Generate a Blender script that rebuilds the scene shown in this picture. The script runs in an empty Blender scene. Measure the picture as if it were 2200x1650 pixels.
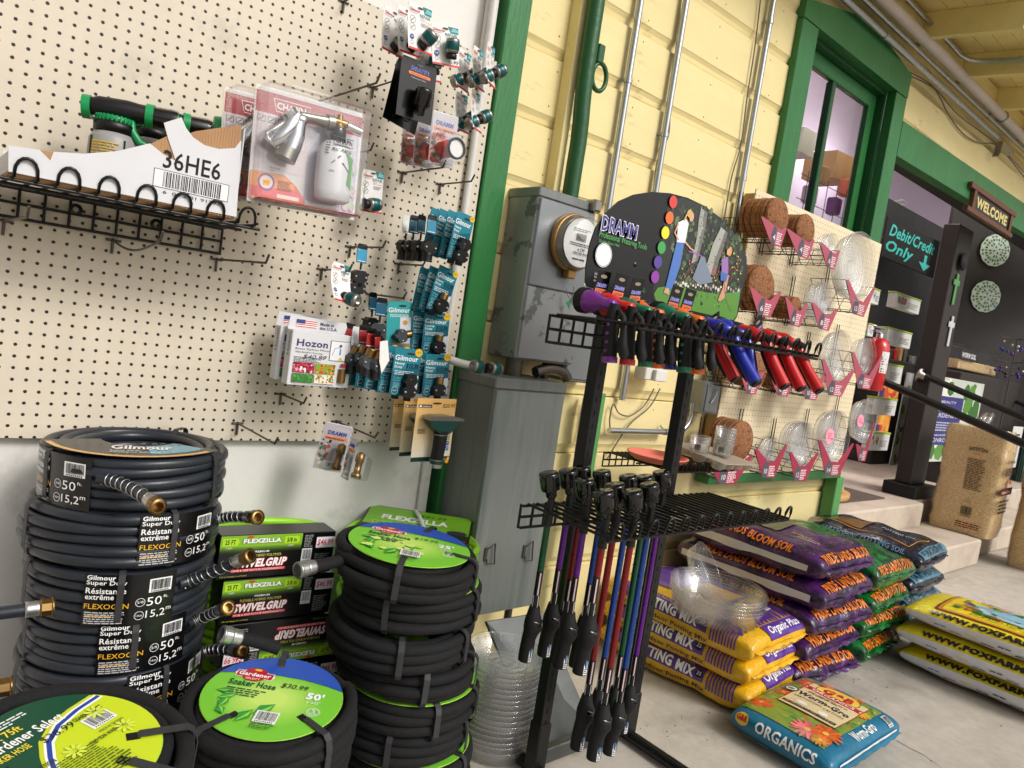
import bpy, math, random
import numpy as np
from mathutils import Vector, Matrix, Euler, noise
from mathutils.geometry import tessellate_polygon
random.seed(7)
sc = bpy.context.scene
col = sc.collection
# ---------------------------------------------------------------- camera
CH = 1.22; FPX = 1553.0
_a, _b, _c = (math.radians(v) for v in (40.92, 4.46, 8.49))
FW = Vector((math.sin(_a)*math.cos(_b), math.cos(_a)*math.cos(_b), -math.sin(_b)))
_r0 = Vector((math.cos(_a), -math.sin(_a), 0)); _u0 = _r0.cross(FW)
RT = _r0*math.cos(_c) + _u0*math.sin(_c)
UP = _u0*math.cos(_c) - _r0*math.sin(_c)
cd = bpy.data.cameras.new('camera'); cam = bpy.data.objects.new('camera', cd); col.objects.link(cam)
cd.sensor_width = 36; cd.lens = 36*FPX/2200; cd.clip_end = 200; cd.clip_start = 0.02
M = Matrix((RT, UP, -FW)).transposed().to_4x4(); M.translation = (0, 0, CH); cam.matrix_world = M
sc.camera = cam
def _ray(x, y): return RT*((x-1100)/FPX) + UP*(-(y-825)/FPX) + FW
def at(x, y, Y):
    d = _ray(x, y); return Vector((0, 0, CH)) + d*(Y/d.y)
def atx(x, y, X):
    d = _ray(x, y); return Vector((0, 0, CH)) + d*(X/d.x)
def atz(x, y, Z):
    d = _ray(x, y); return Vector((0, 0, CH)) + d*((Z-CH)/d.z)
# ---------------------------------------------------------------- world, sun, exposure
SUN_TRAVEL = Vector((-0.30, 1.0, -0.86)).normalized()
w = bpy.data.worlds.new('World'); sc.world = w; w.use_nodes = True
nt = w.node_tree; nt.nodes.clear()
sky = nt.nodes.new('ShaderNodeTexSky'); sky.sky_type = 'NISHITA'; sky.sun_disc = False
sd = -SUN_TRAVEL
sky.sun_elevation = math.asin(sd.z); sky.sun_rotation = math.atan2(sd.x, sd.y)
sky.air_density = 1.0; sky.dust_density = 6.0; sky.ozone_density = 0.4
hs = nt.nodes.new('ShaderNodeHueSaturation'); hs.inputs['Saturation'].default_value = 0.25
bg = nt.nodes.new('ShaderNodeBackground'); bg.inputs[1].default_value = 0.15
wo = nt.nodes.new('ShaderNodeOutputWorld')
nt.links.new(sky.outputs[0], hs.inputs['Color']); nt.links.new(hs.outputs[0], bg.inputs[0]); nt.links.new(bg.outputs[0], wo.inputs[0])
sl = bpy.data.lights.new('sun', 'SUN'); sl.energy = 2.0; sl.angle = math.radians(14); sl.color = (1, .97, .92)
so = bpy.data.objects.new('sun', sl); col.objects.link(so); so.rotation_euler = SUN_TRAVEL.to_track_quat('-Z', 'Y').to_euler(); so.location = (2, -3, 5)
vs = sc.view_settings; vs.view_transform = 'Standard'; vs.look = 'None'; vs.exposure = -0.36; vs.gamma = 1.0; vs.use_curve_mapping = False
sc.cycles.max_bounces = 8; sc.cycles.transparent_max_bounces = 24; sc.cycles.transmission_bounces = 8
sc.cycles.caustics_reflective = False; sc.cycles.caustics_refractive = False
sc.cycles.sample_clamp_indirect = 6
# ---------------------------------------------------------------- colour and materials
def C(r, g, b):
    def f(v):
        v /= 255.0
        return v/12.92 if v <= .04045 else ((v+.055)/1.055)**2.4
    return (f(r), f(g), f(b))
MATS = {}
def mat(name, c=(128, 128, 128), rough=.5, metal=0, nz=None, bump=None, trans=0, coat=0, spec=.5, c2=None, thr=None, alpha=1, ior=1.45, stretch=None, emit=0, sheen=0):
    """nz=(scale, amount) brightness noise; c2+thr=(scale, lo, hi) second colour in noise patches; bump=(scale, strength, distance)"""
    if name in MATS: return MATS[name]
    m = bpy.data.materials.new(name); m.use_nodes = True; MATS[name] = m
    t = m.node_tree; N = t.nodes; L = t.links; p = N['Principled BSDF']
    c = C(*c) if max(c) > 1.0 else c
    p.inputs['Base Color'].default_value = (*c, 1); p.inputs['Roughness'].default_value = rough; p.inputs['Metallic'].default_value = metal
    p.inputs['Specular IOR Level'].default_value = spec; p.inputs['IOR'].default_value = ior
    if trans: p.inputs['Transmission Weight'].default_value = trans
    if coat: p.inputs['Coat Weight'].default_value = coat; p.inputs['Coat Roughness'].default_value = .08
    if alpha < 1: p.inputs['Alpha'].default_value = alpha
    if emit: p.inputs['Emission Color'].default_value = (*c, 1); p.inputs['Emission Strength'].default_value = emit
    vec = None
    def coords():
        nonlocal vec
        if vec is None:
            tc = N.new('ShaderNodeTexCoord'); vec = tc.outputs['Object']
            if stretch:
                mp = N.new('ShaderNodeMapping'); mp.inputs['Scale'].default_value = stretch; L.new(vec, mp.inputs[0]); vec = mp.outputs[0]
        return vec
    cur = None
    if c2 is not None:
        c2 = C(*c2)
        n = N.new('ShaderNodeTexNoise'); n.inputs['Scale'].default_value = thr[0]; n.inputs['Detail'].default_value = 6; n.inputs['Roughness'].default_value = .65; L.new(coords(), n.inputs['Vector'])
        r = N.new('ShaderNodeMapRange'); r.inputs[1].default_value = thr[1]; r.inputs[2].default_value = thr[2]; L.new(n.outputs['Fac'], r.inputs[0])
        mx = N.new('ShaderNodeMix'); mx.data_type = 'RGBA'; mx.inputs[6].default_value = (*c, 1); mx.inputs[7].default_value = (*c2, 1); L.new(r.outputs[0], mx.inputs[0]); cur = mx.outputs[2]
    if nz:
        n = N.new('ShaderNodeTexNoise'); n.inputs['Scale'].default_value = nz[0]; n.inputs['Detail'].default_value = 8; n.inputs['Roughness'].default_value = .7; L.new(coords(), n.inputs['Vector'])
        r = N.new('ShaderNodeMapRange'); r.inputs[1].default_value = .25; r.inputs[2].default_value = .75; r.inputs[3].default_value = 1-nz[1]; r.inputs[4].default_value = 1+nz[1]*.5; L.new(n.outputs['Fac'], r.inputs[0])
        mu = N.new('ShaderNodeVectorMath'); mu.operation = 'SCALE'; L.new(r.outputs[0], mu.inputs['Scale'])
        if cur is None: mu.inputs[0].default_value = c
        else: L.new(cur, mu.inputs[0])
        cur = mu.outputs[0]
        rr = N.new('ShaderNodeMapRange'); rr.inputs[3].default_value = min(1, rough*1.25); rr.inputs[4].default_value = rough*.8; L.new(n.outputs['Fac'], rr.inputs[0]); L.new(rr.outputs[0], p.inputs['Roughness'])
    if cur is not None: L.new(cur, p.inputs['Base Color'])
    if bump:
        n = N.new('ShaderNodeTexNoise'); n.inputs['Scale'].default_value = bump[0]; n.inputs['Detail'].default_value = 5; L.new(coords(), n.inputs['Vector'])
        b = N.new('ShaderNodeBump'); b.inputs['Strength'].default_value = bump[1]; b.inputs['Distance'].default_value = bump[2] if len(bump) > 2 else .002
        L.new(n.outputs['Fac'], b.inputs['Height']); L.new(b.outputs[0], p.inputs['Normal'])
    return m
def pegmat(name, c, hole, ox, oz, pitch=.0254):
    m = mat(name, c, .55, nz=(2.2, .13), c2=tuple(int(v*.88) for v in c), thr=(5, .56, .74)); t = m.node_tree; N = t.nodes; L = t.links; p = N['Principled BSDF']
    src = p.inputs['Base Color'].links[0].from_socket
    tc = N.new('ShaderNodeTexCoord'); sx = N.new('ShaderNodeSeparateXYZ'); L.new(tc.outputs['Object'], sx.inputs[0])
    def axis(o, off):
        a = N.new('ShaderNodeMath'); a.operation = 'SUBTRACT'; a.inputs[1].default_value = off - pitch*2000.5; L.new(o, a.inputs[0])
        b = N.new('ShaderNodeMath'); b.operation = 'MODULO'; b.inputs[1].default_value = pitch; L.new(a.outputs[0], b.inputs[0])
        c_ = N.new('ShaderNodeMath'); c_.operation = 'SUBTRACT'; c_.inputs[1].default_value = pitch/2; L.new(b.outputs[0], c_.inputs[0])
        d = N.new('ShaderNodeMath'); d.operation = 'POWER'; d.inputs[1].default_value = 2; L.new(c_.outputs[0], d.inputs[0]); return d.outputs[0]
    s = N.new('ShaderNodeMath'); L.new(axis(sx.outputs[0], ox), s.inputs[0]); L.new(axis(sx.outputs[2], oz), s.inputs[1])
    q = N.new('ShaderNodeMath'); q.operation = 'SQRT'; L.new(s.outputs[0], q.inputs[0])
    r = N.new('ShaderNodeMapRange'); r.inputs[1].default_value = hole*.82; r.inputs[2].default_value = hole*1.1; L.new(q.outputs[0], r.inputs[0])
    mx = N.new('ShaderNodeMix'); mx.data_type = 'RGBA'; mx.inputs[6].default_value = (.012, .009, .007, 1); L.new(r.outputs[0], mx.inputs[0]); L.new(src, mx.inputs[7]); L.new(mx.outputs[2], p.inputs['Base Color'])
    b = N.new('ShaderNodeBump'); b.inputs['Strength'].default_value = .8; b.inputs['Distance'].default_value = .002; L.new(r.outputs[0], b.inputs['Height']); L.new(b.outputs[0], p.inputs['Normal'])
    return m
def printmat(name, rough, coat=0, spec=.5, bump=None):
    m = bpy.data.materials.new(name); m.use_nodes = True; MATS[name] = m
    p = m.node_tree.nodes['Principled BSDF']; a = m.node_tree.nodes.new('ShaderNodeAttribute'); a.attribute_name = 'Col'
    m.node_tree.links.new(a.outputs['Color'], p.inputs['Base Color']); p.inputs['Roughness'].default_value = rough; p.inputs['Specular IOR Level'].default_value = spec
    if coat: p.inputs['Coat Weight'].default_value = coat; p.inputs['Coat Roughness'].default_value = .12
    if bump:
        t = m.node_tree; tc = t.nodes.new('ShaderNodeTexCoord'); n = t.nodes.new('ShaderNodeTexNoise'); n.inputs['Scale'].default_value = bump[0]; n.inputs['Detail'].default_value = 4; t.links.new(tc.outputs['Object'], n.inputs['Vector'])
        b = t.nodes.new('ShaderNodeBump'); b.inputs['Strength'].default_value = bump[1]; b.inputs['Distance'].default_value = bump[2]; t.links.new(n.outputs['Fac'], b.inputs['Height']); t.links.new(b.outputs[0], p.inputs['Normal'])
    return m
printmat('print_card', .38); printmat('print_matte', .7, spec=.3); printmat('print_gloss', .25, coat=.5); printmat('print_bag', .28, coat=.25, bump=(28, .5, .006))
WHITE = (240, 240, 238); BLACK = (14, 14, 15)
# ---------------------------------------------------------------- mesh building
class MB:
    def __init__(s): s.v = []; s.f = []; s.c = []; s.sm = []
    def add(s, vs, fs, c=None, smooth=False):
        o = len(s.v); s.v += [tuple(v) for v in vs]
        for f in fs: s.f.append([i+o for i in f]); s.c.append(c); s.sm.append(smooth)
        return s
    def box(s, x0, y0, z0, x1, y1, z1, c=None, bev=0, m=None):
        if bev:
            b = min(bev, abs(x1-x0)/2.01, abs(y1-y0)/2.01, abs(z1-z0)/2.01); vs = []; 
            # chamfered box: 24 verts
            X = (x0, x1); Y = (y0, y1); Z = (z0, z1); sg = (1, -1); idx = {}
            for i in (0, 1):
                for j in (0, 1):
                    for k in (0, 1):
                        for a in range(3):
                            p = [X[i]+(b*sg[i] if a != 0 else 0), Y[j]+(b*sg[j] if a != 1 else 0), Z[k]+(b*sg[k] if a != 2 else 0)]
                            idx[i, j, k, a] = len(vs); vs.append(p)
            fs = []
            for k in (0, 1):
                fs.append([idx[k, 0, 0, 0], idx[k, 1, 0, 0], idx[k, 1, 1, 0], idx[k, 0, 1, 0]][::1 if k else -1])
                fs.append([idx[0, k, 0, 1], idx[0, k, 1, 1], idx[1, k, 1, 1], idx[1, k, 0, 1]][::1 if k else -1])
                fs.append([idx[0, 0, k, 2], idx[1, 0, k, 2], idx[1, 1, k, 2], idx[0, 1, k, 2]][::1 if k else -1])
            for i in (0, 1):
                for j in (0, 1):
                    fs.append([idx[i, j, 0, 0], idx[i, j, 1, 0], idx[i, j, 1, 1], idx[i, j, 0, 1]])
                    fs.append([idx[i, 0, j, 0], idx[i, 1, j, 0], idx[i, 1, j, 2], idx[i, 0, j, 2]])
                    fs.append([idx[0, i, j, 1], idx[1, i, j, 1], idx[1, i, j, 2], idx[0, i, j, 2]])
                    for k in (0, 1): fs.append([idx[i, j, k, 0], idx[i, j, k, 1], idx[i, j, k, 2]])
        else:
            vs = [(x, y, z) for x in (x0, x1) for y in (y0, y1) for z in (z0, z1)]
            fs = [(0, 1, 3, 2), (4, 6, 7, 5), (0, 4, 5, 1), (2, 3, 7, 6), (0, 2, 6, 4), (1, 5, 7, 3)]
        if m is not None: vs = [m @ Vector(v) for v in vs]
        return s.add(vs, fs, c)
    def quad(s, a, b, c_, d, c=None): return s.add([a, b, c_, d], [(0, 1, 2, 3)], c)
    def tube(s, pts, r, n=8, closed=False, c=None, caps=True):
        pts = [Vector(p) for p in pts]; N = len(pts); R = r if isinstance(r, (list, tuple)) else [r]*N
        vs = []; fs = []; up = None
        for i in range(N):
            a = pts[(i-1) % N] if (closed or i > 0) else pts[i]; b = pts[(i+1) % N] if (closed or i < N-1) else pts[i]
            t = (b-a)
            t = t.normalized() if t.length > 1e-9 else Vector((0, 0, 1))
            if up is None: up = Vector((0, 0, 1)) if abs(t.z) < .9 else Vector((1, 0, 0))
            up = (up - t*up.dot(t)); up = up.normalized() if up.length > 1e-6 else t.orthogonal().normalized()
            sd_ = t.cross(up)
            for k in range(n):
                q = 2*math.pi*k/n; vs.append(pts[i] + (up*math.cos(q) + sd_*math.sin(q))*R[i])
        for i in range(N if closed else N-1):
            j = (i+1) % N
            for k in range(n): fs.append((i*n+k, i*n+(k+1) % n, j*n+(k+1) % n, j*n+k))
        s.add(vs, fs, c, True)
        if caps and not closed:
            s.add([vs[k] for k in range(n)][::-1], [list(range(n))], c); s.add([vs[(N-1)*n+k] for k in range(n)], [list(range(n))], c)
        return s
    def lathe(s, prof, n=24, m=None, c=None, smooth=True, arc=2*math.pi):
        """prof: list of (radius, height) about local z"""
        vs = []; fs = []; full = abs(arc-2*math.pi) < 1e-6; k1 = n if full else n+1
        for r, h in prof:
            for k in range(k1):
                q = arc*k/n; vs.append((r*math.cos(q), r*math.sin(q), h))
        for i in range(len(prof)-1):
            for k in range(n):
                k2 = (k+1) % k1; fs.append((i*k1+k, i*k1+k2, (i+1)*k1+k2, (i+1)*k1+k))
        if m is not None: vs = [m @ Vector(v) for v in vs]
        return s.add(vs, fs, c, smooth)
    def grid(s, fn, nu, nv, c=None, smooth=True, closev=False):
        vs = [fn(i/nu, j/nv) for i in range(nu+1) for j in range(nv+1)]
        fs = [(i*(nv+1)+j, (i+1)*(nv+1)+j, (i+1)*(nv+1)+j+1, i*(nv+1)+j+1) for i in range(nu) for j in range(nv)]
        return s.add(vs, fs, c, smooth)
    def prism(s, poly, y0, y1, c=None, m=None):
        """poly: (x, z) outline extruded along y"""
        n = len(poly); vs = [(x, y0, z) for x, z in poly] + [(x, y1, z) for x, z in poly]
        if m is not None: vs = [m @ Vector(v) for v in vs]
        fs = [list(range(n)), list(range(n, 2*n))[::-1]] + [(i, i+n, (i+1) % n+n, (i+1) % n) for i in range(n)]
        return s.add(vs, fs, c)
    def mesh(s, name):
        me = bpy.data.meshes.new(name); me.from_pydata(s.v, [], s.f)
        me.polygons.foreach_set('use_smooth', s.sm)
        if any(c is not None for c in s.c):
            ca = me.color_attributes.new('Col', 'FLOAT_COLOR', 'CORNER'); buf = np.ones((len(me.loops), 4), dtype=np.float32); o = 0
            cache = {}
            for f, c in zip(s.f, s.c):
                c = c or (128, 128, 128)
                if c not in cache: cache[c] = C(*c)
                buf[o:o+len(f), :3] = cache[c]; o += len(f)
            ca.data.foreach_set('color', buf.ravel())
        me.update(); return me
PENDING = []
def link(o, parent=None):
    col.objects.link(o)
    if parent is not None: o.parent = parent
    return o
def part(name, mb, m, parent, label=None, loc=None, rot=None, kind=None):
    me = mb if isinstance(mb, bpy.types.Mesh) else mb.mesh(name)
    if not me.materials:
        if isinstance(m, str) and m not in MATS: me.materials.append(None); PENDING.append((me, m))
        else: me.materials.append(MATS[m] if isinstance(m, str) else m)
    o = link(bpy.data.objects.new(name, me), parent)
    if loc is not None: o.location = loc
    if rot is not None: o.rotation_euler = rot
    if label: o['label'] = label
    if kind: o['kind'] = kind
    return o
def tag(o, label, cat, group=None):
    o['label'] = label; o['category'] = cat
    if group: o['group'] = group
    return o
def thing(name, label, cat, loc=(0, 0, 0), rot=(0, 0, 0), group=None):
    o = link(bpy.data.objects.new(name, None)); o.location = loc; o.rotation_euler = rot; o.empty_display_size = .05
    return tag(o, label, cat, group)
def solo(name, mb, m, label, cat, loc=(0, 0, 0), rot=(0, 0, 0), group=None):
    o = part(name, mb, m, None, loc=loc, rot=rot); return tag(o, label, cat, group)
def struct(name, mb, m):
    o = part(name, mb, m, None, kind='structure'); return o
def copy_tree(o, label=None, group=None, loc=None, rot=None, parent=None):
    c = o.copy(); link(c, parent)
    if loc is not None: c.location = loc
    if rot is not None: c.rotation_euler = rot
    if label: c['label'] = label
    if group: c['group'] = group
    for ch in list(o.children): copy_tree(ch, parent=c)
    return c
# ---------------------------------------------------------------- lettering and flat print
_TX = {}
def glyphs(s, bold=0, shear=0):
    k = (s, bold, shear)
    if k not in _TX:
        cu = bpy.data.curves.new('t', 'FONT'); cu.body = s; cu.size = 1; cu.resolution_u = 2; cu.offset = bold; cu.shear = shear; cu.space_character = 1+bold*2
        ob = bpy.data.objects.new('t', cu); me = ob.to_mesh()
        vs = [(v.co.x, v.co.y) for v in me.vertices]; fs = [list(p.vertices) for p in me.polygons]
        ob.to_mesh_clear(); bpy.data.objects.remove(ob); bpy.data.curves.remove(cu)
        xs = [v[0] for v in vs] or [0, 1]; ys = [v[1] for v in vs] or [0, 1]
        _TX[k] = (vs, fs, min(xs), max(xs), min(ys), max(ys))
    return _TX[k]
def dice(vs, fs, lim):
    """split faces into small triangles so that print follows a curved surface"""
    vs = list(vs); out = []; mid = {}
    def m(a, b):
        k = (a, b) if a < b else (b, a)
        if k not in mid: mid[k] = len(vs); vs.append(((vs[a][0]+vs[b][0])/2, (vs[a][1]+vs[b][1])/2))
        return mid[k]
    todo = []
    for f in fs:
        if len(f) <= 4: todo += [(f[0], f[1], f[2])]+([(f[0], f[2], f[3])] if len(f) == 4 else [])
        else: todo += [tuple(f[i] for i in t) for t in tessellate_polygon([[Vector((*vs[i], 0)) for i in f]])]
    while todo:
        a, b, c = todo.pop(); e = [(math.hypot(vs[p][0]-vs[q][0], vs[p][1]-vs[q][1]), p, q, r) for p, q, r in ((a, b, c), (b, c, a), (c, a, b))]; L, p, q, r = max(e)
        if L > lim: k = m(p, q); todo += [(p, k, r), (k, q, r)]
        else: out.append((a, b, c))
    return vs, out
class Print:
    """flat print in (u, v) metres; later marks lie on top of earlier ones"""
    def __init__(s, d0=.0004, dd=.00012, step=None, fine=None): s.items = []; s.d = d0; s.dd = dd; s.step = step; s.fine = fine
    def _put(s, vs, fs, c): s.items.append((vs, fs, c, s.d)); return s
    def up(s): s.d += s.dd; return s
    def rect(s, u0, v0, u1, v1, c, up=True):
        if up: s.up()
        nu = nv = 1
        if s.step: nu = max(1, int(abs(u1-u0)/s.step)); nv = max(1, int(abs(v1-v0)/s.step))
        vs = [(u0+(u1-u0)*i/nu, v0+(v1-v0)*j/nv) for i in range(nu+1) for j in range(nv+1)]
        fs = [(i*(nv+1)+j, (i+1)*(nv+1)+j, (i+1)*(nv+1)+j+1, i*(nv+1)+j+1) for i in range(nu) for j in range(nv)]
        return s._put(vs, fs, c)
    def poly(s, pts, c, up=True):
        if up: s.up()
        return s._put(list(pts), [list(range(len(pts)))], c)
    def ell(s, cu, cv, ru, rv, c, n=28, up=True, rot=0):
        if up: s.up()
        cr, sr = math.cos(rot), math.sin(rot)
        pts = [(ru*math.cos(2*math.pi*k/n), rv*math.sin(2*math.pi*k/n)) for k in range(n)]
        return s._put([(cu+x*cr-y*sr, cv+x*sr+y*cr) for x, y in pts], [list(range(n))], c)
    def ring(s, cu, cv, r, wd, c, n=28):
        s.up(); vs = []; fs = []
        for k in range(n):
            q = 2*math.pi*k/n
            for rr in (r, r-wd): vs.append((cu+rr*math.cos(q), cv+rr*math.sin(q)))
        for k in range(n): j = (k+1) % n; fs.append((2*k, 2*j, 2*j+1, 2*k+1))
        return s._put(vs, fs, c)
    def line(s, pts, wd, c, up=True):
        if up: s.up()
        vs = []; fs = []
        for i, p in enumerate(pts):
            a = pts[max(0, i-1)]; b = pts[min(len(pts)-1, i+1)]; dx, dy = b[0]-a[0], b[1]-a[1]; l = math.hypot(dx, dy) or 1
            nx, ny = -dy/l*wd/2, dx/l*wd/2; vs += [(p[0]+nx, p[1]+ny), (p[0]-nx, p[1]-ny)]
        for i in range(len(pts)-1): fs.append((2*i, 2*i+1, 2*i+3, 2*i+2))
        return s._put(vs, fs, c)
    def text(s, t, u, v, w, h, c, bold=0, shear=0, rot=0, keep=False, arch=0):
        """fit text into box w x h with lower left (u, v); keep: keep letter proportions"""
        s.up(); vs, fs, x0, x1, y0, y1 = glyphs(t, bold, shear)
        if not fs: return s
        sx = w/max(1e-6, x1-x0); sy = h/max(1e-6, y1-y0)
        if keep: sx = sy = min(sx, sy)
        cr, sr = math.cos(rot), math.sin(rot); out = []
        for x, y in vs:
            a = (x-x0)*sx; b = (y-y0)*sy
            if arch: b += arch*(1-((a-w/2)/(w/2))**2)
            out.append((u+a*cr-b*sr, v+a*sr+b*cr))
        return s._put(out, fs, c)
    def greek(s, u, v, w, h, n, c, rag=.3, rot=0, seed=1):
        """n lines of print too small to read"""
        rd = random.Random(seed); s.up(); lh = h/n; cr, sr = math.cos(rot), math.sin(rot)
        for i in range(n):
            x = 0; L = w*(1-rag*rd.random()); y = h-lh*(i+1)
            while x < L:
                ww = min(lh*(.8+2.2*rd.random()), L-x)
                if ww < lh*.3: break
                q = [(x, y), (x+ww, y), (x+ww, y+lh*.5), (x, y+lh*.5)]
                s._put([(u+a*cr-b*sr, v+a*sr+b*cr) for a, b in q], [(0, 1, 2, 3)], c); x += ww+lh*.4
        return s
    def barcode(s, u, v, w, h, rot=0, seed=3, white=True):
        rd = random.Random(seed); cr, sr = math.cos(rot), math.sin(rot)
        def R(a, b, a2, b2, c): s._put([(u+x*cr-y*sr, v+x*sr+y*cr) for x, y in ((a, b), (a2, b), (a2, b2), (a, b2))], [(0, 1, 2, 3)], c)
        if white: s.up(); R(0, 0, w, h, (235, 235, 235))
        s.up(); x = w*.08
        while x < w*.92:
            b = w*rd.choice((.008, .014, .022)); R(x, h*.2, min(x+b, w*.93), h*.92, (15, 15, 15)); x += b + w*rd.choice((.008, .012, .02))
        for i in range(9): R(w*(.1+.09*i), h*.05, w*(.15+.09*i), h*.14, (30, 30, 30))
        return s
    def blobs(s, u0, v0, u1, v1, n, rmin, rmax, cols, seed=5, squash=1):
        rd = random.Random(seed)
        for i in range(n):
            r = rd.uniform(rmin, rmax); s.d += .00001
            u = min(max(rd.uniform(u0, u1), u0+r), u1-r) if u1-u0 > 2*r else (u0+u1)/2; v = min(max(rd.uniform(v0, v1), v0+r), v1-r) if v1-v0 > 2*r else (v0+v1)/2
            s.ell(u, v, r, r*squash*rd.uniform(.6, 1), rd.choice(cols), n=7, up=False, rot=rd.uniform(0, 3))
        return s
    def build(s, parent, fn, m='print_card', name='print'):
        mb = MB()
        for vs, fs, c, d in s.items:
            if s.fine: vs, fs = dice(vs, fs, s.fine)
            mb.add([fn(u, v, d) for u, v in vs], fs, c, bool(s.fine))
        return part(name, mb, m, parent)
def flat(u, v, d): return (u, -d, v)              # a card that faces -y
def topf(z): return lambda u, v, d: (u, v, z+d)   # a sheet that faces up
# ---------------------------------------------------------------- materials of the place
mat('concrete', (188, 180, 168), .7, nz=(11, .22), bump=(70, .35, .003), c2=(152, 144, 134), thr=(2.2, .5, .72))
mat('sheet_galv', (92, 94, 93), .4, .6, nz=(3, .25), bump=(6, .3, .01))
mat('step_concrete', (198, 184, 168), .8, nz=(5, .25), bump=(45, .4, .003), c2=(160, 146, 130), thr=(2.5, .52, .7))
mat('white_paint_wall', (222, 219, 214), .6, nz=(2.5, .1), bump=(30, .3, .003), c2=(178, 173, 168), thr=(4, .55, .76))
mat('siding_yellow', (231, 214, 156), .55, nz=(3, .1), bump=(35, .5, .002), c2=(176, 156, 104), thr=(7, .61, .74), stretch=(.6, 1, 1.6))
mat('rafter_yellow', (236, 217, 150), .6, nz=(4, .16), bump=(30, .4, .002), c2=(160, 140, 88), thr=(7, .66, .75))
mat('green_paint', (44, 112, 58), .34, nz=(6, .16), bump=(40, .55, .003), c2=(96, 150, 100), thr=(11, .7, .74), stretch=(2, 2, .5))
mat('green_dark', (28, 82, 42), .38, nz=(6, .2), bump=(40, .5, .003))
mat('green_pale', (84, 150, 84), .4, nz=(8, .15))
mat('grey_steel', (130, 133, 131), .42, .35, nz=(2, .2), bump=(8, .15, .003), c2=(96, 104, 104), thr=(3, .5, .7), stretch=(3, 3, .4))
mat('meter_grey', (150, 152, 152), .4, .45, nz=(3, .18), c2=(104, 108, 108), thr=(9, .55, .58))
mat('galv', (178, 182, 184), .28, .9, nz=(20, .12))
mat('dark_brown', (46, 40, 36), .5, nz=(5, .15))
mat('near_black', (15, 14, 15), .55, nz=(5, .2))
mat('lavender', (200, 182, 208), .7, nz=(1.5, .06))
mat('black_wire', (9, 9, 10), .32, .1, nz=(30, .2))
mat('pvc', (214, 212, 206), .4, nz=(6, .1))
mat('pvc_lilac', (206, 196, 190), .45, nz=(6, .12))
mat('glass_window', (235, 240, 240), .03, trans=1, ior=1.1)
mat('cable_grey', (106, 102, 94), .6)
mat('wood', (196, 154, 100), .5, nz=(9, .2), stretch=(6, 6, 1))
mat('wood_dark', (98, 60, 38), .5, nz=(9, .25), stretch=(1, 6, 6))
mat('plywood', (205, 170, 118), .6, nz=(8, .15))
pegmat('pegboard_cream', (210, 199, 180), .0036, .2028, .849)
pegmat('pegboard_small', (232, 216, 182), .0026, .2028, .849)
# ---------------------------------------------------------------- ground
b = MB(); b.box(-25, -25, -.2, 25, 25, 0); struct('concrete_floor', b, 'concrete')
b = MB(); b.box(4.30, 1.99, .001, 6.0, 5.6, .36, bev=.012); b.box(6.0, 2.06, .001, 11, 5.6, .359, bev=.012); struct('porch_landing', b, 'step_concrete')
b = MB(); b.box(4.25, 1.61, .001, 6.13, 1.99, .19, bev=.012); b.box(6.0, 1.7, .001, 8.5, 2.06, .186, bev=.012); struct('lower_step', b, 'step_concrete')
mat('mat_brown', (92, 78, 70), .9, nz=(20, .25), bump=(200, .5, .002))
b = MB(); b.box(4.35, 2.16, .361, 5.7, 2.95, .371, bev=.004); solo('door_mat', b, 'mat_brown', 'thin brown mat lying on the concrete landing', 'mat')
# ---------------------------------------------------------------- left white wall and big pegboard
b = MB(); b.box(-4, 1.886, 0, 1.345, 1.98, 3.3); wl = solo('plaster_wall', b, 'white_paint_wall', 'white painted wall behind and below the big pegboard', 'wall')
b = MB(); b.box(1.30, 1.862, 2.025, 1.338, 1.885, 3.1, bev=.004); b.box(1.305, 1.868, 0, 1.338, 1.885, .815, bev=.004); part('corner_trim', b, 'white_paint_wall', wl)
wp = thing('wall_pegboard', 'large cream pegboard panel covering the white wall', 'pegboard')
b = MB(); b.box(-2.2, 1.86, .822, 1.358, 1.866, 2.018); part('panel', b, 'pegboard_cream', wp)
b = MB(); b.box(-2.2, 1.867, .84, 1.34, 1.8855, .88); b.box(-2.2, 1.867, 1.4, 1.34, 1.8855, 1.44); b.box(-2.2, 1.867, 1.97, 1.34, 1.8855, 2.01); part('batten', b, 'wood', wp)
# green corner post
cp = thing('corner_post', 'green painted wooden corner post beside the big pegboard', 'post', (1.41, 1.9, 0))
b = MB(); b.box(-.046, -.05, 0, .047, .08, 3.25, bev=.004); part('board', b, 'green_paint', cp)
# ---------------------------------------------------------------- yellow siding
sw = thing('siding_wall', 'yellow painted wooden wall of wide horizontal siding boards', 'wall', (1.46, 1.88, 0))
def siding_board(x0, x1, z, h=.2235, cove=.032, wob=0):
    b = MB(); n = max(2, int((x1-x0)/.12)); rd = random.Random(int(z*1000)+int(x0*10))
    prof = [(.03, 0), (.014, .001), (.012, .006), (.0095, cove*.6), (.003, cove), (0, cove+.004), (0, h-.006), (.006, h-.003), (.03, h-.003)]
    rows = []
    for i in range(n+1):
        x = x0+(x1-x0)*i/n; dz = rd.uniform(-.0012, .0012); rows.append([(x, y+rd.uniform(-.0005, .0005), zz+dz) for y, zz in prof])
    vs = [p for r in rows for p in r]; k = len(prof)
    fs = [(i*k+j, i*k+j+1, (i+1)*k+j+1, (i+1)*k+j) for i in range(n) for j in range(k-1)]
    b.add(vs, fs); b.add(rows[0][::-1], [list(range(k))]); b.add(rows[-1], [list(range(k))])
    return part('board', b, 'siding_yellow', sw, loc=(-1.46, 0, z))
Z0 = 2.347-.2235*10
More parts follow.
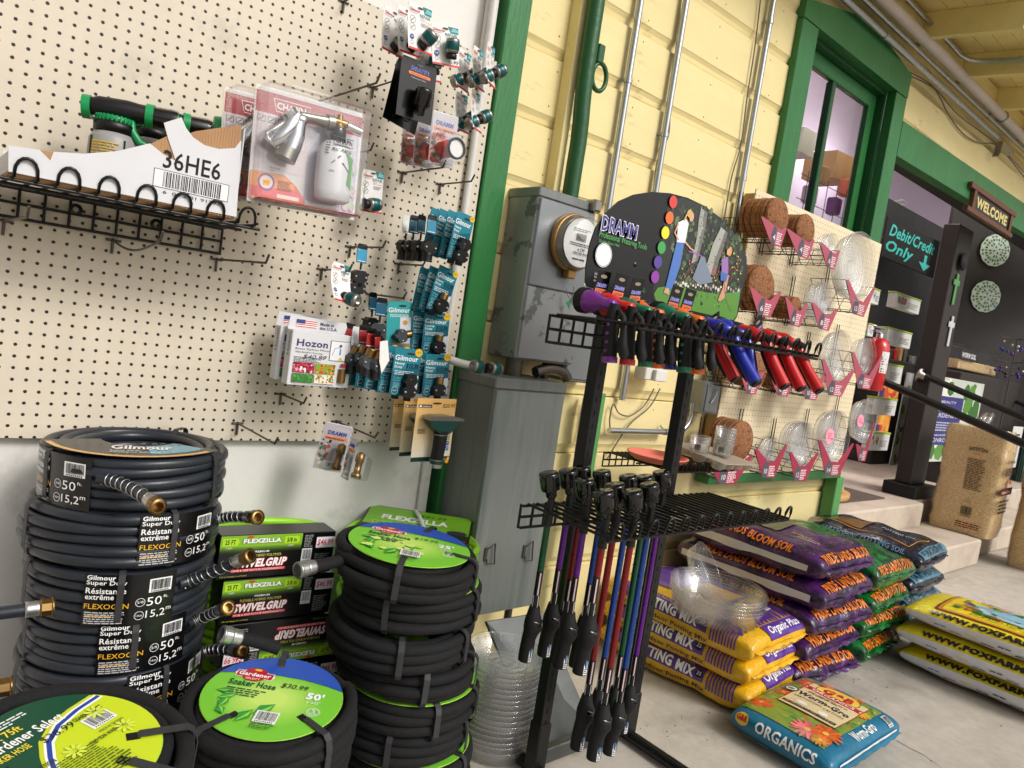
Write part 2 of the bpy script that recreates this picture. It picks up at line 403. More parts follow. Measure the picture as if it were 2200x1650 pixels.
for k in range(-1, 15):
    z = Z0+.2235*k
    if z < 0: z0 = 0
    if z+.22 < .1: continue
    if z < 1.45: siding_board(1.457, 4.20, max(z, 0.001))
    elif z < 2.9: siding_board(1.457, 3.02, z)
    else: siding_board(1.457, 9.2, z)
for z in (2.665,):
    siding_board(4.165, 9.2, z, h=.2235)
b = MB(); b.box(0, .032, 0, 1.56, .09, 3.35); b.box(1.56, .032, 0, 2.74, .09, 1.5); b.box(1.56, .032, 2.785, 7.8, .09, 3.35); part('sheathing', b, 'siding_yellow', sw)
b = MB(); rd = random.Random(5)
for k in range(-1, 15):
    z = Z0+.2235*k
    for x in (1.62, 2.03, 2.44, 2.85, 3.3, 3.7, 4.1):
        if z > .05 and (x < 3 or z < 1.4):
            for dz in (.06, .19): xx = x+rd.uniform(-.02, .02); b.lathe([(0, .0012), (.0026, .0008), (.003, 0)], 8, Matrix.Translation((xx-1.46, -.0002, z+dz+rd.uniform(-.01, .01))) @ Matrix.Rotation(math.pi/2, 4, 'X'))
part('nail_heads', b, 'nail_rust', sw, kind='stuff')
mat('nail_rust', (120, 98, 62), .7)
# ---------------------------------------------------------------- porch roof
rf = thing('porch_roof', 'yellow painted porch roof with rafters and blocking overhead', 'roof', (4, 1.88, 3.2))
SL = .1
def rz(y): return 3.215-SL*(1.88-y)
def roofpt(x, y, dz=0): return Vector((x-4, y-1.88, rz(y)+dz-3.2))
E0 = 1.33
for k in range(7):
    y1 = 1.88-.094*k; y0 = max(E0, y1-.09)
    b = MB(); 
    vs = [roofpt(x, y, d) for x in (-2.5, 11) for y in (y0, y1) for d in (0, .02)]
    b.add(vs, [(0, 1, 3, 2), (4, 6, 7, 5), (0, 4, 5, 1), (2, 3, 7, 6), (0, 2, 6, 4), (1, 5, 7, 3)]); part('deck_board', b, 'rafter_yellow', rf)
for k in range(-10, 11):
    x = 4.076+.615*k
    b = MB(); vs = [roofpt(xx, y, d) for xx in (x, x+.042) for y in (E0, 1.885) for d in (-.135, -.002)]
    b.add(vs, [(0, 1, 3, 2), (4, 6, 7, 5), (0, 4, 5, 1), (2, 3, 7, 6), (0, 2, 6, 4), (1, 5, 7, 3)]); part('rafter', b, 'rafter_yellow', rf)
    b = MB(); b.box(x+.047-4, -.075, -.15, x+.61-4, -.035, .0, bev=.003); part('blocking', b, 'rafter_yellow', rf)
b = MB(); b.box(-6.5, -.0345, -.17, 6.5, .0, -.02, bev=.003); part('ledger', b, 'rafter_yellow', rf)
# ---------------------------------------------------------------- pipes and conduits
def pipe(name, m, label, pts, r, n=12, clamps=(), cat='pipe', group=None, cm='galv', kind=0):
    o = thing(name, label, cat, pts[0], group=group); p0 = Vector(pts[0])
    b = MB(); b.tube([Vector(p)-p0 for p in pts], r, n); part('tube', b, m, o)
    for t in clamps:
        i = int(t); a = Vector(pts[i]); d = Vector(pts[i+1])-a; c = a+d*(t-i); dn = d.normalized(); c -= p0
        b = MB(); b.tube([c-dn*.008, c+dn*.008], r*1.25, n); 
        b.tube([c, c+Vector((0, .03, 0)) + dn.cross(Vector((0, 1, 0)))*.02], .004, 6); part('clamp', b, cm, o)
    return o
pipe('conduit', 'galv', 'steel conduit nearest the meter box, running up the siding', [(1.94, 1.855, 1.2), (1.94, 1.855, 3.1)], .0125, clamps=(.5,))
pipe('conduit', 'galv', 'middle steel conduit on the siding with a loose cable beside it', [(2.185, 1.855, 1.0), (2.185, 1.855, 3.1)], .0125, clamps=(.49, .8))
pipe('conduit', 'galv', 'steel conduit on the siding nearest the green window', [(2.742, 1.855, 1.1), (2.742, 1.855, 3.1)], .0125, clamps=(.45, .78))
gp = pipe('service_pipe', 'green_dark', 'thick green painted pipe rising from the meter box', [(1.692, 1.80, 1.66), (1.692, 1.80, 1.78), (1.693, 1.80, 1.86), (1.690, 1.80, 1.92), (1.684, 1.80, 1.98), (1.680, 1.80, 2.04), (1.678, 1.80, 2.12), (1.678, 1.80, 3.1)], .028, 18)
b = MB(); ring = [(.05+.034*math.cos(q), 0, .43+.045*math.sin(q)) for q in [2*math.pi*k/20 for k in range(20)]]; b.tube(ring, .008, 8, True)
b.box(.02, -.012, .47, .05, .012, .53, bev=.003); part('ring', b, 'green_dark', gp)
b = MB(); b.box(-.05, .03, 0, -.02, .079, 1.4, bev=.002); part('backing_strip', b, 'siding_yellow', gp)
pipe('overhead_pipe', 'pvc_lilac', 'fat pale plastic pipe running under the rafters', [(1.5, 1.79, 3.065), (4.3, 1.79, 3.065), (9, 1.79, 3.03)], .03, 16, clamps=(1.24,), cm='galv')
pipe('overhead_conduit', 'galv', 'lowest grey conduit over the window head', [(1.5, 1.82, 2.955), (5.5, 1.82, 2.945)], .0165, 12, clamps=(.55,))
pipe('overhead_conduit', 'galv', 'slim conduit just below the fat overhead pipe', [(1.5, 1.815, 3.02), (9, 1.815, 3.0)], .012, 10, clamps=(.4, .5))
pipe('overhead_conduit', 'galv', 'conduit bending out along a rafter overhead', [(1.5, 1.77, 3.14), (4.35, 1.77, 3.14), (4.52, 1.77, 3.135), (4.60, 1.75, 3.13), (4.635, 1.70, 3.125), (4.64, 1.62, 3.115), (4.645, 1.25, 3.075)], .0135, 10, clamps=(5.3,))
def cable(label, pts, r=.0035, m='cable_grey', name='cable'):
    P_ = [Vector(p) for p in pts]; out = []
    for i in range(len(P_)-1):
        p0 = P_[max(0, i-1)]; p1 = P_[i]; p2 = P_[i+1]; p3 = P_[min(len(P_)-1, i+2)]
        for k in range(6):
            t = k/6; out.append(.5*((2*p1)+(p2-p0)*t+(2*p0-5*p1+4*p2-p3)*t*t+(3*p1-p0-3*p2+p3)*t**3))
    out.append(P_[-1]); b = MB(); o0 = out[0]
    b.tube([p-o0 for p in out], r, 6); return solo(name, b, m, label, 'cable', o0)
def pxs(Y, *pts): return [at(x, y, Y) for x, y in pts]
cable('thin cable hanging beside the middle conduit', pxs(1.868, (1472, -20), (1468, 30), (1458, 90), (1450, 160), (1440, 230), (1436, 290), (1421, 320), (1410, 360), (1403, 420), (1395, 480)))
cable('thin cable dropping left of the window conduit', pxs(1.868, (1636, -20), (1622, 100), (1605, 210), (1592, 310), (1572, 380), (1556, 470)), .003)
cable('cable sagging across the siding above the doorway', pxs(1.868, (1960, 165), (2003, 187), (2020, 210), (2040, 250), (2072, 290), (2105, 307), (2135, 309), (2160, 330), (2200, 380)), .004)
cable('straight cable stapled along the top siding', pxs(1.868, (1830, 60), (1930, 140), (2003, 184), (2060, 248), (2140, 308), (2200, 370)), .003)
b = MB(); p = at(2145, 320, 1.84)
b.prism([(0, .0), (.25, .02), (.25, .05), (0, .05), (-.02, -.06), (-.035, -.06)], -.02, .02); solo('wall_bracket', b, 'galv', 'small metal bracket on the siding above the doorway', 'bracket', p)
# ---------------------------------------------------------------- window
wn = thing('green_window', 'tall green framed window with two panes in the yellow wall', 'window', (3.0, 1.85, 0))
def L3(x): return x-3.0
b = MB(); b.box(L3(2.985), -.002, 1.5, L3(3.128), .05, 2.775, bev=.003); b.box(L3(4.005), -.002, 1.5, L3(4.14), .05, 2.775, bev=.003); part('casing', b, 'green_paint', wn)
b = MB(); b.prism([(L3(2.985), 2.777), (L3(4.14), 2.777), (L3(4.14), 2.905), (L3(3.58), 2.99), (L3(2.985), 2.855)], -.004, .05); part('head_casing', b, 'green_paint', wn)
b = MB(); b.box(L3(2.985), -.02, 1.46, L3(4.14), .06, 1.498, bev=.003); part('sill', b, 'green_paint', wn)
b = MB()
for x0, x1 in ((3.129, 3.15), (3.985, 4.004)): b.box(L3(x0), .05, 1.5, L3(x1), .16, 2.775)
b.box(L3(3.151), .05, 2.755, L3(3.984), .16, 2.775); part('jamb', b, 'green_dark', wn)
b = MB()
for x0, x1 in ((3.151, 3.19), (3.915, 3.984)): b.box(L3(x0), .09, 1.5, L3(x1), .125, 2.754, bev=.004)
b.box(L3(3.191), .09, 2.68, L3(3.914), .125, 2.754, bev=.004); part('sash', b, 'green_paint', wn)
b = MB(); b.box(L3(3.50), .088, 1.5, L3(3.535), .13, 2.679, bev=.004); part('muntin', b, 'green_dark', wn)
for x0, x1 in ((3.191, 3.499), (3.536, 3.914)):
    b = MB(); b.box(L3(x0), .106, 1.5, L3(x1), .110, 2.679); part('pane', b, 'glass_window', wn)
# ---------------------------------------------------------------- doorway
hd = thing('doorway_header', 'green painted beam over the shop doorway', 'beam', (4.2, 1.85, 2.47))
b = MB(); b.add([(-.052, 0, .0), (5, 0, .09), (5, 0, .30), (-.052, 0, .19), (-.052, .07, .0), (5, .07, .09), (5, .07, .30), (-.052, .07, .19)], [(0, 1, 2, 3), (4, 7, 6, 5), (0, 4, 5, 1), (1, 5, 6, 2), (2, 6, 7, 3), (3, 7, 4, 0)]); part('board', b, 'green_paint', hd)
b = MB(); b.box(4.15, 1.925, 2.50, 9.5, 2.03, 2.62, bev=.004); solo('dark_lintel', b, 'near_black', 'dark brown lintel behind the green doorway beam', 'lintel')
b = MB(); b.box(4.145, 1.9, .0, 4.215, 2.0, 2.47, bev=.003); solo('door_jamb', b, 'green_dark', 'green jamb at the end of the siding wall beside the doorway', 'jamb')
# dark post on the landing
po = thing('dark_post', 'square dark brown porch post standing on the landing', 'post', (6.04, 2.08, .36))
b = MB(); b.box(.06, .07, .1, .36, .19, 2.14, bev=.006); part('shaft', b, 'dark_brown', po)
b = MB(); b.box(0, 0, .0, .42, .25, .099, bev=.006); part('plinth', b, 'near_black', po)
# shop interior walls
b = MB(); b.box(1.5, 4.3, .3, 14, 4.4, 5.2); solo('shop_back_wall', b, 'lavender', 'lavender painted back wall inside the shop', 'wall')
b = MB(); b.box(1.5, 2.0, 4.7, 14, 4.4, 4.8); solo('shop_ceiling', b, 'white_paint_wall', 'pale ceiling inside the shop', 'ceiling')
# ================================================================ goods on the big pegboard
def filmmat(name, tint=(1, 1, 1), base=.05, gain=.75, rough=.08, haze=0, bump=(18, .3, .004)):
    m = bpy.data.materials.new(name); m.use_nodes = True; MATS[name] = m; t = m.node_tree; N = t.nodes; L = t.links; N.clear()
    o = N.new('ShaderNodeOutputMaterial'); tr = N.new('ShaderNodeBsdfTransparent'); tr.inputs[0].default_value = (*tint, 1)
    gl = N.new('ShaderNodeBsdfGlossy'); gl.inputs['Roughness'].default_value = rough
    lw = N.new('ShaderNodeLayerWeight'); lw.inputs[0].default_value = .35
    ma = N.new('ShaderNodeMath'); ma.operation = 'MULTIPLY_ADD'; ma.inputs[1].default_value = gain; ma.inputs[2].default_value = base; ma.use_clamp = True; L.new(lw.outputs['Facing'], ma.inputs[0])
    mx = N.new('ShaderNodeMixShader'); L.new(ma.outputs[0], mx.inputs[0]); L.new(tr.outputs[0], mx.inputs[1]); L.new(gl.outputs[0], mx.inputs[2])
    if bump:
        tc = N.new('ShaderNodeTexCoord'); n = N.new('ShaderNodeTexNoise'); n.inputs['Scale'].default_value = bump[0]; n.inputs['Detail'].default_value = 3; L.new(tc.outputs['Object'], n.inputs['Vector'])
        bp = N.new('ShaderNodeBump'); bp.inputs['Strength'].default_value = bump[1]; bp.inputs['Distance'].default_value = bump[2]; L.new(n.outputs['Fac'], bp.inputs['Height']); L.new(bp.outputs[0], gl.inputs['Normal']); L.new(bp.outputs[0], lw.inputs['Normal'])
    last = mx
    if haze:
        df = N.new('ShaderNodeBsdfDiffuse'); df.inputs[0].default_value = (.85, .86, .88, 1); m2 = N.new('ShaderNodeMixShader'); m2.inputs[0].default_value = haze; L.new(mx.outputs[0], m2.inputs[1]); L.new(df.outputs[0], m2.inputs[2]); last = m2
    L.new(last.outputs[0], o.inputs[0]); return m
filmmat('clear_pack', base=.02, gain=.4, rough=.08); filmmat('clear_plastic', base=.03, gain=.5, rough=.1, haze=.05, bump=(14, .15, .003))
mat('hook_steel', (92, 86, 78), .42, .7, nz=(40, .25))
mat('chrome', (205, 205, 208), .12, 1, bump=(16, .1, .004)); mat('brass', (150, 120, 76), .36, 1, nz=(50, .2)); mat('silver', (190, 190, 188), .3, .9, nz=(40, .15))
mat('black_plastic', (13, 13, 14), .4, nz=(30, .15)); mat('grey_plastic', (62, 66, 72), .45, nz=(30, .12)); mat('black_gloss', (10, 10, 11), .16, coat=.4)
mat('teal_band', (16, 84, 86), .3, .3, nz=(30, .1)); mat('metal_satin', (150, 146, 138), .32, .9, nz=(40, .15)); mat('rubber', (15, 15, 16), .7, nz=(60, .2), bump=(180, .3, .001))
mat('white_card', (226, 225, 222), .45, nz=(10, .04)); mat('cardboard', (176, 136, 98), .8, nz=(12, .15), bump=(120, .2, .001)); mat('white_carton', (208, 208, 211), .55, nz=(6, .06)); mat('bottle_grey', (150, 148, 146), .4, nz=(8, .05)); mat('bottle_frost', (206, 206, 210), .25, spec=.6, nz=(8, .04), coat=.3)
mat('green_plastic', (20, 140, 78), .35); mat('red_plastic', (178, 22, 26), .3)
PEG = 1.86
def M3(loc, axis=(0, 0, 1), roll=0):
    q = Vector(axis).to_track_quat('Z', 'Y'); return Matrix.Translation(loc) @ q.to_matrix().to_4x4() @ Matrix.Rotation(roll, 4, 'Z')
def hook_mb(L, tip=.018, bend=0, r=.0026):
    b = MB(); b.tube([(-.0127, -.003, 0), (.0127, -.003, 0)], r*1.1, 6); b.tube([(0, -.004, .004), (0, -.005, -.03)], r*1.15, 6)
    for s in (-1, 1): b.tube([(.0127*s, .002, 0), (.0127*s, -.004, 0)], r*1.2, 6)
    n = 8; pts = [(0, -.003-L*k/n, bend*math.sin(math.pi*1.0*k/n)) for k in range(n+1)] + [(0, -L-.008, tip*.35), (0, -L-.016, tip)]
    b.tube(pts, r, 6); return b
HG = 'steel peg hooks on the big pegboard'
def hook(bx, by, tx=None, ty=None, L=None, label=None, bend=0):
    p = at(bx, by, PEG)
    if L is None: L = PEG-atx(tx, ty, p.x).y-.016
    return solo('peg_hook', hook_mb(max(.03, L), bend=bend), 'hook_steel', label or 'steel peg hook', 'hook', (p.x, PEG, p.z), group=HG)
hook(8, 474, 62, 448, label='short empty hook below the left end of the wire shelf')
hook(242, 516, 349, 508, bend=-.02, label='bent empty hook under the middle of the wire shelf')
hook(465, 557, 580, 532, label='long empty hook below the right end of the wire shelf')
hook(640, 232, 820, 137, label='long empty hook sticking out above the chrome sprayer pack')
hook(801, 188, L=.14, label='hook carrying the black connector cards')
hook(864, 371, L=.2, label='hook carrying the clear packs with red discs')
hook(945, 396, 1019, 383, label='empty hook beside the pegboard edge under the red disc packs')
hook(752, 530, 827, 535, label='hook carrying the blue tagged pair of black connectors')
hook(691, 578, 757, 566, label='hook carrying the single repair card')
hook(856, 567, 915, 564, label='empty hook under the black hang tag connectors')
hook(796, 632, 872, 640, label='hook carrying two dark connectors above the brass cluster')
hook(603, 846, 659, 852, label='empty hook just below the siphon mixer boxes')
hook(510, 909, 596, 948, label='empty hook at the lower edge of the pegboard')
hook(722, 905, 812, 932, label='hook carrying the clear packs below the pegboard edge')
hook(745, 332, 803, 310, label='hook with its tip showing right of the chrome sprayer pack')
hook(738, 4, L=.05, label='hook with a metal clip at the top edge of the photo')
# ---------------------------------------------------------------- wire shelves
def wire_shelf(name, label, x0, x1, yb, yf, z, n, hgt=.06, m='black_wire', loops_up=.034, lw=.036, rw=.0033, nv=14):
    o = thing(name, label, 'shelf', ((x0+x1)/2, yb, z)); w = x1-x0; b = MB()
    for k in range(3): b.tube([(-w/2, 0, -hgt*k/2), (w/2, 0, -hgt*k/2)], rw, 6)
    for k in range(nv): x = -w/2+w*k/(nv-1); b.tube([(x, rw*2, .003), (x, rw*2, -hgt-.003)], rw*.9, 6)
    part('back_grid', b, m, o)
    D = yf-yb; p = w/n
    for k in range(n):
        c = -w/2+p*(k+.5); pts = [(c-lw/2, 0, .004), (c-lw/2, D, .004)]
        for j in range(1, 8): q = math.pi*j/8; pts.append((c-lw/2*math.cos(q), D-.006*math.sin(q), .004+loops_up*math.sin(q)**.7))
        pts += [(c+lw/2, D, .004), (c+lw/2, 0, .004)]; bb = MB(); bb.tube(pts, rw*.95, 7); part('looped_wire', bb, m, o)
    b = MB(); b.tube([(-w/2, D*.5, .004-rw*2), (w/2, D*.5, .004-rw*2)], rw, 6); b.tube([(-w/2, D*.96, .004-rw*2), (w/2, D*.96, .004-rw*2)], rw, 6); part('cross_wire', b, m, o)
    return o
ws = wire_shelf('wire_shelf', 'black wire shelf with looped front holding the torn carton', .0, .60, 1.845, 1.6, 1.352, 9)
b = MB()
for px in (162, 335):
    b = MB(); p = at(px, 450 if px < 200 else 482, 1.84); b.lathe([(.006, 0), (.013, 0), (.013, .004), (.006, .004)], 14, M3((p.x-.30, -.006, p.z-1.352), (0, -1, 0))); part('washer', b, 'black_wire', ws)
# torn carton
bxo = thing('torn_carton', 'torn white carton standing on the wire shelf', 'carton', (.34, 1.7, 1.358))
def tx_(px, py, Y=1.6): p = at(px, py, Y); return (p.x-.34, p.z-1.358)
bot = .003
white = [(16, 392), (18, 312), (85, 322), (108, 345), (115, 326), (180, 330), (250, 325), (322, 308), (352, 332), (378, 346), (362, 300), (352, 264), (390, 252), (400, 275), (415, 295), (440, 312), (470, 320), (505, 318), (519, 300), (508, 466)]
poly = [tx_(*q) for q in white]; b = MB(); b.prism([(x, max(z, bot)) for x, z in poly], -.1, -.0985); fr = part('front_panel', b, 'white_carton', bxo)
brown = [(17, 388), (19, 322), (84, 322), (116, 326), (180, 334), (250, 330), (322, 310), (360, 292), (380, 310), (402, 288), (420, 282), (460, 276), (520, 268), (508, 462)]
poly = [tx_(*q) for q in brown]; b = MB(); b.prism([(x, max(z, bot)) for x, z in poly], -.0975, -.094)
for k in range(70):                     # corrugation ridges on the torn inner ply
    x = poly[0][0]+.005+k*.0058
    zs = [z for (x_, z) in poly[1:13]]; xs = [x_ for (x_, z) in poly[1:13]]
    if x < xs[-1]: zt = float(np.interp(x, xs, zs))-.001; b.box(x, -.0983, bot, x+.0026, -.0972, zt)
part('inner_ply', b, 'cardboard', bxo)
P = Print(d0=.1003)
q0 = tx_(352, 340); q1 = tx_(472, 378)
P.text('36HE6', tx_(350, 350)[0], tx_(350, 362)[1]+.002, tx_(473, 380)[0]-tx_(350, 350)[0], .036, (25, 25, 26), bold=.012)
xb, zb = tx_(327, 402); xe, ze = tx_(489, 432); zb = (zb+ze)/2
P.rect(xb, zb, xe, zb+.036, (25, 25, 26)); P.rect(xb+.0012, zb+.0012, xe-.0012, zb+.0348, (226, 226, 228))
rd = random.Random(4); x = xb+.018
P.up()
while x < xe-.018: ww = rd.choice((.0008, .0012, .002, .0026)); P.rect(x, zb+.003, x+ww, zb+.033, (20, 20, 20), up=False); x += ww+rd.choice((.0008, .0012, .002))
P.text('6  00 2 01 91293', xb+.02, zb-.0105, xe-xb-.035, .0065, (40, 40, 42))
P.greek(tx_(350, 385)[0], zb-.012, .0, .0, 1, WHITE)
P.build(bxo, flat, 'print_matte')
x0 = tx_(17, 390)[0]; x1 = tx_(508, 466)[0]
b = MB(); b.box(x0+.002, -.093, bot, x1-.001, .095, bot+.003); part('base_panel', b, 'cardboard', bxo)
b = MB(); b.box(x1-.003, -.093, bot+.003, x1, .095, tx_(520, 272)[1]); part('end_panel', b, 'white_carton', bxo)
b = MB(); b.box(x0, -.093, bot+.003, x0+.003, .095, tx_(18, 318)[1]); part('end_panel', b, 'white_carton', bxo)
b = MB(); b.box(x0+.004, .091, bot+.003, x1-.004, .095, .06); part('back_panel', b, 'white_carton', bxo)
# sprayers in the carton
def hose_sprayer(label, loc, rz, bottle=True):
    o = thing('hose_end_sprayer', label, 'sprayer', loc, (0, 0, rz), 'sprayers in the torn carton')
    b = MB(); b.lathe([(0, 0), (.040, 0), (.044, .006), (.045, .05), (.044, .085), (.036, .098), (.03, .1)], 28); part('bottle', b, 'bottle_grey', o)
    P = Print(d0=.001); P.rect(-.04, .03, .03, .085, (16, 30, 26)); P.greek(-.034, .045, .055, .034, 6, (214, 176, 40), rag=.3); P.ring(-.02, .037, .006, .001, (214, 176, 40)); P.text('4 Spray patterns', -.005, .033, .03, .006, WHITE)
    P.step = .01; P.build(o, lambda u, v, d: ((.0455+d)*math.sin(u/.0455), -(.0455+d)*math.cos(u/.0455), v), 'print_card', 'label')
    b = MB(); b.lathe([(.03, .1), (.038, .102), (.039, .118), (.03, .122)], 28); part('collar', b, 'black_plastic', o)
    b = MB()
    for k in range(28): q = 2*math.pi*k/28; b.box(-.0016, -.0015, .120, .0016, .0015, .132, m=Matrix.Rotation(q, 4, 'Z') @ Matrix.Translation((0, -.0355, 0)))
    b.lathe([(0, .121), (.0355, .121), (.0355, .131), (0, .132)], 28); part('cap_ring', b, 'green_plastic', o)
    b = MB(); b.tube([(-.05, 0, .145), (-.03, 0, .148), (.02, 0, .15), (.06, 0, .15)], [.016, .021, .022, .019], 18); part('head', b, 'black_plastic', o)
    for q0, q1, q2 in (((-.06, 0, .142), (-.045, 0, .143), .0235), ((.055, 0, .15), (.07, 0, .15), .0245)): b = MB(); b.tube([q0, q1], q2, 22); part('knob', b, 'green_plastic', o)
    b = MB(); b.tube([(.07, 0, .15), (.105, 0, .15), (.115, 0, .15)], [.022, .024, .022], 8); part('nozzle', b, 'black_gloss', o)
    b = MB(); b.tube([(.114, 0, .15), (.1165, 0, .15)], .009, 14); part('nozzle_tip', b, 'white_card', o)
    b = MB(); b.tube([(.03, -.005, .138), (.034, -.01, .11), (.05, -.012, .09), (.07, -.012, .085)], [.006, .008, .008, .006], 8); part('trigger', b, 'green_plastic', o)
    return o
p = at(248, 258, 1.72); hose_sprayer('grey bottled hose sprayer with black head at left in the torn carton', (p.x, 1.72, p.z-.128), -.35)
o = hose_sprayer('second hose sprayer with a round green rose at right in the carton', (at(335, 258, 1.78).x, 1.79, at(335, 258, 1.78).z-.142), -.2)
b = MB(); b.tube([(.118, 0, .15), (.132, 0, .15)], [.033, .036], 26); part('rose', b, 'green_plastic', o)
P = Print(d0=.001); P.blobs(-.02, -.02, .02, .02, 40, .0012, .0016, [(8, 60, 34)], seed=2); P.build(o, lambda u, v, d: (.1325+d, u, .15+v), 'print_card', 'rose_holes')
# ---------------------------------------------------------------- cards
def sheet(w, h, bend=0, t=.0007, top=.006, nu=4, nv=10, curl=0):
    """card hanging from (0,0): u in +-w/2, v in 0..-h, faces -y; bend bows it forward, curl lifts the bottom"""
    def fn(u, v, d): 
        s = -v/h; return (u, -d - bend*math.sin(math.pi*min(max(s, 0), 1)) - curl*max(s, 0)**2, v)
    b = MB(); r = [(-w/2+.004, 0), (w/2-.004, 0), (w/2, -.004), (w/2, -h), (-w/2, -h), (-w/2, -.004)]
    for side, d in ((1, 0), (-1, -t)):
        def g(a, c, d=d):
            u = -w/2+w*a; v = -h*c
            if c == 0: u *= (w-.008)/w
            return fn(u, v, d)
        b.grid(g, nu, nv, smooth=True)
    b.add([fn(-w/2, -h*k/nv, d) for k in range(nv+1) for d in (0, -t)], [(2*k, 2*k+1, 2*k+3, 2*k+2) for k in range(nv)])
    b.add([fn(w/2, -h*k/nv, d) for k in range(nv+1) for d in (0, -t)], [(2*k, 2*k+2, 2*k+3, 2*k+1) for k in range(nv)])
    return b, fn
def corners(TL, TR, BL, Y):
    a, b_, c_ = at(*TL, Y), at(*TR, Y), at(*BL, Y); w = (b_-a).length; h = (c_-a).length
    ang = math.atan2(b_.z-a.z, b_.x-a.x); return (a+b_)/2, w, h, ang
def add_clamp(o, loc, s=1, dark=True, dual=False, thread=True, rot=0, yaw=0):
    """hose mender: two-bolt clamp with a brass thread"""
    R = Matrix.Translation(loc) @ Matrix.Rotation(rot, 4, 'Y') @ Matrix.Rotation(yaw, 4, 'Z') @ Matrix.Scale(s, 4)
    bm = 'black_plastic' if dark else 'grey_plastic'
    b = MB(); b.prism([(-.02, -.012), (-.012, -.02), (.012, -.02), (.02, -.012), (.02, .004), (.012, .012), (-.012, .012), (-.02, .004)], -.022, -.002, m=R); b.lathe([(0, -.03), (.0105, -.03), (.0105, -.018)], 16, R @ Matrix.Translation((0, -.012, 0)))
    c = part('clamp', b, bm, o)
    b = MB()
    for x in (-.0145, .0145): b.lathe([(0, .0035), (.0028, .003), (.0032, 0)], 10, R @ M3((x, -.022, -.005), (0, -1, 0)))
    part('screw', b, 'silver', c)
    if thread:
        b = MB(); pr = [(.009, .012)]
        for k in range(5): pr += [(.0125, .0135+k*.0034), (.0112, .0152+k*.0034)]
        pr += [(.0125, .031), (.009, .0315), (.008, .02)]
        b.lathe(pr, 20, R @ Matrix.Translation((0, -.012, 0))); part('thread', b, 'brass' if not dual else 'black_plastic', c)
    if dual:
        b = MB(); b.prism([(-.02, .022), (-.014, .03), (-.014, .044), (.014, .044), (.02, .03), (.02, .022), (.012, .012), (-.012, .012)], -.022, -.002, m=R); part('clamp', b, bm, o)
    return c
def add_coupling(o, loc, axis, s=1, bore=True):
    """metal hose mender with teal band"""
    R = M3(loc, axis) @ Matrix.Scale(s, 4)
    b = MB(); b.lathe([(0, -.022), (.010, -.022), (.0165, -.02), (.018, -.015), (.018, -.013)], 24, R); b.lathe([(.018, .007), (.018, .010), (.016, .015), (.009, .0165), (.008, .0165), (.0075, .006), (0, .006)], 24, R); c = part('coupling', b, 'metal_satin', o)
    b = MB(); b.lathe([(.0183, -.013), (.0188, -.012), (.0188, .006), (.0183, .007)], 24, R); part('band', b, 'teal_band', c)
    b = MB(); b.lathe([(.012, -.022), (.0145, -.024), (.0145, -.034), (.011, -.036), (0, -.036)], 20, R); part('collar', b, 'black_plastic', c)
    return c
def repair_card(TL, TR, BL, Y, label, n=1, step=(-.0, .045, 0), coupl=1, price=None, bend=.0, curl=.012, yaws=(0,), caxis=(.3, -.5, .8), cpos=(.0, -.62), tilt=0):
    top, w, h, ang = corners(TL, TR, BL, Y)
    for i in range(n):
        loc = top+Vector(step)*i; o = thing('repair_card', label if isinstance(label, str) else label[i], 'hose coupling', loc, (0, -ang+.05*i*(-1)**i, yaws[i % len(yaws)]), 'carded hose repair couplings')
        b, fn = sheet(w, h, bend, curl=curl); part('card', b, 'white_card', o)
        P = Print(step=.02); P.poly([(w*.1, -.0005), (w*.49, -.0005), (w*.49, -h*.16), (w*.2, -h*.16)], (28, 120, 120)); P.poly([(w*.3, -h*.02), (w*.49, -h*.06), (w*.49, -h*.12), (w*.2, -h*.12)], (110, 180, 190))
        P.text('Gilmour', -w*.45, -h*.17, w*.45, h*.07, (196, 38, 46), bold=.02); P.text('REPAIR', 0, -h*.245, w*.46, h*.075, WHITE, bold=.03); P.text('REPAIR', -.0004, -h*.245, w*.455, h*.07, (30, 130, 128), bold=.02)
        P.text('Metal Body', -w*.45, -h*.215, w*.34, h*.03, (60, 60, 60)); P.text('Female\nHose Coupling', w*.02, -h*.33, w*.44, h*.065, (210, 60, 60)); P.greek(w*.05, -h*.43, w*.4, h*.08, 4, (150, 150, 150))
        for k in (.34, .5): P.ring(-w*.3, -h*k, w*.12, .0008, (90, 90, 90)); P.line([(-w*.36, -h*k-.004), (-w*.24, -h*k+.005)], .0025, (160, 140, 110))
        P.ell(-w*.34, -h*.72, w*.085, w*.085, (24, 60, 140)); P.text('5/8"', -w*.4, -h*.735, w*.12, h*.03, WHITE); P.ring(-w*.36, -h*.85, w*.06, .0008, (40, 40, 40))
        P.rect(-w/2, -h, w/2, -h*.955, (206, 32, 38)); P.ell(0, -.007, w*.12, .002, (40, 38, 36), n=12)
        if price and i == 0: P.text(price, w*.12, -h*.93, w*.34, h*.1, (24, 24, 30), shear=.2)
        P.build(o, fn)
        u, v = cpos; cp = Vector(fn(u*w, v*h, .022))
        add_coupling(o, cp, caxis, .95)
        if coupl == 2: add_coupling(o, cp+Vector(caxis).normalized()*-.052, -Vector(caxis), .95)
repair_card((876, 2), (930, 22), (850, 95), 1.62, ['repair coupling card at the front of the topmost trio', 'repair coupling card in the middle of the topmost trio', 'rearmost repair coupling card of the topmost trio'], 3, (-.005, .052, .004), yaws=(.1, .25, .2), caxis=(.35, -.6, .7), cpos=(.2, -.66))
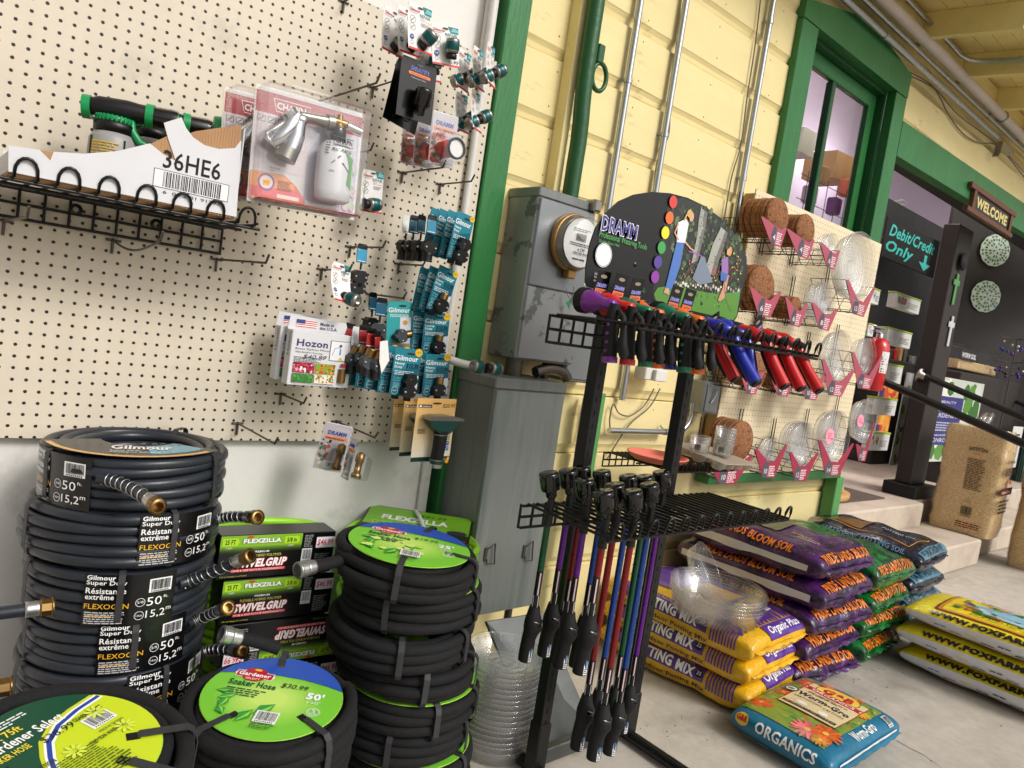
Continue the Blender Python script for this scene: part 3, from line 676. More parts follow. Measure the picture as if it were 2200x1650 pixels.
repair_card((927, 48), (985, 62), (919, 134), 1.63, ['repair coupling card marked 6.99 left of the green post', 'repair coupling card tucked behind the one marked 6.99'], 2, (-.01, .06, -.03), price='6.99', yaws=(0, .2), caxis=(0, -.2, 1), cpos=(.08, -.5), curl=.004)
repair_card((1040, 88), (1072, 104), (1015, 172), 1.66, ['front repair card with double coupling overlapping the green post', 'middle repair card with double coupling near the green post', 'rear repair card with double coupling near the green post'], 3, (-.01, .045, -.004), coupl=2, yaws=(.5, .4, .2), caxis=(.7, -.5, .6), cpos=(.42, -.55), curl=.02)
repair_card((1007, 190), (1040, 204), (978, 265), 1.69, ['front card of the lower pair with double couplings by the post', 'rear card of the lower pair with double couplings by the post'], 2, (-.012, .05, -.002), coupl=2, yaws=(.5, .3), caxis=(.7, -.5, .6), cpos=(.45, -.55), curl=.02)
repair_card((779, 362), (825, 372), (770, 452), 1.78, 'repair clamp card marked 8.99 beside the chrome sprayer pack', price='8.99', curl=.002, caxis=(1, 0, .1), cpos=(0, -.82))
repair_card((714, 560), (757, 574), (695, 640), 1.72, 'single repair card with fat coupling pointing at the viewer', caxis=(.35, -1, -.1), cpos=(.28, -.88), curl=.05, yaws=(.1,))
# black connector cards
def dramm_black(TL, TR, BL, Y, label, yaw=0):
    top, w, h, ang = corners(TL, TR, BL, Y); o = thing('connector_card', label, 'hose connector', top, (0, -ang, yaw), 'black carded connectors')
    b, fn = sheet(w, h, .0); part('card', b, 'card_black', o)
    P = Print(); P.text('DRAMM', -w*.22, -h*.19, w*.5, h*.07, (150, 160, 240), bold=.06, shear=.1); P.text('DRAMM', -w*.21, -h*.186, w*.48, h*.062, (40, 42, 130), bold=.03, shear=.1)
    P.rect(-w*.25, -h*.265, w*.3, -h*.215, (240, 120, 40)); P.ell(-w*.25, -h*.24, h*.025, h*.025, (240, 120, 40)); P.ell(w*.3, -h*.24, h*.025, h*.025, (240, 120, 40)); P.text('100% Water Breaker', -w*.22, -h*.252, w*.48, h*.022, (70, 20, 10)); P.text("Professionals' Choice", -w*.2, -h*.32, w*.42, h*.026, (190, 190, 195))
    P.rect(w*.2, -h*.56, w*.34, -h*.515, (190, 40, 46)); P.rect(w*.2, -h*.535, w*.26, -h*.515, (50, 60, 120)); P.rect(w*.26, -h*.527, w*.34, -h*.52, WHITE); P.rect(w*.2, -h*.55, w*.34, -h*.543, WHITE)
    P.ell(0, -.012, .009, .0025, (70, 64, 58)); P.build(o, fn, 'print_gloss')
    R = Matrix.Translation((w*.02, -.024, -h*.74)) @ Matrix.Rotation(.1, 4, 'Y')
    b = MB(); b.lathe([(0, .034), (.0225, .034), (.0225, .026), (.0215, .025), (.0215, -.006), (.012, -.01), (.012, -.026), (.009, -.028), (0, -.028)], 28, R); part('connector', b, 'black_gloss', o)
    return o
mat('card_black', (9, 9, 10), .25, nz=(8, .1), coat=.3)
dramm_black((863, 116), (941, 146), (846, 244), 1.64, 'black connector card in front, below the repair cards', yaw=.05)
dramm_black((852, 122), (925, 165), (797, 238), 1.70, 'black connector card swung to the left behind the front one', yaw=.1)
# clear clamshells with red disc
def clamshell(TL, TR, BL, Y, label, kind='disc', yaw=0, depth=.055):
    top, w, h, ang = corners(TL, TR, BL, Y); o = thing('clear_clamshell', label, 'blister pack', top, (0, -ang, yaw), 'clear clamshell packs')
    b, fn = sheet(w, h, 0); part('back_card', b, 'white_card', o)
    P = Print(); P.rect(-w/2, -h, w/2, -.002, (190, 184, 188))
    if kind == 'disc':
        P.blobs(-w*.48, -h*.98, w*.1, -h*.38, 46, .004, .011, [(190, 40, 40), (220, 110, 30), (90, 60, 60), (60, 80, 50), (210, 190, 180), (70, 30, 90)], 3)
    else:
        P.blobs(-w*.48, -h*.98, -w*.1, -h*.35, 30, .003, .008, [(200, 30, 40), (40, 90, 40), (220, 200, 60), (30, 30, 30), (230, 230, 225)], 6); P.rect(-w*.2, -h*.97, w*.45, -h*.8, WHITE); P.text('$10', -w*.05, -h*.93, w*.35, h*.09, (20, 20, 24), shear=.15)
    P.text('DRAMM', -w*.34, -h*.25, w*.68, h*.09, (60, 60, 150), bold=.05, shear=.1); P.rect(-w*.4, -h*.345, w*.4, -h*.28, (240, 130, 60)); P.greek(-w*.34, -h*.335, w*.68, h*.045, 1, (90, 40, 20)); P.build(o, fn)
    if kind == 'disc':
        b = MB(); b.tube([(0, -.002, -h*.68), (0, -depth*.55, -h*.68)], w*.28, 26); part('red_disc', b, 'red_plastic', o)
        R = M3((w*.1, -depth*.9, -h*.68), (0, -1, 0)); b = MB(); b.lathe([(w*.27, 0), (w*.34, 0), (w*.34, .006), (w*.27, .006), (w*.27, 0)], 30, R); part('ring', b, 'grey_plastic', o); b = MB(); b.lathe([(0, .002), (w*.27, .002)], 30, R); part('screen', b, 'white_card', o)
    else:
        b = MB(); b.lathe([(0, -.03), (.014, -.03), (.014, -.018), (.009, -.015), (.009, .012), (.012, .014), (.012, .034), (.002, .04), (0, .04)], 8, Matrix.Translation((w*.1, -depth*.5, -h*.68))); part('brass_nozzle', b, 'brass', o)
    b = MB(); b.box(-w*.46, -depth, -h*.96, w*.46, -.001, -h*.4, bev=.006); b.box(-w/2, -.004, -h, w/2, -.0015, .0, bev=.001); part('blister', b, 'clear_pack', o); return o
clamshell((930, 235), (985, 252), (917, 350), 1.66, 'front clear pack with red disc and grey ring')
clamshell((893, 255), (940, 268), (880, 352), 1.72, 'middle clear pack with red disc, partly hidden', yaw=.1)
clamshell((866, 258), (908, 270), (846, 345), 1.77, 'rear clear pack with red disc, at left of its row', yaw=.12)
clamshell((700, 905), (760, 918), (690, 1005), 1.72, 'clear pack with a fan nozzle below the pegboard edge', 'nozzle')
clamshell((738, 928), (783, 948), (716, 1018), 1.66, 'clear pack with brass nozzle swung towards the viewer', 'nozzle', yaw=.75)
# teal cards
def teal_card(TL, TR, BL, Y, labels, step=(0, .03, 0), price=None, clamp='thread', light=False, tilt=0, tilts=(0,)):
    top, w, h, ang = corners(TL, TR, BL, Y)
    for i, lab in enumerate(labels):
        o = thing('clamp_card', lab, 'hose clamp', top+Vector(step)*i, (0, -ang+tilts[i % len(tilts)], .03*i), 'teal carded hose clamps')
        b, fn = sheet(w, h, 0, curl=.004*(i % 2)); part('card', b, 'card_teal_light' if light else 'card_teal', o)
        P = Print(step=.02)
        if not light: P.poly([(-w/2, -h*.0), (w/2, -h*.0), (w/2, -h*.35), (-w/2, -h*.5)], (24, 122, 140)); P.poly([(w*.02, -h*.62), (w*.5, -h*.55), (w*.5, -h*.95), (w*.02, -h*.95)], (208, 212, 220))
        else: P.rect(w*.02, -h*.85, w*.46, -h*.37, (214, 214, 222)); P.ell(w*.22, -h*.5, w*.1, h*.06, (190, 150, 70)); P.rect(w*.02, -h, w*.46, -h*.86, (214, 214, 222))
        P.text('Gilmour', -w*.46, -h*.26, w*.86, h*.115, WHITE, bold=.015)
        if not light:
            P.text('Heavy\nDuty', -w*.44, -h*.435, w*.36, h*.14, WHITE, bold=.01); P.greek(-w*.42, -h*.56, w*.75, h*.1, 3, (200, 220, 225)); P.text('Trabajo\nPesado', -w*.44, -h*.7, w*.3, h*.09, (120, 190, 200)); P.greek(-w*.42, -h*.83, w*.3, h*.11, 4, (110, 180, 190))
            P.ring(-w*.32, -h*.9, w*.12, .0008, (200, 220, 225)); P.text('5/8"', -w*.4, -h*.915, w*.16, h*.03, (210, 225, 230)); P.ell(w*.38, -h*.06, w*.14, w*.13, (226, 180, 40)); P.text('NEW', w*.3, -h*.07, w*.16, h*.03, (90, 50, 10))
        else: P.greek(-w*.4, -h*.36, w*.8, h*.07, 2, (210, 230, 230))
        P.ell(w*.1, -h*.1, w*.16, .0028, (30, 40, 40), n=12)
        if price and i == 0: P.text(price, -w*.02, -h*.42, w*.46, h*.12, (14, 16, 34), shear=.15, bold=.012)
        P.build(o, fn)
        if i < 2:
            if clamp == 'thread': add_clamp(o, fn(w*.05, -h*.8, .0), 1.0 if not light else .9, dark=not light, rot=.05 if not light else 1.4)
            else: add_clamp(o, fn(w*.1, -h*.86, .0), 1.0, dual=True)
mat('card_teal', (14, 92, 110), .35, nz=(8, .08)); mat('card_teal_light', (52, 158, 160), .35, nz=(8, .08))
teal_card((983, 452), (1020, 468), (974, 556), 1.66, ['front teal clamp card of the topmost teal row at the post', 'second teal clamp card of the topmost teal row', 'third teal clamp card of the topmost teal row', 'rear teal clamp card of the topmost teal row'], step=(-.006, .035, .003), clamp='dual')
teal_card((945, 568), (985, 587), (911, 660), 1.70, ['tilted teal clamp card marked 10.99, below the topmost teal row', 'second tilted teal card of its leaning trio', 'rear tilted teal card of its leaning trio'], step=(-.012, .03, -.004), price='$10.99', tilts=(0, -.03, -.1))
teal_card((913, 671), (967, 676), (908, 757), 1.73, ['teal clamp card marked 10.99 in the middle of the right column', 'teal clamp card peeping out behind the middle one'], step=(-.022, .03, .002), price='$10.99')
teal_card((850, 746), (907, 753), (843, 848), 1.68, ['bright teal clamp card with a double clamp, lower left of the teal cards', 'second card behind the teal double clamp card', 'third card behind the teal double clamp card', 'fourth card behind the teal double clamp card', 'rearmost card behind the teal double clamp card'], step=(-.02, .03, .001), price='$10.99', clamp='dual', tilts=(0, .02, .05))
teal_card((915, 760), (968, 763), (914, 850), 1.70, ['lowest teal clamp card of the right column, marked 10.99', 'teal clamp card just behind the lowest one'], step=(-.02, .03, .001), price='$10.99')
teal_card((833, 647), (887, 649), (828, 738), 1.76, ['light teal card with a grey and brass clamp'], light=True)
# hang-tag connectors
def tagged(px, py, Y, label, tagc=(20, 120, 150), dark=True, two=False, thread=False, s=1, white=False, price=None, yaw=0, rot=0, text='Gilmour'):
    p = at(px, py, Y); o = thing('tagged_connector', label, 'hose connector', p, (0, rot, yaw), 'connectors with hang tags')
    b, fn = sheet(.03, .05, 0, curl=.004); part('tag', b, 'white_card' if white else 'card_black', o)
    P = Print(); P.rect(-.014, -.048, .014, -.014, tagc if not white else (235, 235, 235))
    P.text(text, -.0125, -.0215, .025, .006, WHITE if not white else (60, 60, 60)); P.greek(-.012, -.046, .024, .022, 6, (200, 225, 235) if not white else (120, 120, 120))
    if price: P.text(price, -.012, -.034, .025, .009, (14, 14, 20), shear=.2, bold=.02)
    P.build(o, fn); b = MB(); b.tube([(0, -.004, -.05), (0, -.004, -.068)], .003, 6); part('stem', b, 'black_plastic', o)
    add_clamp(o, (0, .01, -.082), s, dark=dark, thread=False)
    if thread: 
        b = MB(); b.lathe([(0, 0), (.0125, .001)]+[((.0125, .0112)[k % 2], .003+k*.0022) for k in range(9)]+[(.0125, .024), (0, .024)], 18, M3((0, -.002, -.073), (.1, -.3, .9))); part('thread', b, 'brass', o)
    if two: add_clamp(o, (0, .01, -.112), s*.95, dark=dark, thread=False)
    else:
        b = MB(); b.lathe([(0, -.124), (.015, -.124)]+[((.015, .0135)[k % 2], -.122+k*.003) for k in range(7)]+[(.012, -.1)], 18); part('ribbed_cap', b, 'black_plastic', o)
    return o
tagged(930, 462, 1.66, 'black connector with a bright blue tag beside the teal cards')
tagged(908, 462, 1.70, 'black connector with a dark tag just left of the bright blue tag', (14, 70, 86), yaw=.2)
tagged(893, 463, 1.74, 'black connector with a dark tag second from the left of its row', (14, 70, 86), yaw=-.3)
tagged(876, 463, 1.78, 'black connector with a white paper tag at the left of its row', white=True, yaw=.15)
tagged(780, 524, 1.74, 'two grey connectors hanging from a blue tag marked 2.99', (24, 140, 180), two=True, price='$2.99', dark=True)
tagged(803, 628, 1.80, 'left one of two dark connectors on tags above the brass cluster', (24, 70, 90), yaw=.3)
tagged(822, 640, 1.74, 'right one of two dark connectors on tags above the brass cluster', (20, 90, 120), yaw=-.5, s=1.0, dark=False)
k = 0
for px, py, Y, wh, lab in ((755, 695, 1.72, False, 'grey brass clamp at the left rear of the red tag cluster'), (768, 702, 1.69, True, 'grey brass clamp with a white paper tag in the red tag cluster'), (785, 698, 1.66, False, 'grey brass clamp in the middle of the red tag cluster'), (800, 705, 1.63, False, 'grey brass clamp with the foremost red tag of the cluster'), (812, 712, 1.62, False, 'grey brass clamp at the right of the red tag cluster')):
    tagged(px, py, Y, lab, (150, 24, 30), dark=False, thread=True, white=wh, yaw=(-.4, .3, -.2, .1, .5)[k], rot=(.12, .05, -.04, .02, -.1)[k]); k += 1
b = MB(); b.add([(-.012, 0, .03), (.01, .001, .035), (.022, 0, -.015), (.004, -.001, -.05), (-.006, 0, -.02)], [(0, 1, 2, 3, 4)]); b.add([(-.012, .001, .03), (.01, .002, .035), (.022, .001, -.015), (.004, 0, -.05), (-.006, .001, -.02)], [(4, 3, 2, 1, 0)])
solo('paper_note', b, 'white_card', 'torn white paper note hanging beside the red tag cluster', 'note', at(822, 760, 1.6))
# siphon mixer boxes
def hozon(TL, TR, BL, Y, label):
    a, b_, c_ = at(*TL, Y), at(*TR, Y), at(*BL, Y); w = (b_-a).x; h = a.z-c_.z; o = thing('mixer_box', label, 'box', (a.x+w/2, Y, c_.z), group='boxed siphon mixers')
    d = .035; b = MB(); b.box(-w/2, 0, 0, w/2, d, h, bev=.0015); part('carton', b, 'white_carton', o)
    b = MB(); b.add([(-w/2, d-.002, h), (w/2, d-.002, h), (w/2-.01, d-.002, h+.03), (-w/2+.004, d-.002, h+.035), (-w/2, d, h), (w/2, d, h), (w/2-.01, d, h+.03), (-w/2+.004, d, h+.035)], [(0, 1, 2, 3), (4, 7, 6, 5), (0, 3, 7, 4), (1, 5, 6, 2), (2, 6, 7, 3)]); part('header_flap', b, 'white_carton', o)
    P = Print(); P.text('Hozon', -w*.42, h*.72, w*.5, h*.13, (66, 46, 100), bold=.03); P.text('Brass Siphon Mixer', -w*.43, h*.645, w*.56, h*.05, (50, 50, 60)); P.text('With Backflow Preventer', -w*.43, h*.6, w*.45, h*.03, (70, 70, 70)); P.text('$40.99', -w*.3, h*.49, w*.38, h*.09, (20, 20, 24), shear=.25)
    P.greek(-w*.44, h*.44, w*.5, h*.1, 4, (90, 90, 95)); P.rect(w*.12, h*.5, w*.47, h*.88, (70, 76, 90)); P.rect(w*.13, h*.51, w*.46, h*.87, (226, 226, 230)); P.line([(w*.16, h*.6), (w*.2, h*.74), (w*.28, h*.76)], .0012, (50, 50, 54)); P.rect(w*.28, h*.62, w*.305, h*.74, (60, 130, 200)); P.ell(w*.29, h*.79, .004, .004, (90, 80, 70)); P.poly([(w*.25, h*.52), (w*.36, h*.52), (w*.31, h*.58)], (220, 180, 40))
    for u0, v0, u1, v1, cols, sd in ((-.44, .24, -.1, .43, [(196, 30, 70), (226, 80, 110), (120, 20, 40), (240, 220, 225)], 1), (-.085, .24, .24, .43, [(210, 60, 30), (230, 150, 40), (120, 160, 40), (70, 30, 60)], 2), (-.44, .06, -.1, .225, [(60, 130, 50), (90, 160, 60), (50, 110, 44)], 3), (-.085, .06, .24, .225, [(150, 160, 70), (200, 80, 60), (230, 220, 200), (90, 120, 60)], 4)):
        P.rect(w*u0, h*v0, w*u1, h*v1, cols[2]); P.blobs(w*u0, h*v0, w*u1, h*v1, 40, .002, .0045, cols, sd)
    P.text('For use in the greenhouse, lawn & garden', -w*.42, h*.022, w*.66, h*.025, (60, 60, 66)); P.rect(w*.32, h*.4, w*.41, h*.46, (190, 40, 46)); P.rect(w*.32, h*.43, w*.36, h*.46, (50, 60, 120)); P.build(o, flat)
    P = Print(); P.rect(-w*.38, .006, -w*.05, .026, WHITE)
    for k in range(4): P.rect(-w*.38, .007+k*.005, -w*.05, .0095+k*.005, (196, 60, 64), up=False) if 0 else P.rect(-w*.38, .007+k*.005, -w*.05, .0095+k*.005, (196, 60, 64))
    P.rect(-w*.38, .016, -w*.24, .026, (50, 60, 120)); P.text('Made in\nthe U.S.A.', 0, .006, w*.3, .018, (60, 56, 90), bold=.02); P.build(o, lambda u, v, dd: (u, d-.0025-dd, h+v), 'print_card', 'flap_print')
    b = MB(); b.tube([(w*.36, -.001, h*.1), (w*.36, -.001, h*.36)], .011, 14); part('brass_fitting', b, 'brass', o)
    P = Print(d0=.0006); P.text('Hozon', .006, -.0, .055, .012, (70, 50, 100)); P.build(o, lambda u, v, dd: (-w/2-dd, d*.25+v, h*.5+u), 'print_card', 'side_print'); return o
hozon((630, 708), (758, 748), (610, 826), 1.69, 'white siphon mixer box in front, marked 40.99')
hozon((604, 700), (725, 738), (590, 815), 1.74, 'white siphon mixer box half hidden behind the front one')
# fan nozzle cards
def melnor(TL, TR, BL, Y, label, noz=True):
    top, w, h, ang = corners(TL, TR, BL, Y); o = thing('nozzle_card', label, 'watering nozzle', top, (0, -ang, .06), 'orange carded fan nozzles')
    b, fn = sheet(w, h, 0); part('card', b, 'white_card', o)
    P = Print(step=.03); n = 10
    for i in range(n): t = i/(n-1); cc = tuple(int(a+(b_-a)*t) for a, b_ in zip((238, 186, 104), (238, 226, 200))); P.rect(-w/2, -h*.93*(i+1)/n, w/2, -h*.93*i/n, cc, up=(i == 0))
    P.rect(-w/2, -h, w/2, -h*.93, (14, 56, 50)); P.rect(-w*.46, -h*.145, -w*.12, -h*.095, (24, 24, 24)); P.text('melnor', -w*.35, -h*.135, w*.21, h*.03, WHITE, bold=.02); P.rect(-w*.44, -h*.135, -w*.38, -h*.105, WHITE); P.text('$20.99', w*.15, -h*.15, w*.33, h*.07, (60, 44, 20), shear=.2); P.ell(0, -h*.075, w*.12, .003, (60, 50, 40), n=14)
    for k, cc in enumerate(((60, 90, 170), (120, 180, 80), (60, 90, 160), (70, 130, 200))): P.rect(w*.3, -h*(.58+.085*k), w*.43, -h*(.51+.085*k), cc); P.line([(w*.32, -h*(.57+.085*k)), (w*.41, -h*(.53+.085*k))], .0015, WHITE)
    P.greek(-w*.42, -h*.55, w*.2, h*.08, 4, (90, 80, 60)); P.text('Melnor', w*.28, -h*.985, w*.16, h*.03, (150, 200, 150)); P.build(o, fn)
    if noz:
        Rm = Matrix.Translation((w*.02, -.03, 0))
        b = MB()
        for d0, d1, sc_ in ((-.02, .02, 1),):
            b.prism([(-w*.42, -h*.255), (-w*.3, -h*.235), (w*.1, -h*.235), (w*.46, -h*.275), (w*.47, -h*.31), (-w*.41, -h*.3)], -.018, .02, m=Rm)
        part('spray_face', b, 'metal_satin', o)
        b = MB(); b.prism([(-w*.41, -h*.302), (w*.465, -h*.312), (w*.3, -h*.4), (w*.16, -h*.5), (-w*.12, -h*.5), (-w*.3, -h*.39)], -.016, .019, m=Rm); part('fan_head', b, 'card_darkgreen', o)
        b = MB(); b.tube([(w*.02, -.03, -h*.49), (w*.01, -.032, -h*.56), (w*.0, -.032, -h*.75), (-w*.01, -.03, -h*.94)], [.021, .019, .0185, .018], 18); part('handle', b, 'rubber', o)
        b = MB(); b.tube([(w*.005, -.031, -h*.525), (w*.005, -.031, -h*.54)], .0215, 18); b.tube([(-w*.01, -.03, -h*.925), (-w*.01, -.03, -h*.945)], .0205, 18); part('ring', b, 'metal_satin', o)
        b = MB(); b.tube([(-w*.01, -.03, -h*.945), (-w*.012, -.03, -h*1.0)], .0185, 18); part('swivel', b, 'card_darkgreen', o); b = MB(); b.tube([(-w*.012, -.03, -h*1.0), (-w*.014, -.03, -h*1.06)], [.019, .0175], 18); part('coupling', b, 'silver', o)
        b = MB(); b.tube([(w*.1, -.052, -h*.955), (w*.12, -.054, -h*.92), (w*.17, -.05, -h*.87)], [.006, .005, .003], 8); part('lever', b, 'yellow_plastic', o)
    return o
mat('card_darkgreen', (14, 66, 58), .4, nz=(20, .1)); mat('yellow_plastic', (222, 160, 40), .4)
melnor((896, 855), (983, 858), (880, 992), 1.67, 'orange card with dark green fan nozzle in front, marked 20.99')
melnor((868, 857), (948, 858), (852, 980), 1.73, 'orange nozzle card behind the front one, middle of three'); melnor((846, 857), (920, 858), (830, 968), 1.79, 'orange nozzle card at the left rear of the three', False)
# chrome sprayer packs
def chapin(TL, TR, BL, Y, label, full=True):
    top, w, h, ang = corners(TL, TR, BL, Y); o = thing('sprayer_pack', label, 'blister pack', top, (0, -ang, -.06), 'clear packs with chrome sprayers')
    b, fn = sheet(w, h, 0, nv=4); part('card', b, 'white_card', o)
    U = lambda u: -w/2+w*u
    P = Print(); P.rect(U(.01), -h*.22, U(.99), -h*.04, (176, 30, 48)); P.text('CHAPIN', U(.19), -h*.165, w*.26, h*.062, WHITE, bold=.04); P.line([(U(.16), -h*.08), (U(.19), -h*.185), (U(.47), -h*.185), (U(.49), -h*.08), (U(.16), -h*.08)], .0016, WHITE); P.text('ALL PURPOSE\nPROFESSIONAL SPRAYER', U(.56), -h*.17, w*.3, h*.06, WHITE); P.rect(U(.01), -h*.70, U(.5), -h*.22, (222, 208, 212)); P.rect(U(.5), -h*.96, U(.99), -h*.22, (226, 222, 236))
    for k in range(3): P.rect(U(.03+.09*k), -h*.3, U(.10+.09*k), -h*.245, (70, 70, 74)); P.rect(U(.035+.09*k), -h*.295, U(.095+.09*k), -h*.25, (222, 208, 212)); P.line([(U(.045+.09*k), -h*.29), (U(.085+.09*k), -h*.255)], .002, (90, 80, 80))
    P.poly([(U(.01), -h*.73), (U(.3), -h*.72), (U(.42), -h*.8), (U(.5), -h*.9), (U(.52), -h*.97), (U(.01), -h*.97)], (236, 110, 110)); P.poly([(U(.01), -h*.73), (U(.28), -h*.725), (U(.4), -h*.79), (U(.4), -h*.84), (U(.01), -h*.86)], (244, 160, 96)); P.ring(U(.15), -h*.81, w*.075, .004, (140, 110, 170)); P.ell(U(.15), -h*.81, w*.055, w*.055, (236, 224, 220)); P.rect(U(.12), -h*.84, U(.18), -h*.79, (240, 180, 60)); P.text('1 BOTTLE', U(.122), -h*.82, w*.056, h*.014, (90, 40, 40)); P.greek(U(.25), -h*.86, w*.14, h*.09, 7, (120, 60, 50)); P.rect(U(.25), -h*.93, U(.45), -h*.895, (246, 220, 214)); P.text("MADE IN\nUSA", U(.17), -h*.71, w*.09, h*.04, (110, 90, 110))
    for k in range(3): P.ell(U(.06+.1*k), -h*.965, w*.04, h*.014, (206, 150, 90)) 
    P.blobs(U(.86), -h*.93, U(.99), -h*.5, 18, .006, .012, [(196, 216, 190), (232, 200, 210), (160, 190, 150)], 8)
    P.text('SPRAY IT YOURSELF AND LOVE RESULTS', U(.45), -h*1.0+.003, w*.5, h*.02, (120, 40, 60)); P.build(o, fn)
    d = .062
    def V(u, v, y=-.032): return Vector((U(u), y, -h*v))
    b = MB(); b.tube([V(.33, .2), V(.3, .26), V(.26, .34), V(.2, .43), V(.14, .49)], [.014, .02, .018, .02, .012], 16); b.tube([V(.33, .22), V(.36, .24), V(.38, .28)], [.014, .02, .012], 14); b.tube([V(.34, .26), V(.33, .38), V(.3, .49), V(.27, .56)], [.018, .02, .021, .021], 18); b.tube([V(.24, .19), V(.275, .225), V(.31, .26)], [.02, .018, .012], 18); gun = part('chrome_gun', b, 'chrome', o)
    b = MB(); b.tube([V(.265, .25, -.034), V(.15, .36, -.034), V(.075, .42, -.034), V(.09, .46, -.034), V(.2, .52, -.034)], .0055, 10); part('lever', b, 'chrome', gun); b = MB(); b.tube([V(.36, .2), V(.5, .19), V(.64, .185)], [.01, .01, .014], 14); b.tube([V(.6, .19), V(.66, .185)], .017, 14); b.tube([V(.285, .5), V(.25, .6)], [.023, .024], 18); part('connector', b, 'metal_satin', o)
    b = MB(); b.tube([V(.66, .165), V(.78, .17)], .009, 12); b.tube([V(.72, .1), V(.72, .26)], [.006, .011], 12); b.tube([V(.72, .2), V(.72, .23)], .014, 8); part('brass_valve', b, 'brass', o); b = MB(); b.tube([V(.79, .175), V(.93, .2)], .009, 12); part('valve_lever', b, 'chrome', o)
    b = MB(); b.lathe([(.017, 0), (.019, -.004), (.019, -.03), (.014, -.032)], 18, Matrix.Translation(V(.71, .22))); part('neck', b, 'black_gloss', o)
    b = MB(); r = w*.17; hh = h*.56; b.lathe([(.014, 0), (r*.62, -.004), (r*.9, -.018), (r, -.035), (r, -hh*.8), (r*.96, -hh*.95), (r*.7, -hh), (0, -hh)], 28, Matrix.Translation(V(.71, .335)) @ Matrix.Scale(.72, 4, (0, 1, 0))); bt = part('bottle', b, 'bottle_frost', o)
    P = Print(d0=.0006, step=.012); P.line([(-.02, .09), (-.018, .072), (.032, .072), (.034, .09), (-.02, .09)], .0018, (24, 24, 26)); P.text('CHAPIN', -.014, .0755, .042, .0115, (24, 24, 26), bold=.04); P.text('MULTI-PURPOSE', -.02, .058, .048, .0075, (50, 50, 52), bold=.02); P.line([(-.02, .03), (.0, .05)], .003, (120, 120, 124)); P.line([(.005, .035), (.024, .018)], .003, (90, 90, 96)); P.poly([(.012, .06), (.036, .05), (.036, -.02), (.02, -.01), (.024, .03)], (110, 160, 110)); P.greek(-.036, .05, .012, .05, 9, (110, 100, 100)); P.text('6302', -.024, .012, .012, .004, (40, 40, 40))
    c0 = V(.71, .335+.56*.62)
    P.build(bt, lambda u, v, dd: (c0.x+(r+dd)*math.sin(u/r), c0.y-(r+dd)*.72*math.cos(u/r), c0.z+v), 'print_card', 'bottle_print')
    b = MB(); b.box(-w*.485, -d, -h*.985, w*.485, -.0015, -h*.0, bev=.007); b.box(-w*.515, -.006, -h*1.02, w*.515, -.0025, h*.01, bev=.002); b.box(-w*.2, -.005, .003, w*.2, -.003, .02, bev=.001); part('blister', b, 'clear_pack', o)
    b = MB(); b.box(-w*.45, -.05, -h*.98, w*.47, -.004, -h*.968); part('base_tray', b, 'red_card', o); return o
mat('red_card', (140, 16, 36), .35)
chapin((553, 178), (779, 246), (532, 430), 1.60, 'clear pack with chrome spray gun and frosted bottle in front')
chapin((485, 185), (700, 245), (465, 420), 1.70, 'clear sprayer pack mostly hidden behind the front one')
# ================================================================ meter box, cabinet and what stands at the wall
mb_ = thing('meter_box', 'weathered grey electric meter box on the yellow siding', 'meter box', (1.625, 1.731, 1.12))
b = MB(); b.box(-.128, .0, 0, .128, .148, .535, bev=.006); part('housing', b, 'meter_grey', mb_)
b = MB(); b.box(-.132, -.005, .515, .132, .149, .545, bev=.003); part('lid', b, 'grey_steel', mb_)
b = MB(); b.box(-.124, -.008, .24, .124, -.0005, .513, bev=.003); part('upper_cover', b, 'meter_steel', mb_)
b = MB(); b.box(-.124, -.008, .006, .124, -.0005, .236, bev=.003); part('lower_cover', b, 'meter_grey', mb_)
mat('meter_steel', (146, 150, 152), .3, .7, nz=(3, .2), stretch=(1, 1, .5))
mat('tan_brass', (166, 130, 80), .4, .7, nz=(20, .2)); mat('meter_face', (226, 226, 224), .4); 
R = M3((.027, -.008, .398), (0, -1, 0))
b = MB(); b.lathe([(.086, 0), (.092, .0), (.094, .012), (.092, .024), (.086, .026), (.086, 0)], 40, R); b.box(-.016, -.03, -.115, .02, -.002, -.088, bev=.003, m=Matrix.Translation((.027, -.008, .398))); part('clamp_ring', b, 'tan_brass', mb_)
mt = MB(); mt.lathe([(.087, .002), (.087, .03), (.083, .034), (.08, .046)], 40, R); part('meter_body', mt, 'metal_satin', mb_)
b = MB(); b.lathe([(0, .05), (.078, .05)], 36, R); fc = part('dial', b, 'meter_face', mb_)
P = Print(d0=.0505); P.rect(-.026, .004, .02, .028, (120, 124, 118)); P.text('8886', -.02, .008, .034, .015, (60, 66, 60)); P.greek(-.04, .034, .08, .012, 2, (90, 90, 90)); P.greek(-.05, -.012, .1, .012, 2, (80, 80, 80)); P.text('6 CM', -.012, -.028, .03, .011, (40, 40, 40)); P.barcode(-.04, -.04, .08, .01); P.greek(-.03, -.056, .06, .01, 1, (90, 90, 90)); P.build(fc, lambda u, v, d: (.027+u, -.008-d, .398+v))
filmmat('meter_glass', base=.04, gain=.5, rough=.05, bump=None)
b = MB(); b.lathe([(.081, .034), (.081, .078), (.078, .084), (.07, .087), (0, .087)], 40, R); part('glass_cover', b, 'meter_glass', mb_)
b = MB(); b.box(.09, -.03, .515, .128, .02, .555, bev=.006); part('lug', b, 'metal_satin', mb_)
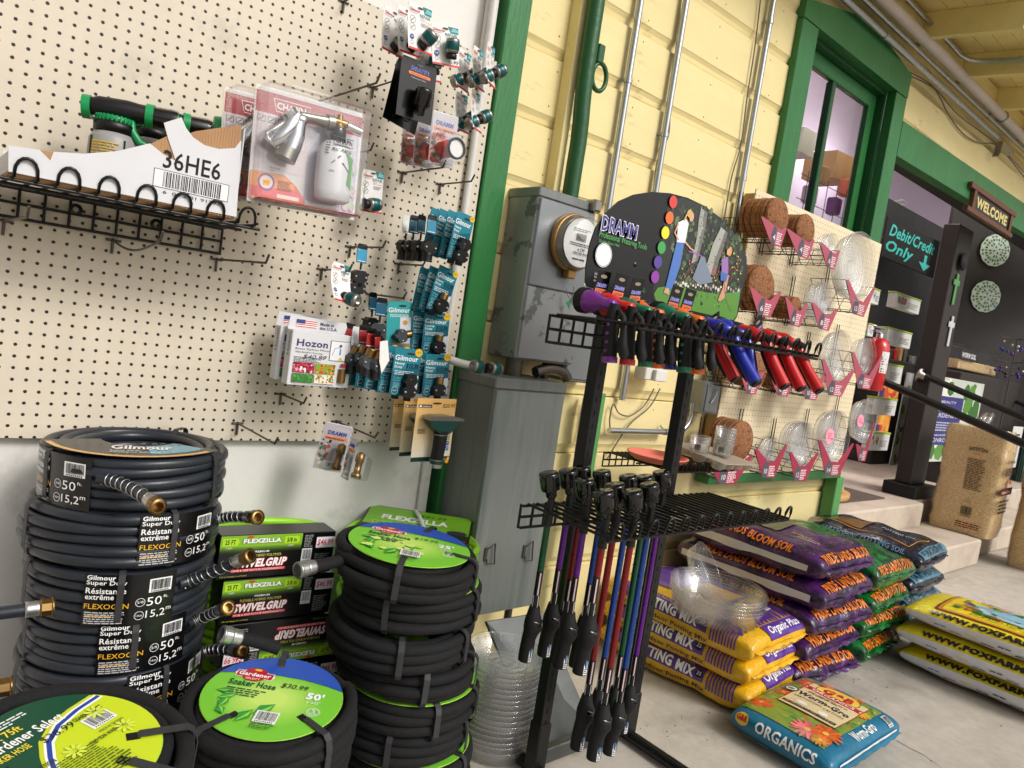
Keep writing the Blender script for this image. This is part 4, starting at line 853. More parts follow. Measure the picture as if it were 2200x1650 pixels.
b = MB(); b.tube([(.05, -.03, .26), (.055, -.035, .235), (.045, -.034, .21), (.03, -.03, .23), (.03, -.02, .25)], .0012, 5); part('seal_wire', b, 'hook_steel', mb_); b = MB(); b.add([(.028, -.031, .205), (.05, -.031, .215), (.046, -.031, .185)], [(0, 1, 2)]); b.add([(.028, -.029, .205), (.05, -.029, .215), (.046, -.029, .185)], [(2, 1, 0)]); part('seal_tag', b, 'green_plastic', mb_)
P = Print(); P.ring(-.0, 0, .02, .002, (100, 104, 104)); P.build(mb_, lambda u, v, d: (-.1285-d, .07+u, .06+v), 'print_matte', 'knockout')
mb2 = thing('junction_box', 'small grey electric box behind the arched sign', 'junction box', (1.86, 1.78, 1.06)); b = MB(); b.box(-.09, 0, 0, .09, .09, .34, bev=.005); part('housing', b, 'grey_steel', mb2); b = MB(); b.box(-.085, -.006, .01, .085, -.0005, .33, bev=.003); part('door', b, 'meter_steel', mb2)
pipe('conduit_nipple', 'hook_steel', 'short rusty pipe joining the meter box and the cabinet', [(1.53, 1.77, 1.05), (1.53, 1.77, 1.125)], .028, 16)
cb = thing('steel_cabinet', 'tall grey steel cabinet below the meter box', 'cabinet', (1.525, 1.664, .31))
b = MB(); b.box(-.145, .0, 0, .145, .197, .745, bev=.006); part('body', b, 'grey_steel', cb)
b = MB(); b.box(-.151, -.006, .72, .151, .198, .755, bev=.004); part('lid', b, 'grey_steel', cb)
b = MB(); b.box(-.144, -.009, .006, .144, -.0005, .717, bev=.003); part('door', b, 'cabinet_door', cb)
mat('cabinet_door', (142, 147, 144), .38, .4, nz=(2.5, .2), c2=(118, 128, 126), thr=(4, .48, .7), stretch=(5, 3, .35))
for px, py in ((1048, 1190), (1130, 1184)):
    p = at(px, py, 1.654); x, z = p.x-1.525, p.z-.31
    b = MB(); b.box(x-.016, -.013, z-.022, x-.002, -.009, z+.022, bev=.002); b.tube([(x-.004, -.014, z+.018), (x+.018, -.018, z+.034), (x+.022, -.022, z-.03), (x-.004, -.016, z-.028), (x-.004, -.014, z-.016)], .0028, 8); part('handle', b, 'hook_steel', cb)
o = thing('spare_coupling', 'pair of teal banded couplings lying on top of the steel cabinet', 'hose coupling', at(1045, 790, 1.6)-Vector((0, 0, .0)), (0, 0, -.3)); add_coupling(o, (-.03, 0, 0), (-1, -.3, .1), 1.0); add_coupling(o, (.03, 0, 0), (1, .3, 0), 1.0)
cable('white plastic pipe passing behind the teal cards', [(1.305, 1.845, 2.3), (1.305, 1.845, 1.4), (1.30, 1.845, 1.14), (1.305, 1.835, 1.10), (1.35, 1.82, 1.085), (1.42, 1.81, 1.08)], .013, 'pvc', 'plastic_pipe') 
cable('elbowed drain pipe under the meter box', pxs(1.75, (1150, 800), (1180, 792), (1210, 800), (1218, 815)), .02, 'hook_steel', 'drain_pipe')
pipe('conduit', 'hook_steel', 'grey conduit rising beside the steel cabinet', [(1.70, 1.80, .2), (1.70, 1.80, 1.12)], .014)
cable('bundle of pale cables beside the rack post', pxs(1.85, (1258, 850), (1248, 900), (1240, 960), (1232, 1020), (1222, 1090)), .008, 'pvc'); cable('dark cable beside the pale cable bundle', pxs(1.85, (1263, 860), (1255, 920), (1238, 990), (1230, 1060)), .004)
pipe('water_pipe', 'green_pale', 'green painted pipe standing behind the black rack', [(1.965, 1.78, 0), (1.965, 1.78, 1.03)], .026, 16)
pipe('conduit', 'galv', 'short horizontal conduit on the lower siding', [tuple(at(1308, 925, 1.84)), tuple(at(1435, 928, 1.84))], .0115, clamps=(.95,))
cable('loop of grey cable hanging below the junction box', pxs(1.86, (1405, 835), (1385, 870), (1355, 893), (1330, 888), (1318, 868), (1310, 900), (1312, 930)), .003); cable('second thin cable looping on the lower siding', pxs(1.86, (1418, 835), (1395, 875), (1350, 915), (1305, 985)), .003)
bx2 = thing('switch_box', 'small grey switch box with a lever on the siding', 'switch box', at(1520, 838, 1.84)-Vector((.05, 0, .05))); b = MB(); b.box(-.045, -.05, -.05, .075, .04, .09, bev=.004); part('housing', b, 'grey_steel', bx2); b = MB(); b.box(-.03, -.056, -.04, .065, -.0505, .08, bev=.003); part('cover', b, 'meter_steel', bx2); b = MB(); b.tube([(.0, -.06, .0), (.02, -.066, .03), (.024, -.066, .06)], .004, 8); part('lever', b, 'galv', bx2)
cable('grey flexible conduit under the switch box', pxs(1.84, (1488, 865), (1485, 890), (1478, 910), (1465, 925)), .012, 'galv', 'flex_conduit')
o = thing('cable_box', 'pale plastic cable boxes under the nozzle shelf', 'junction box', at(1395, 805, 1.82)); b = MB(); b.box(-.06, -.03, -.02, .07, .03, .03, bev=.004); b.box(-.02, -.05, -.02, .05, -.031, .025, bev=.003); part('housing', b, 'pvc', o)
b = MB(); vs = [at(1046, 1336, 1.60), at(1165, 1316, 1.58), atz(1275, 1565, .012), atz(1165, 1625, .012)]; b.add(vs, [(0, 1, 2, 3)]); b.add([v+Vector((0, .012, -.004)) for v in vs], [(3, 2, 1, 0)])
b.add([v for v in vs]+[v+Vector((0, .012, -.004)) for v in vs], [(0, 4, 5, 1), (1, 5, 6, 2), (2, 6, 7, 3), (3, 7, 4, 0)]); solo('metal_sheet', b, 'sheet_galv', 'dull galvanised sheet leaning against the steel cabinet', 'sheet')

# ================================================================ hoses
mat('hose_grey', (40, 44, 51), .32, nz=(25, .12), spec=.5, bump=(220, .12, .0008)); mat('hose_soaker', (15, 15, 17), .85, nz=(120, .3), bump=(420, .7, .0016)); mat('strap_grey', (52, 52, 54), .5, nz=(80, .2)); mat('hose_green', (150, 214, 40), .42, nz=(20, .08)); mat('wrap_black', (9, 9, 11), .3, nz=(6, .1), coat=.2); mat('strap_white', (214, 216, 218), .4)
def coil_path(R, r, rows, layers, seed, sq=1.0, wob=.004):
    rd = random.Random(seed); pts = []; N = 44; ph = [rd.uniform(0, 6.28) for _ in range(40)]; k = 0
    for L in range(layers):
        for row in range(rows):
            a1 = rd.uniform(-wob, wob*.4); a2 = rd.uniform(.3, 1)*wob
            for i in range(N):
                t = i/N; q = 2*math.pi*t+ph[0]
                rr = R-r-L*2*r*.98+a1*(1-t)+a2*math.sin(2*q+ph[k % 40])*.5+a2*.5*math.sin(3*q+ph[(k+7) % 40])
                zr = (row+t) if L % 2 == 0 else (rows-1-row-t+1)
                z = r+2*r*.97*min(max(zr-.5, 0), rows-1)+.0015*math.sin(q*2+k)
                pts.append((rr*math.cos(q), rr*math.sin(q)*sq, z))
            k += 1
    return pts
def add_coil(o, R, r, rows, layers, seed, m, name='coil', n=9, z=0, wob=.004):
    b = MB(); b.tube([(x, y, zz+z) for x, y, zz in coil_path(R, r, rows, layers, seed, wob=wob)], r, n); return part(name, b, m, o)
def add_strap(o, ang, R, Rin, h, z=0, m='strap_grey', w=.013, t=.0015, lift=.002):
    """flat strap round the bundle at an angle"""
    pr = [(Rin-lift, h*.1), (Rin-lift, h*.9), (Rin+.012, h+lift), (R-.012, h+lift), (R-.002, h*.96), (R+lift, h*.82), (R+lift, h*.15), (R-.006, -lift*.2), (Rin+.006, -lift*.2)]
    b = MB(); c, s = math.cos(ang), math.sin(ang); n = len(pr)
    vs = []
    for d in (-w/2, w/2):
        for e in (0, t):
            for rr, zz in pr:
                k = e if rr > (R+Rin)/2 else -e
                rr2 = rr+k; z2 = zz+(e if zz > h*.9 else 0); vs.append((rr2*c-d*s, rr2*s+d*c, z2+z))
    fs = []
    for i in range(n):
        j = (i+1) % n; fs += [(n+i, n+j, 3*n+j, 3*n+i), (i, 2*n+i, 2*n+j, j), (i, j, n+j, n+i), (2*n+i, 3*n+i, 3*n+j, 2*n+j)]
    b.add(vs, fs); return part('strap', b, m, o)
def brass_end(o, p0, p1, r, spring=True, name='hose_end', m='hose_grey', mid=None):
    p0, p1 = Vector(p0), Vector(p1); mid = Vector(mid) if mid is not None else (p0+p1)/2; pts = [p0*(1-t)**2+mid*2*t*(1-t)+p1*t*t for t in [k/10 for k in range(11)]]
    b = MB(); b.tube(pts, r, 10); e = part(name, b, m, o); ax = (pts[-1]-pts[-2]).normalized(); R = M3(p1, ax)
    if spring:
        L = (p1-p0).length; sp = []
        for k in range(0, 90):
            t = .12+.86*k/90; i = min(9, int(t*10)); c = pts[i].lerp(pts[i+1], t*10-i); tn = (pts[i+1]-pts[i]).normalized(); u = tn.orthogonal().normalized(); v = tn.cross(u); q = k*.56; sp.append(c+(u*math.cos(q)+v*math.sin(q))*(r+.0018))
        b = MB(); b.tube(sp, .0011, 5); part('spring', b, 'silver', e)
    b = MB(); b.lathe([(r, -.012), (r+.002, -.012)]+[(r+.0022+(.0008 if k % 2 else 0), -.010+k*.0025) for k in range(8)]+[(r+.001, .01)], 20, R); part('ferrule', b, 'silver', e)
    b = MB(); b.lathe([(r*.9, .008), (r+.003, .009), (r+.0045, .012), (r+.0045, .028), (r+.003, .031), (r-.001, .031), (r-.0015, .014), (0, .014)], 8 if spring else 18, R, smooth=False); b.lathe([(r+.001, .026), (r+.0052, .027), (r+.0052, .031), (r-.001, .0315)], 22, R); part('brass_coupling', b, 'brass' if m == 'hose_grey' else 'silver', e)
    return e
TH0 = lambda cx, cy: math.atan2(-cy, -cx)
def arcmap(R, th, z=0): return lambda u, v, d: ((R+d)*math.cos(th+u/R), (R+d)*math.sin(th+u/R), v+z)
def wrap_label(o, R, th0, th1, h, z=0, first=False):
    n = 14; b = MB(); t = .0008
    b.grid(lambda a, c: ((R)*math.cos(th0+(th1-th0)*a), R*math.sin(th0+(th1-th0)*a), z+h*c), n, 2); b.grid(lambda a, c: ((R-t)*math.cos(th0+(th1-th0)*a), (R-t)*math.sin(th0+(th1-th0)*a), z+h*c), n, 2)
    wl_ = part('wrap_label', b, 'wrap_black', o); L = R*(th1-th0); P = Print(step=.01)
    Y = (226, 172, 40); P.text('Gilmour', L*.02, h*.9, L*.3, h*.09, WHITE, bold=.03); P.text('Super Duty', L*.02, h*.78, L*.42, h*.11, WHITE, bold=.015); P.text('Résistance', L*.02, h*.635, L*.42, h*.11, WHITE, bold=.015); P.text('extrême', L*.02, h*.52, L*.3, h*.1, WHITE, bold=.015); P.text('FLEXOGEN', L*.02, h*.34, L*.46, h*.1, Y, bold=.005)
    P.greek(L*.03, h*.05, L*.42, h*.25, 6, (190, 190, 192), rag=.2); P.greek(L*.04, h*.19, L*.28, h*.04, 1, Y); P.barcode(L*.68, h*.62, L*.26, h*.27)
    for k, (zz, s1, s2, s3) in enumerate(((.36, '5/8', '50', 'ft.'), (.1, '1.6cm', '15,2', 'm'))):
        P.ring(L*.6, h*(zz+.085), h*.085, .0009, WHITE); P.text(s1, L*.6-h*.055, h*(zz+.065), h*.11, h*.05, WHITE); P.text(s2, L*.67, h*zz, L*(.17 if k == 0 else .22), h*.17, WHITE); P.text(s3, L*(.855 if k == 0 else .9), h*(zz+.12), L*.06, h*.06, WHITE)
    P.build(wl_, arcmap(R+.0003, th0, z), 'print_gloss')
FX = [((301, 985), .180, (-80, -25), (325, 1078, 1.36), 'heavy duty grey hose coil on top of the tall left stack'), ((270, 1100), .188, (8, 60), (537, 1111, 1.46), 'grey hose coil second from the top of the tall left stack'), ((262, 1210), .182, (-19, 33), (515, 1204, 1.42), 'grey hose coil third from the top of the tall left stack'), ((258, 1308), .179, (-10, 44), (478, 1310, 1.44), 'grey hose coil fourth from the top of the tall left stack'), ((240, 1412), .183, (10, 72), (505, 1398, 1.50), 'grey hose coil fifth from the top of the tall left stack'), ((236, 1512), .183, None, None, 'grey hose coil near the floor in the tall left stack'), ((236, 1612), .183, None, None, 'lowest grey hose coil of the tall left stack')]
YS = 1.655; zs = []
for i, (c, R, lab, end, name) in enumerate(FX):
    p = at(*c, YS); zc = [.805, .695, .585, .478, .372, .266, .16][i]; o = thing('hose_coil', name, 'garden hose', (p.x, YS, zc-.052), (0, (-.03, .03, -.02, .015, 0, 0, 0)[i], .9*i), 'grey garden hoses in the tall stack')
    add_coil(o, R, .0112, 5, 3 if i == 0 else 2, 20+i, 'hose_grey', wob=.008); t0 = TH0(p.x, YS)-.9*i
    if lab:
        a0, a1 = t0+math.radians(lab[0]), t0+math.radians(lab[1]); wrap_label(o, R+.0015, a0, a1, .103, .004, i == 0)
        for q in ((a0*.62+a1*.38), t0+math.radians(52 if i in (0,) else -62), t0+2.6): add_strap(o, q, R+.002, R-.052, .11, w=.012)
        inv = o.matrix_world.inverted() if 0 else (Matrix.Translation(o.location) @ Euler(o.rotation_euler).to_matrix().to_4x4()).inverted()
        e = inv @ at(end[0], end[1], end[2]); a = a1+.06; s = Vector(((R-.004)*math.cos(a), (R-.004)*math.sin(a), .07)); tn = Vector((-math.sin(a), math.cos(a), 0))
        brass_end(o, s, e, .0105, mid=s+tn*.05)
b = MB(); p = at(-60, 1302, 1.5); q = at(72, 1308, 1.42)
o = thing('hose_coil', 'hose end with brass coupling coming in at the left edge', 'garden hose', (0, 0, 0), group='grey garden hoses in the tall stack'); brass_end(o, (-.55, 1.5, .02), q, .0112, mid=(-.32, 1.48, q.z))
o = thing('hose_coil', 'hose end with brass coupling at the far lower left edge', 'garden hose', (0, 0, 0), group='grey garden hoses in the tall stack'); q = at(-22, 1482, 1.36); brass_end(o, (-.5, 1.42, .02), q, .0112, mid=(-.34, 1.40, q.z))
# card on the top coil
top = bpy.data.objects['hose_coil']; b = MB(); R0, R1, n = .075, .178, 20; t0 = TH0(.43, YS); a0, a1 = t0-1.35, t0+1.0
def tc(u, v, d): return (v*math.cos(u), v*math.sin(u), .1155+d+.012*max(0, (v-.1)/.1)*0)
b.grid(lambda a, c: tc(a0+(a1-a0)*a, R0+(R1-R0)*c, 0), n, 4); b.grid(lambda a, c: tc(a0+(a1-a0)*a, R0+(R1-R0)*c, -.0008), n, 4); cdv = part('top_card', b, 'wrap_black', top)
P = Print(step=.02); vs = [tc(a0+.9+.16*k, r_, .0004) for k in range(8) for r_ in (.1, .19)]
mbp = MB(); mbp.add([tc(a0+1.5+.1*k, r_, .0004) for k in range(9) for r_ in (.08, .15)], [(2*k, 2*k+1, 2*k+3, 2*k+2) for k in range(8)], (40, 140, 168)); mbp.add([tc(a0+.1+.14*k, r_, .0005) for k in range(16) for r_ in (.165, .176)], [(2*k, 2*k+1, 2*k+3, 2*k+2) for k in range(15)], (220, 160, 40))
part('card_print', mbp, 'print_gloss', cdv)
P = Print(d0=.0008); P.text('Gilmour', -.05, .01, .11, .035, WHITE, bold=.03); P.text('Super Duty\nRésistance extrême', -.05, -.02, .09, .024, WHITE); P.text('$ 67.99', .0, .055, .08, .016, (20, 40, 60), shear=.2)
cr, sr = math.cos(t0+math.pi/2+.0), math.sin(t0+math.pi/2)
P.build(cdv, lambda u, v, d: (math.cos(t0)*(.122-v)-math.sin(t0)*u, math.sin(t0)*(.122-v)+math.cos(t0)*u, .1158+d), 'print_gloss', 'card_lettering')
# soaker hoses
def disc_print(kind, R):
    P = Print(step=.03)
    if kind in ('50', '25'):
        P.ell(0, 0, R, R, (120, 196, 56), n=48)
        for k in range(10): P.ell(-R*.05, -R*.08, R*(.82-.06*k), R*(.7-.055*k), tuple(int(a+(b_-a)*k/9) for a, b_ in zip((120, 196, 56), (196, 226, 110))), n=40)
        pts = [(R*math.cos(q), R*math.sin(q)) for q in [math.radians(20+140*k/24) for k in range(25)]]; P.poly(pts+[(-R*.6, R*.46), (-R*.2, R*.5), (R*.3, R*.49), (R*.7, R*.42)], (44, 82, 176)); 
        P.ell(-R*.42, R*.42, R*.3, R*.11, WHITE); P.rect(-R*.7, R*.33, -R*.14, R*.5, WHITE); P.rect(-R*.69, R*.34, -R*.15, R*.49, (186, 30, 44)); P.ell(-R*.42, R*.5, R*.16, R*.09, (186, 30, 44)); P.ell(-R*.42, R*.34, R*.16, R*.09, (186, 30, 44)); P.text('Gardener', -R*.66, R*.37, R*.48, R*.1, WHITE, bold=.03); P.text('SELECT', -R*.53, R*.285, R*.22, R*.045, WHITE); P.ell(-R*.41, R*.54, R*.06, R*.03, (236, 190, 60), n=12)
        P.text('Soaker Hose', -R*.72, R*.1, R*.7, R*.15, (22, 92, 62), bold=.03); P.greek(-R*.7, -R*.14, R*.6, R*.2, 4, (40, 90, 60), rag=.25); P.text(kind+"'", R*.46, R*.02, R*.26, R*.17, WHITE, bold=.05); P.text('x .625"', R*.5, -R*.07, R*.2, R*.06, WHITE); P.text('$30.99' if kind == '50' else '$19.99', R*.04, R*.19, R*.4, R*.13, (24, 26, 30), shear=.15)
        P.ring(R*.66, -R*.26, R*.1, .001, WHITE); P.ring(R*.66, -R*.26, R*.075, .0008, WHITE); P.text('5', R*.635, -R*.27, R*.05, R*.07, WHITE); P.text('YEAR', R*.61, -R*.315, R*.1, R*.03, WHITE)
        for u, v, a, s in ((-.72, -.28, .6, .17), (-.8, -.1, .2, .12), (-.3, -.72, 1.1, .2), (-.12, -.52, .9, .22), (-.5, -.62, 2.2, .14), (-.62, -.48, 1.4, .16)):
            cu, cv = R*u, R*v; P.poly([(cu, cv), (cu+R*s*math.cos(a-.5), cv+R*s*math.sin(a-.5)), (cu+R*s*1.7*math.cos(a), cv+R*s*1.7*math.sin(a)), (cu+R*s*math.cos(a+.5), cv+R*s*math.sin(a+.5))], (44, 150, 60)); P.poly([(cu, cv), (cu+R*s*math.cos(a-.25), cv+R*s*math.sin(a-.25)), (cu+R*s*1.6*math.cos(a), cv+R*s*1.6*math.sin(a))], (150, 206, 60))
        P.blobs(-R*.75, -R*.6, R*.3, -R*.05, 14, R*.03, R*.09, [(206, 232, 120), (170, 218, 90), (226, 226, 120)], 9) if kind == '25' else None
        P.barcode(-R*.08, -R*.68, R*.32, R*.26); P.greek(-R*.08, -R*.8, R*.36, R*.1, 3, (40, 80, 50))
    else:
        P.ell(0, 0, R, R, (196, 214, 36), n=52)
        pts = [(R*math.cos(q), R*math.sin(q)) for q in [math.radians(92+182*k/30) for k in range(31)]]; sw_ = [(-R*.02, -R*.95), (R*.02, -R*.7), (-R*.06, -R*.45), (-R*.2, -R*.2), (-R*.3, R*.05), (-R*.3, R*.35), (-R*.2, R*.65), (-R*.04, R*.97)]
        P.poly([(a+R*.1, b_) for a, b_ in sw_[::-1]]+sw_, (240, 240, 236)); P.poly(pts+[(a, b_) for a, b_ in sw_], (16, 72, 50))
        for off, wd, cc in ((.0, .05, (196, 206, 40)), (.045, .04, (240, 240, 236)), (.085, .06, (38, 66, 160)), (.125, .03, (240, 240, 236))): P.line([(a+R*off, b_) for a, b_ in sw_], R*wd, cc)
        rt = math.radians(58)
        def rot(x, y): return (x*math.cos(rt)-y*math.sin(rt), x*math.sin(rt)+y*math.cos(rt))
        def T(s, x, y, w_, h_, c, **k): u, v = rot(x*R, y*R); P.text(s, u, v, w_*R, h_*R, c, rot=rt, **k)
        T('Gardener Select', -.62, .42, .95, .16, WHITE, bold=.02); T('5/8in x 75ft', -.68, .6, .6, .12, (226, 206, 60), bold=.02); T('SOAKER HOSE', -.72, .28, .5, .1, (226, 206, 60), bold=.02)
        u, v = rot(-.66*R, .76*R); P.greek(u, v, R*.8, R*.14, 3, (220, 226, 220), rot=rt)
        u, v = rot(.36*R, -.0*R); P.barcode(u, v, R*.34, R*.24, rot=rt); T('GSARRS8750FT', .32, .26, .4, .07, (30, 60, 40), bold=.02); T('$38.99', -.12, .2, .42, .13, (24, 26, 24), shear=.1); T('MADE IN TAIWAN', .36, -.1, .34, .045, (50, 70, 30)); T('FIVE YEAR WARRANTY', .16, -.2, .5, .06, (50, 70, 30), bold=.02); T('CAUTION', -.5, -.12, .26, .07, (50, 70, 30), bold=.02); T('WARNING', -.46, -.52, .26, .07, (50, 70, 30), bold=.02)
        for x, y, n_ in ((-.5, -.44, 8), (-.44, -.74, 6)): u, v = rot(x*R, y*R); P.greek(u, v, R*.8, R*.3, n_, (84, 100, 30), rot=rt, rag=.15, seed=n_)
        for x, y in ((.1, .62), (.5, .4), (.1, -.1), (.4, -.5)):
            for k in range(9): q = k*.7; P.ell(R*x+R*.08*math.cos(q), R*y+R*.08*math.sin(q), R*.05, R*.02, (212, 226, 80), n=8, rot=q, up=(k == 0))
    return P
def soaker(label, c, z, R, rows, layers, kind, tilt=(0, 0), spin=0, r=.0135, straps=(), disc=True, group='black soaker hoses', seed=1, tag_r=.80, lab_angle=None, end=None):
    o = thing('soaker_hose', label, 'soaker hose', (c[0], c[1], z), (tilt[0], tilt[1], 0), group); h = 2*r*(.97*(rows-1)+1)
    add_coil(o, R, r, rows, layers, seed, 'hose_soaker', wob=.008); Rd = R*tag_r
    if disc:
        b = MB(); b.lathe([(0, h+.002), (Rd, h+.002), (Rd+.0006, h+.003), (Rd, h+.004), (0, h+.004)], 52); d = part('label_disc', b, 'disc_green', o); P = disc_print(kind, Rd*.997); th = lab_angle if lab_angle is not None else math.atan2(RT.y, RT.x); cs, sn = math.cos(th), math.sin(th); P.d = .0005
        P.build(d, lambda u, v, dd: (u*cs-v*sn, u*sn+v*cs, h+.004+dd), 'print_card')
    t0 = TH0(*c)
    for q in straps:
        a = t0+math.radians(q); add_strap(o, a, R+.001, Rd*.66 if disc else R-2*r*layers, h+.004, lift=.003, w=.014)
        if disc: 
            b = MB(); cq, sq_ = math.cos(a), math.sin(a); b.add([(cq*x-sq_*y, sq_*x+cq*y, h+.0052) for x, y in ((Rd*.6, -.008), (Rd*.75, -.008), (Rd*.75, .008), (Rd*.6, .008))], [(0, 1, 2, 3)]); part('slot', b, 'black_plastic', d)
    return o
mat('disc_green', (150, 200, 60), .35)
c1 = at(588, 1485, 1.30); soaker('black soaker hose coil with a bright green 50 foot disc in front', (c1.x, 1.30), .291, .170, 5, 4, '50', (.07, -.03), straps=(-48, 40, 175), seed=31)
soaker('black soaker hose coil directly under the 50 foot disc', (c1.x, 1.30), .148, .168, 5, 2, '50', straps=(-40, 60), disc=False, seed=32); soaker('lowest black soaker hose coil under the 50 foot disc', (c1.x, 1.30), .0, .168, 5, 2, '50', straps=(-30, 70), disc=False, seed=33)
c2 = at(138, 1608, 1.06); soaker('big black soaker hose coil with a yellow and dark green disc at lower left', (c2.x, 1.06), .46, .163, 4, 3, '75', (.10, .02), straps=(58, 95, -60, 5), seed=34, tag_r=.72, lab_angle=-.45)
for k in range(4): soaker(['big black coil just under the yellow and dark green disc', 'third big black coil of the lower left stack', 'fourth big black coil of the lower left stack', 'lowest big black coil of the lower left stack'][k], (c2.x+.005*(k-1), 1.065), .345-.115*k, .172, 4, 2, '75', straps=(58, -60), disc=False, seed=35+k)
YK = 1.42
for k in range(8):
    cx = [884, 897, 872, 884, 888, 874, 872, 872][k]; p = at(cx, 1200+72*k, YK); z = .583-.083*k
    lab = ['soaker hose coil with a 25 foot disc on top of the middle stack', 'soaker coil second from the top of the middle stack', 'soaker coil third from the top of the middle stack', 'soaker coil fourth from the top of the middle stack', 'soaker coil fifth from the top of the middle stack', 'soaker coil sixth from the top of the middle stack', 'soaker coil seventh from the top of the middle stack', 'lowest soaker coil of the middle stack'][k]
    soaker(lab, (p.x-.015, YK), z, [.172, .172, .180, .174, .176, .170, .176, .176][k], 3, 3 if k == 0 else 2, '25', ((.04, -.02, .03, 0, .02, -.02, 0, 0)[k], (.03, -.02, -.03, .02, -.02, .02, 0, 0)[k]), straps=[(-5, 72, 160), (-17, 64), (3, 60), (17, 75), (25, 70), (-8, 66), (10, 60), (10, 60)][k], seed=50+k, disc=(k in (0, 1, 4, 6)), tag_r=.86 if k == 0 else .93)
o = thing('hose_tail', 'black soaker hose end with chrome coupling before the printed boxes', 'hose end', (0, 0, 0)); brass_end(o, at(770, 1195, 1.45), at(665, 1220, 1.42), .0135, False, m='hose_soaker'); 
o = thing('hose_tail', 'black soaker hose end crossing above the 50 foot disc', 'hose end', (0, 0, 0)); brass_end(o, at(600, 1395, 1.40), at(505, 1368, 1.42), .0135, False, m='hose_soaker', mid=at(560, 1378, 1.42))
# green hose behind the middle stack
cg = at(893, 1150, 1.66)
for k in range(4):
    o = thing('green_hose', ['lime green hose coil with a printed card behind the middle stack', 'lime green hose coil under the carded one', 'lime green hose coil low behind the middle stack', 'lowest lime green hose coil behind the middle stack'][k], 'garden hose', (cg.x, 1.67, .45-.15*k), group='lime green hoses'); add_coil(o, .195, .0105, 7, 3 if k == 0 else 2, 70+k, 'hose_green', wob=.006)
    if k == 0:
        b = MB(); n = 20; t0 = math.atan2(RT.y, RT.x); hh = .152
        def gm(u, v, d, t0=t0, hh=hh): return (u*math.cos(t0)-v*math.sin(t0), u*math.sin(t0)+v*math.cos(t0), hh+d+.02*max(0, v/.2)**2)
        b.grid(lambda a, c: gm(-.16+.32*a, -.13+.3*c, 0), 8, 8); b.grid(lambda a, c: gm(-.16+.32*a, -.13+.3*c, -.0008), 8, 8); cdv = part('printed_card', b, 'wrap_black', o)
        P = Print(step=.03, d0=.001); P.rect(-.155, .02, .155, .165, (120, 180, 40)); P.rect(-.155, -.03, .155, .02, (24, 40, 18)); P.text('FLEXZILLA', -.11, .075, .2, .035, (236, 240, 236), bold=.05); P.text('$81.99', .0, .12, .08, .02, (20, 20, 20), shear=.2); P.rect(-.13, .025, -.07, .055, (150, 210, 40)); P.text('50 ft', -.125, .03, .05, .018, (20, 40, 10)); P.text('5/8', -.05, .03, .04, .018, (20, 40, 10)); P.text('SWIVELGRIP', -.1, -.02, .2, .035, WHITE, bold=.04, shear=.2); P.rect(.05, -.045, .15, -.03, (200, 30, 34)); P.ell(.12, .03, .03, .02, (50, 52, 54)); P.build(cdv, gm)
        b = MB(); b.tube([(gm(-.02, .16, .004)), gm(.0, .1, .012), gm(.02, .04, .006), gm(.04, -.02, .003)], .006, 6); part('zip_tie', b, 'strap_white', o)
